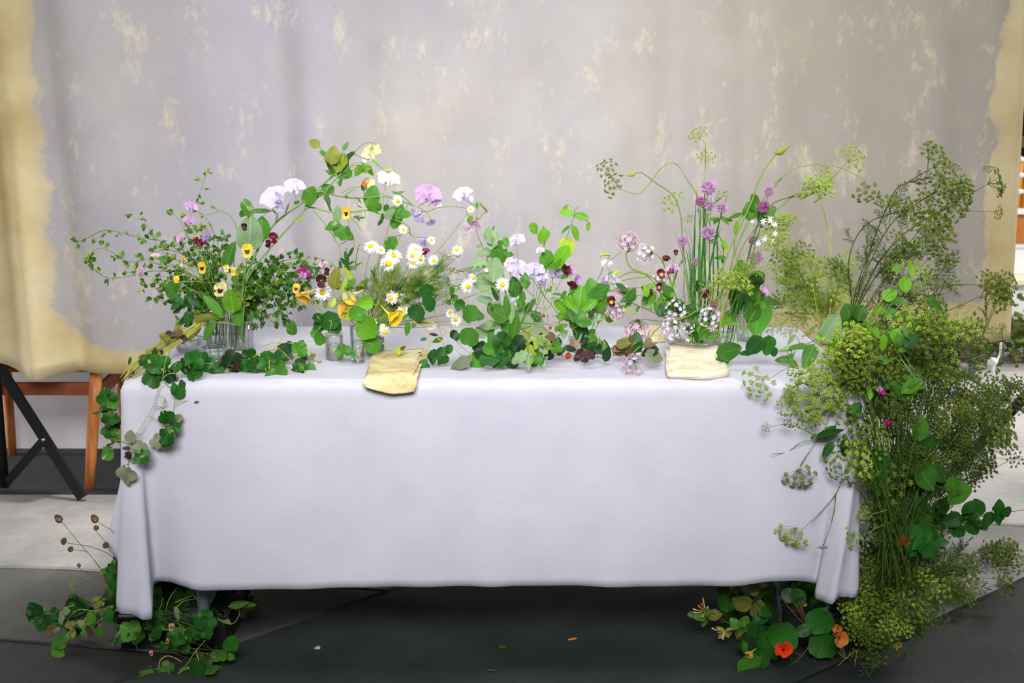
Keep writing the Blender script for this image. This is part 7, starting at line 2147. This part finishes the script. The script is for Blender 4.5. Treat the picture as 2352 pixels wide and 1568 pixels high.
# seed heads
def seedhead(lab, c, Y, w_, h_, path, ang):
    p = at(*c, Y)
    u = mpp(p)
    P = [at(*a, Y) for a in path] + [p]
    t = Thing('seed_head', lab, 'seed head', P[0])
    simple_stem(t, P, .0009, 'b')
    d = scr(ang)
    m = MB()
    for i in range(46):
        z = 1 - 2 * (i + .5) / 46
        a = i * 2.4
        s = math.sqrt(1 - z * z) * (1 + .25 * z * -1)
        e = Vector((s * math.cos(a) * w_, s * math.sin(a) * w_, z * h_)) * u * .5
        x_ = d.cross(Vector((0, 1, 0))).normalized()
        y_ = d.cross(x_)
        pe = p + x_ * e.x + y_ * e.y + d * e.z
        bead(m, pe, w_ * u * .14, 5)
    t.mesh('seeds', m, PM['seed'], kind='stuff')
    m = MB()
    dome(m, head_frame(p - d * h_ * u * .45, -d), w_ * u * .3, h_ * u * .12, 6, 2)
    t.mesh('collar', m, LM['olive'])
    return t


seedhead('largest brown seed head, top left over the pale floor', qa(345, 185), .05, 14, 20, za([(790, 900), (720, 650), (650, 540), (520, 390), (390, 230)]), 125)
seedhead('brown seed head at the cloth edge beside the largest', qa(648, 185), .05, 14, 19, za([(860, 420), (800, 290), (740, 255), (690, 220)]), 120)
seedhead('small round seed head under the one at the cloth edge', qa(662, 262), .05, 10, 11, za([(840, 560), (800, 460), (740, 380), (670, 300)]), 110)
seedhead('spiky olive seed head lowest by the cloth edge', qa(742, 408), .05, 13, 11, za([(860, 620), (830, 500), (800, 450)]), 140)
seedhead('olive seed head on a bowed stalk at left', qa(388, 375), .05, 14, 10, za([(830, 620), (790, 500), (640, 430), (520, 405), (430, 392)]), 170)
seedhead('round olive seed head just below the bowed one', qa(446, 443), .05, 11, 11, za([(720, 640), (600, 480), (530, 455), (470, 448)]), 170)
seedhead('tiny dark seed head low over the floor', qa(517, 578), .05, 7, 9, za([(760, 700), (600, 650), (530, 610)]), 100)
fen('little lime umbel low left of the seed heads', za([(760, 640), (640, 660), (540, 710), (470, 745)]), .05, [(*qa(465, 748), 12, 190)], sm='g', r=.0008)
fen('lone lime umbel farthest left over the floor', za([(740, 740), (560, 690), (400, 660), (290, 630)]), .05, [(*qa(268, 625), 10, 180)], sm='g', r=.0006)

# ================================================================ left table corner: ivy-leaved trail
qb = lambda x, y: q(11, x, y)
zb = lambda pts: zp(11, pts)
GY = .06
plant('geranium_trail', 'trailing geranium with dark scalloped leaves along the left front of the table', 'vine', [dict(r=.0016, p=[(640, 800), (585, 815), (520, 838)]), [(600, 812), (560, 830), (545, 850)], [(520, 838), (480, 835), (440, 830)]], .10,
      [('lobed', 'deepv', (615, 828), 50, 100), ('lobed', 'mid', (640, 845), 44, 60), ('lobed', 'deepv', (595, 850), 50, 250), ('lobed', 'deep', (560, 852), 44, 200), ('lobed', 'deepv', (562, 838), 30, 80), ('lobed', 'drk', (530, 820), 40, 100), ('round', 'drk', (525, 850), 44, 90), ('ovate', 'grey', (522, 855), 20, 90), ('lobed', 'drk', (515, 838), 30, 250), ('broad', 'plum', (540, 835), 34, 60), ('broad', 'plum', (550, 822), 28, 120), ('lobed', 'deepv', (480, 842), 50, 10), ('lobed', 'deepv', (500, 850), 34, 350), ('lobed', 'deepv', (455, 822), 44, 110), ('lobed', 'deep', (640, 820), 36, 90), ('lobed', 'deep', (575, 815), 34, 60), ('lobed', 'mid', (625, 862), 30, 290), ('lobed', 'drk', (605, 868), 34, 250)], .0014, 'y')
plant('geranium_trail', 'geranium runner hanging down the front of the cloth at the left corner', 'vine', [zb([(1400, 60), (1350, 190), (1330, 320), (1290, 420), (1250, 540), (1200, 640), (1130, 750), (1060, 840), (1050, 1020)]), zb([(1260, 540), (1340, 550), (1350, 480), (1300, 460)]), zb([(1220, 620), (1300, 660), (1340, 720), (1330, 800)]), zb([(1110, 760), (1170, 770), (1180, 700)]), zb([(1330, 320), (1380, 280), (1480, 270)]), zb([(1340, 350), (1400, 400), (1430, 500), (1420, 560), (1400, 600)]), zb([(940, 822), (1000, 828), (1060, 860)])], -.035,
      [('lobed', 'deepv', qb(1470, 410), 42, 280), ('lobed', 'deepv', qb(1365, 650), 42, 300), ('lobed', 'grey', qb(1450, 645), 28, 30), ('lobed', 'deep', qb(1355, 800), 40, 240), ('lobed', 'grey', qb(1275, 830), 34, 200), ('lobed', 'grey', qb(1390, 770), 24, 60), ('lobed', 'grey', qb(1150, 890), 38, 20), ('lobed', 'deepv', qb(1165, 965), 36, 300), ('lobed', 'grey', qb(1040, 1110), 46, 265), ('broad', 'grey', qb(1070, 790), 30, 80), ('broad', 'plum', qb(1050, 950), 20, 270), ('ovate', 'plum', qb(1035, 890), 18, 180), ('ovate', 'olive', qb(1330, 880), 14, 290)], .0011, 'y')
plant('geranium_trail', 'large scalloped geranium leaves spilling over the table corner', 'vine', [zb([(1400, 60), (1380, 150), (1360, 260), (1330, 330)]), zb([(1380, 170), (1480, 230), (1560, 160)])], .02,
      [('lobed', 'deepv', qb(1300, 190), 48, 120), ('lobed', 'deepv', qb(1230, 300), 50, 200), ('lobed', 'deepv', qb(1215, 400), 46, 265), ('lobed', 'deep', qb(1300, 330), 40, 280), ('lobed', 'drk', qb(1400, 290), 40, 330), ('lobed', 'deepv', qb(1560, 270), 50, 260), ('lobed', 'deepv', qb(1590, 160), 44, 60), ('lobed', 'deep', qb(1440, 220), 34, 40), ('lobed', 'deep', qb(1510, 200), 34, 100)], .0014, 'y')
plant('ivy_trail', 'dark ivy-like trail down the left side of the cloth', 'vine', [zb([(960, 360), (930, 480), (930, 600), (910, 720), (920, 860), (905, 950)])], .10,
      [('lobed', 'deepv', qb(870, 470), 42, 100), ('lobed', 'deepv', qb(810, 580), 36, 200), ('lobed', 'deep', qb(890, 570), 34, 280), ('lobed', 'deep', qb(910, 650), 34, 250), ('lobed', 'plum', qb(890, 680), 22, 190), ('lobed', 'deep', qb(890, 765), 34, 260), ('lobed', 'plum', qb(905, 850), 20, 200), ('lobed', 'mid', qb(870, 930), 36, 210), ('lobed', 'drk', qb(940, 700), 30, 300), ('lobed', 'mid', qb(930, 520), 30, 300), ('lobed', 'deep', qb(870, 420), 22, 60)], .0011, 'y')
# yellowed bunch of stems leading out of the low bowl
bn = Thing('stem_bunch', 'bunch of yellowed drying stems slanting down from the low bowl to the table corner', 'stem', at(430, 770, .25))
for i in range(20):
    o_ = random.uniform(-1, 1)
    m = MB()
    P = [at(470 + random.uniform(-6, 6), 735 + random.uniform(-10, 10), .27), at(425 + 6 * o_, 768 + 8 * o_, .24), at(370 + 8 * o_, 800 + 14 * o_, .16), at(325 + 14 * o_, 838 + 16 * o_, .08), at(292 + 16 * o_, 872 + random.uniform(-10, 10), .02)]
    tube(m, catmull(P, 5), .0013, .0009, 4)
    bn.mesh('stem', m, SM[random.choice('yyyb')])
for i in range(22):
    f = random.random()
    c = (440 - 140 * f + random.uniform(-22, 14), 765 + 85 * f + random.uniform(-24, 10))
    add_leaf(bn, random.choice(('ovate', 'lobed', 'lance')), random.choice(('brown', 'plum', 'drk', 'olive', 'deep')), c, .25 - .2 * f, random.uniform(16, 28), random.uniform(0, 360))
m = MB()
P = catmull([at(*q(1, 1060 - 0, 1060), .27), at(*q(1, 900, 1080), .27), at(*q(1, 870, 1150), .27), at(*q(1, 800, 1210), .26)], 6)
tube(m, P, .011, .013, 8)
bn.mesh('tied_root', m, LM['olive'])
# odds and ends beneath the left bouquet
plant('leafy_sprig', 'dark leafy stem hanging left of the ribbed vases', 'sprig', [zA([(960, 900), (860, 950), (820, 1050), (820, 1110)]), zA([(880, 900), (780, 960), (730, 1000)])], .30,
      [('ovate', 'deep', q(1, x, y), s, a) for x, y, s, a in ((820, 970, 30, 260), (790, 1000, 28, 220), (860, 970, 34, 320), (815, 1080, 34, 270), (830, 1040, 30, 250), (760, 950, 28, 120), (735, 995, 24, 220), (880, 990, 30, 300), (790, 1090, 30, 230), (850, 1090, 26, 300))], .0013, 'd')
plant('leafy_sprig', 'bright single leaf clinging to the left ribbed vase', 'leaf', [[(480, 740), (472, 755), (468, 770)]], .24, [('ovate', 'mid', (480, 762), 46, 235), ('ovate', 'mid', (545, 725), 44, 100), ('broad', 'bright', (533, 690), 50, 95), ('lance', 'mid', (490, 700), 60, 125)], .001, 'g')
# bush far behind at the right edge
bu = on(2340, 838, 0)
bt = Thing('dark_bush', 'dim leafy bush on the far floor at the right edge', 'bush', bu)
m = MB()
for i in range(420):
    p = bu + Vector((random.gauss(.05, .14), random.gauss(.1, .08), abs(random.gauss(.14, .09))))
    V, Fc = proto('small', i % 3)
    m.add(V, Fc, frame(p, jit(1).normalized(), face(.8), random.uniform(.03, .055)))
bt.mesh('foliage', m, LM['ferndark'], kind='stuff')
for i in range(4):
    m = MB()
    tube(m, catmull([bu + Vector((.02 * i, .05, 0)), bu + Vector((.06 * i - .05, .1, .12)), bu + Vector((.1 * i - .12, .1, .24))], 4), .006, .003, 5)
    bt.mesh('twig', m, SM['b'])

# ================================================================ labels that single out the members of dense groups
ORD = ['leftmost', 'second from left', 'third from left', 'fourth from left', 'fifth from left', 'sixth from left', 'seventh from left', 'eighth from left', 'ninth from left', 'tenth from left', 'eleventh from left', 'twelfth from left', 'thirteenth from left', 'fourteenth from left', 'fifteenth from left', 'sixteenth from left']


def where(e):
    if e.name in SEEN:
        return SEEN[e.name]
    best = None
    for c in e.children:
        if c.type == 'MESH' and c.name.split('.')[0] in ('stem', 'blade'):
            v = e.location + c.data.vertices[len(c.data.vertices) - 1].co
            best = v
    d = best - Vector((0, -CD, CH))
    dep = d.y * cT - d.z * sT
    return (1176 + F * d.x / dep, 784 - F * (d.z * cT + d.y * sT) / dep)


def single_out(group, noun, marks):
    """name each member by the nearest landmark and its order there"""
    by = {}
    for e in [o for o in COL.objects if o.type == 'EMPTY' and o.get('group') == group]:
        x, y = where(e)
        m = min(marks, key=lambda k: (k[1] - x) ** 2 + (k[2] - y) ** 2)
        by.setdefault(m[0], []).append((x, y, e))
    for mk, L in by.items():
        L.sort(key=lambda a: a[0])
        for k, (x, y, e) in enumerate(L):
            o = ORD[k] if k < len(ORD) else 'far right'
            e['label'] = ('%s %s %s' % ('only' if len(L) == 1 else o, noun, mk)) if k < len(ORD) else e['label']


single_out('small-leaved sprigs in the left bouquet', 'small-leaved sprig', [('near the leftmost pale viola', 420, 598), ('by the dark-faced yellow viola', 464, 613), ('under the mauve sweet peas', 440, 530), ('left of the drooping viola', 440, 690), ('around the drooping yellow viola', 506, 662), ('below the front yellow viola', 568, 640), ('beside the thick pea vines', 625, 600), ('near the small magenta sweet pea', 700, 622), ('right of the tall vase rim', 640, 690), ('low left of the vases', 410, 740)])
single_out('sprigs hanging right of the ribbed vases', 'hanging sprig', [('close to the tallest vase', 610, 735), ('nearer the black-faced viola', 700, 670)])
single_out('cut stems standing in the left vases', 'cut stem', [('in the tallest ribbed vase', 552, 640), ('in the plain glass tube', 519, 700), ('in the shorter ribbed vase', 488, 670)])
single_out('petal-less chamomile buttons', 'bare chamomile button', [('near the largest daisy', 890, 600), ('by the fading golden daisy', 1040, 580), ('by the lower middle daisies', 990, 660)])
single_out('chamomile stems in the green haze', 'thread-leaved chamomile stem', [('under the tight daisy trio', 945, 620), ('near the long drooped daisy', 1060, 650), ('above the dark round leaves', 990, 670), ('by the middle daisy pair', 905, 670), ('below the lone right daisy', 1000, 610), ('by the cream nasturtium', 810, 690), ('behind the largest daisy', 870, 630)])
single_out('chive leaves in the middle of the bundle', 'upright chive leaf', [('in the middle of the bundle', 1610, 560)])
single_out('lime fennel umbels right of the vine', 'lime fennel umbel', [('beside the white stars', 1780, 530), ('above the vine tumbler', 1800, 660), ('in the middle haze', 1850, 650), ('near the lone tall stalk', 1925, 640), ('at the haze foot', 1870, 700)])
single_out('olive fennel umbels in the tall right sprays', 'olive fennel umbel', [('in the highest tuft', 2170, 440), ('near the round umbel', 2130, 560), ('low in the tall sprays', 2130, 670), ('by the dark leafy stalk', 2050, 630), ('at the left of the tuft', 2070, 470), ('by the brightest umbel mass', 2200, 490)])
single_out('loose umbels at the right cloth corner', 'loose small umbel', [('above the brightest umbel', 1850, 860), ('left of the brightest umbel', 1800, 910), ('under the brightest umbel', 1850, 960), ('right of the brightest umbel', 1940, 890)])
single_out('fennel stalks massed at the right end of the table', 'olive fennel umbel', [('by the twisted bean vine', 1960, 780), ('above the mauve bloom', 2020, 840), ('by the magenta bloom', 2040, 970), ('before the canvas hem', 2180, 790), ('under the canvas hem', 2120, 870), ('beside the hanging rope', 2250, 900), ('at the cloth edge', 1985, 930), ('low at the cloth edge', 2010, 1060), ('by the black stand leg', 2250, 1010), ('in the middle of the mass', 2110, 960), ('over the dark broad leaves', 2080, 1080), ('above the trailing dark leaves', 2170, 1150), ('low over the pale floor', 2250, 1130), ('in front of the blue bench legs', 2170, 860), ('below the magenta bloom', 2070, 1010), ('at the top of the mass', 2080, 770), ('just above the orange nasturtium', 2070, 1190)])
single_out('feathery umbels over the pale floor', 'feathery umbel', [('near the hanging rope foot', 2280, 930), ('on the black stand leg', 2240, 1000), ('below the stand brace', 2290, 1060), ('left of the stand leg', 2180, 960)])
single_out('lime umbels on the right floor', 'floor umbel', [('by the pointed cloth corner', 1975, 1380), ('above the grey tray', 2020, 1440), ('beside the peach nasturtium', 1960, 1460), ('below the orange nasturtium', 2080, 1290), ('right of the hanging cloth edge', 1990, 1280), ('in the middle floor cluster', 2050, 1360), ('at the right of the cluster', 2120, 1400), ('over the tray end', 2090, 1460), ('under the trailing dark leaves', 2110, 1330), ('at the cluster foot', 2020, 1475), ('left of the orange nasturtium', 2030, 1260), ('right of the crate', 2090, 1420)])
single_out('dim feathery sprays at the lower right', 'dim feathery spray', [('under the trailing dark leaves', 2200, 1250), ('beside the floor umbels', 2140, 1340), ('at the right picture edge', 2320, 1260), ('on the paving joint', 2250, 1340), ('high by the dark leaves', 2280, 1210)])
single_out('dark sprigs in the right crate', 'dark leafy sprig', [('by the right table leg', 1790, 1400), ('behind the red-orange nasturtium', 1800, 1470), ('near the honeysuckle', 1730, 1430), ('by the large round leaves', 1880, 1450)])
single_out('dark sprigs in the left crate', 'dark leafy sprig', [('by the left table leg', 474, 1400), ('inside the left crate front', 400, 1450), ('under the left hem arch', 390, 1370), ('at the crate left end', 310, 1440)])
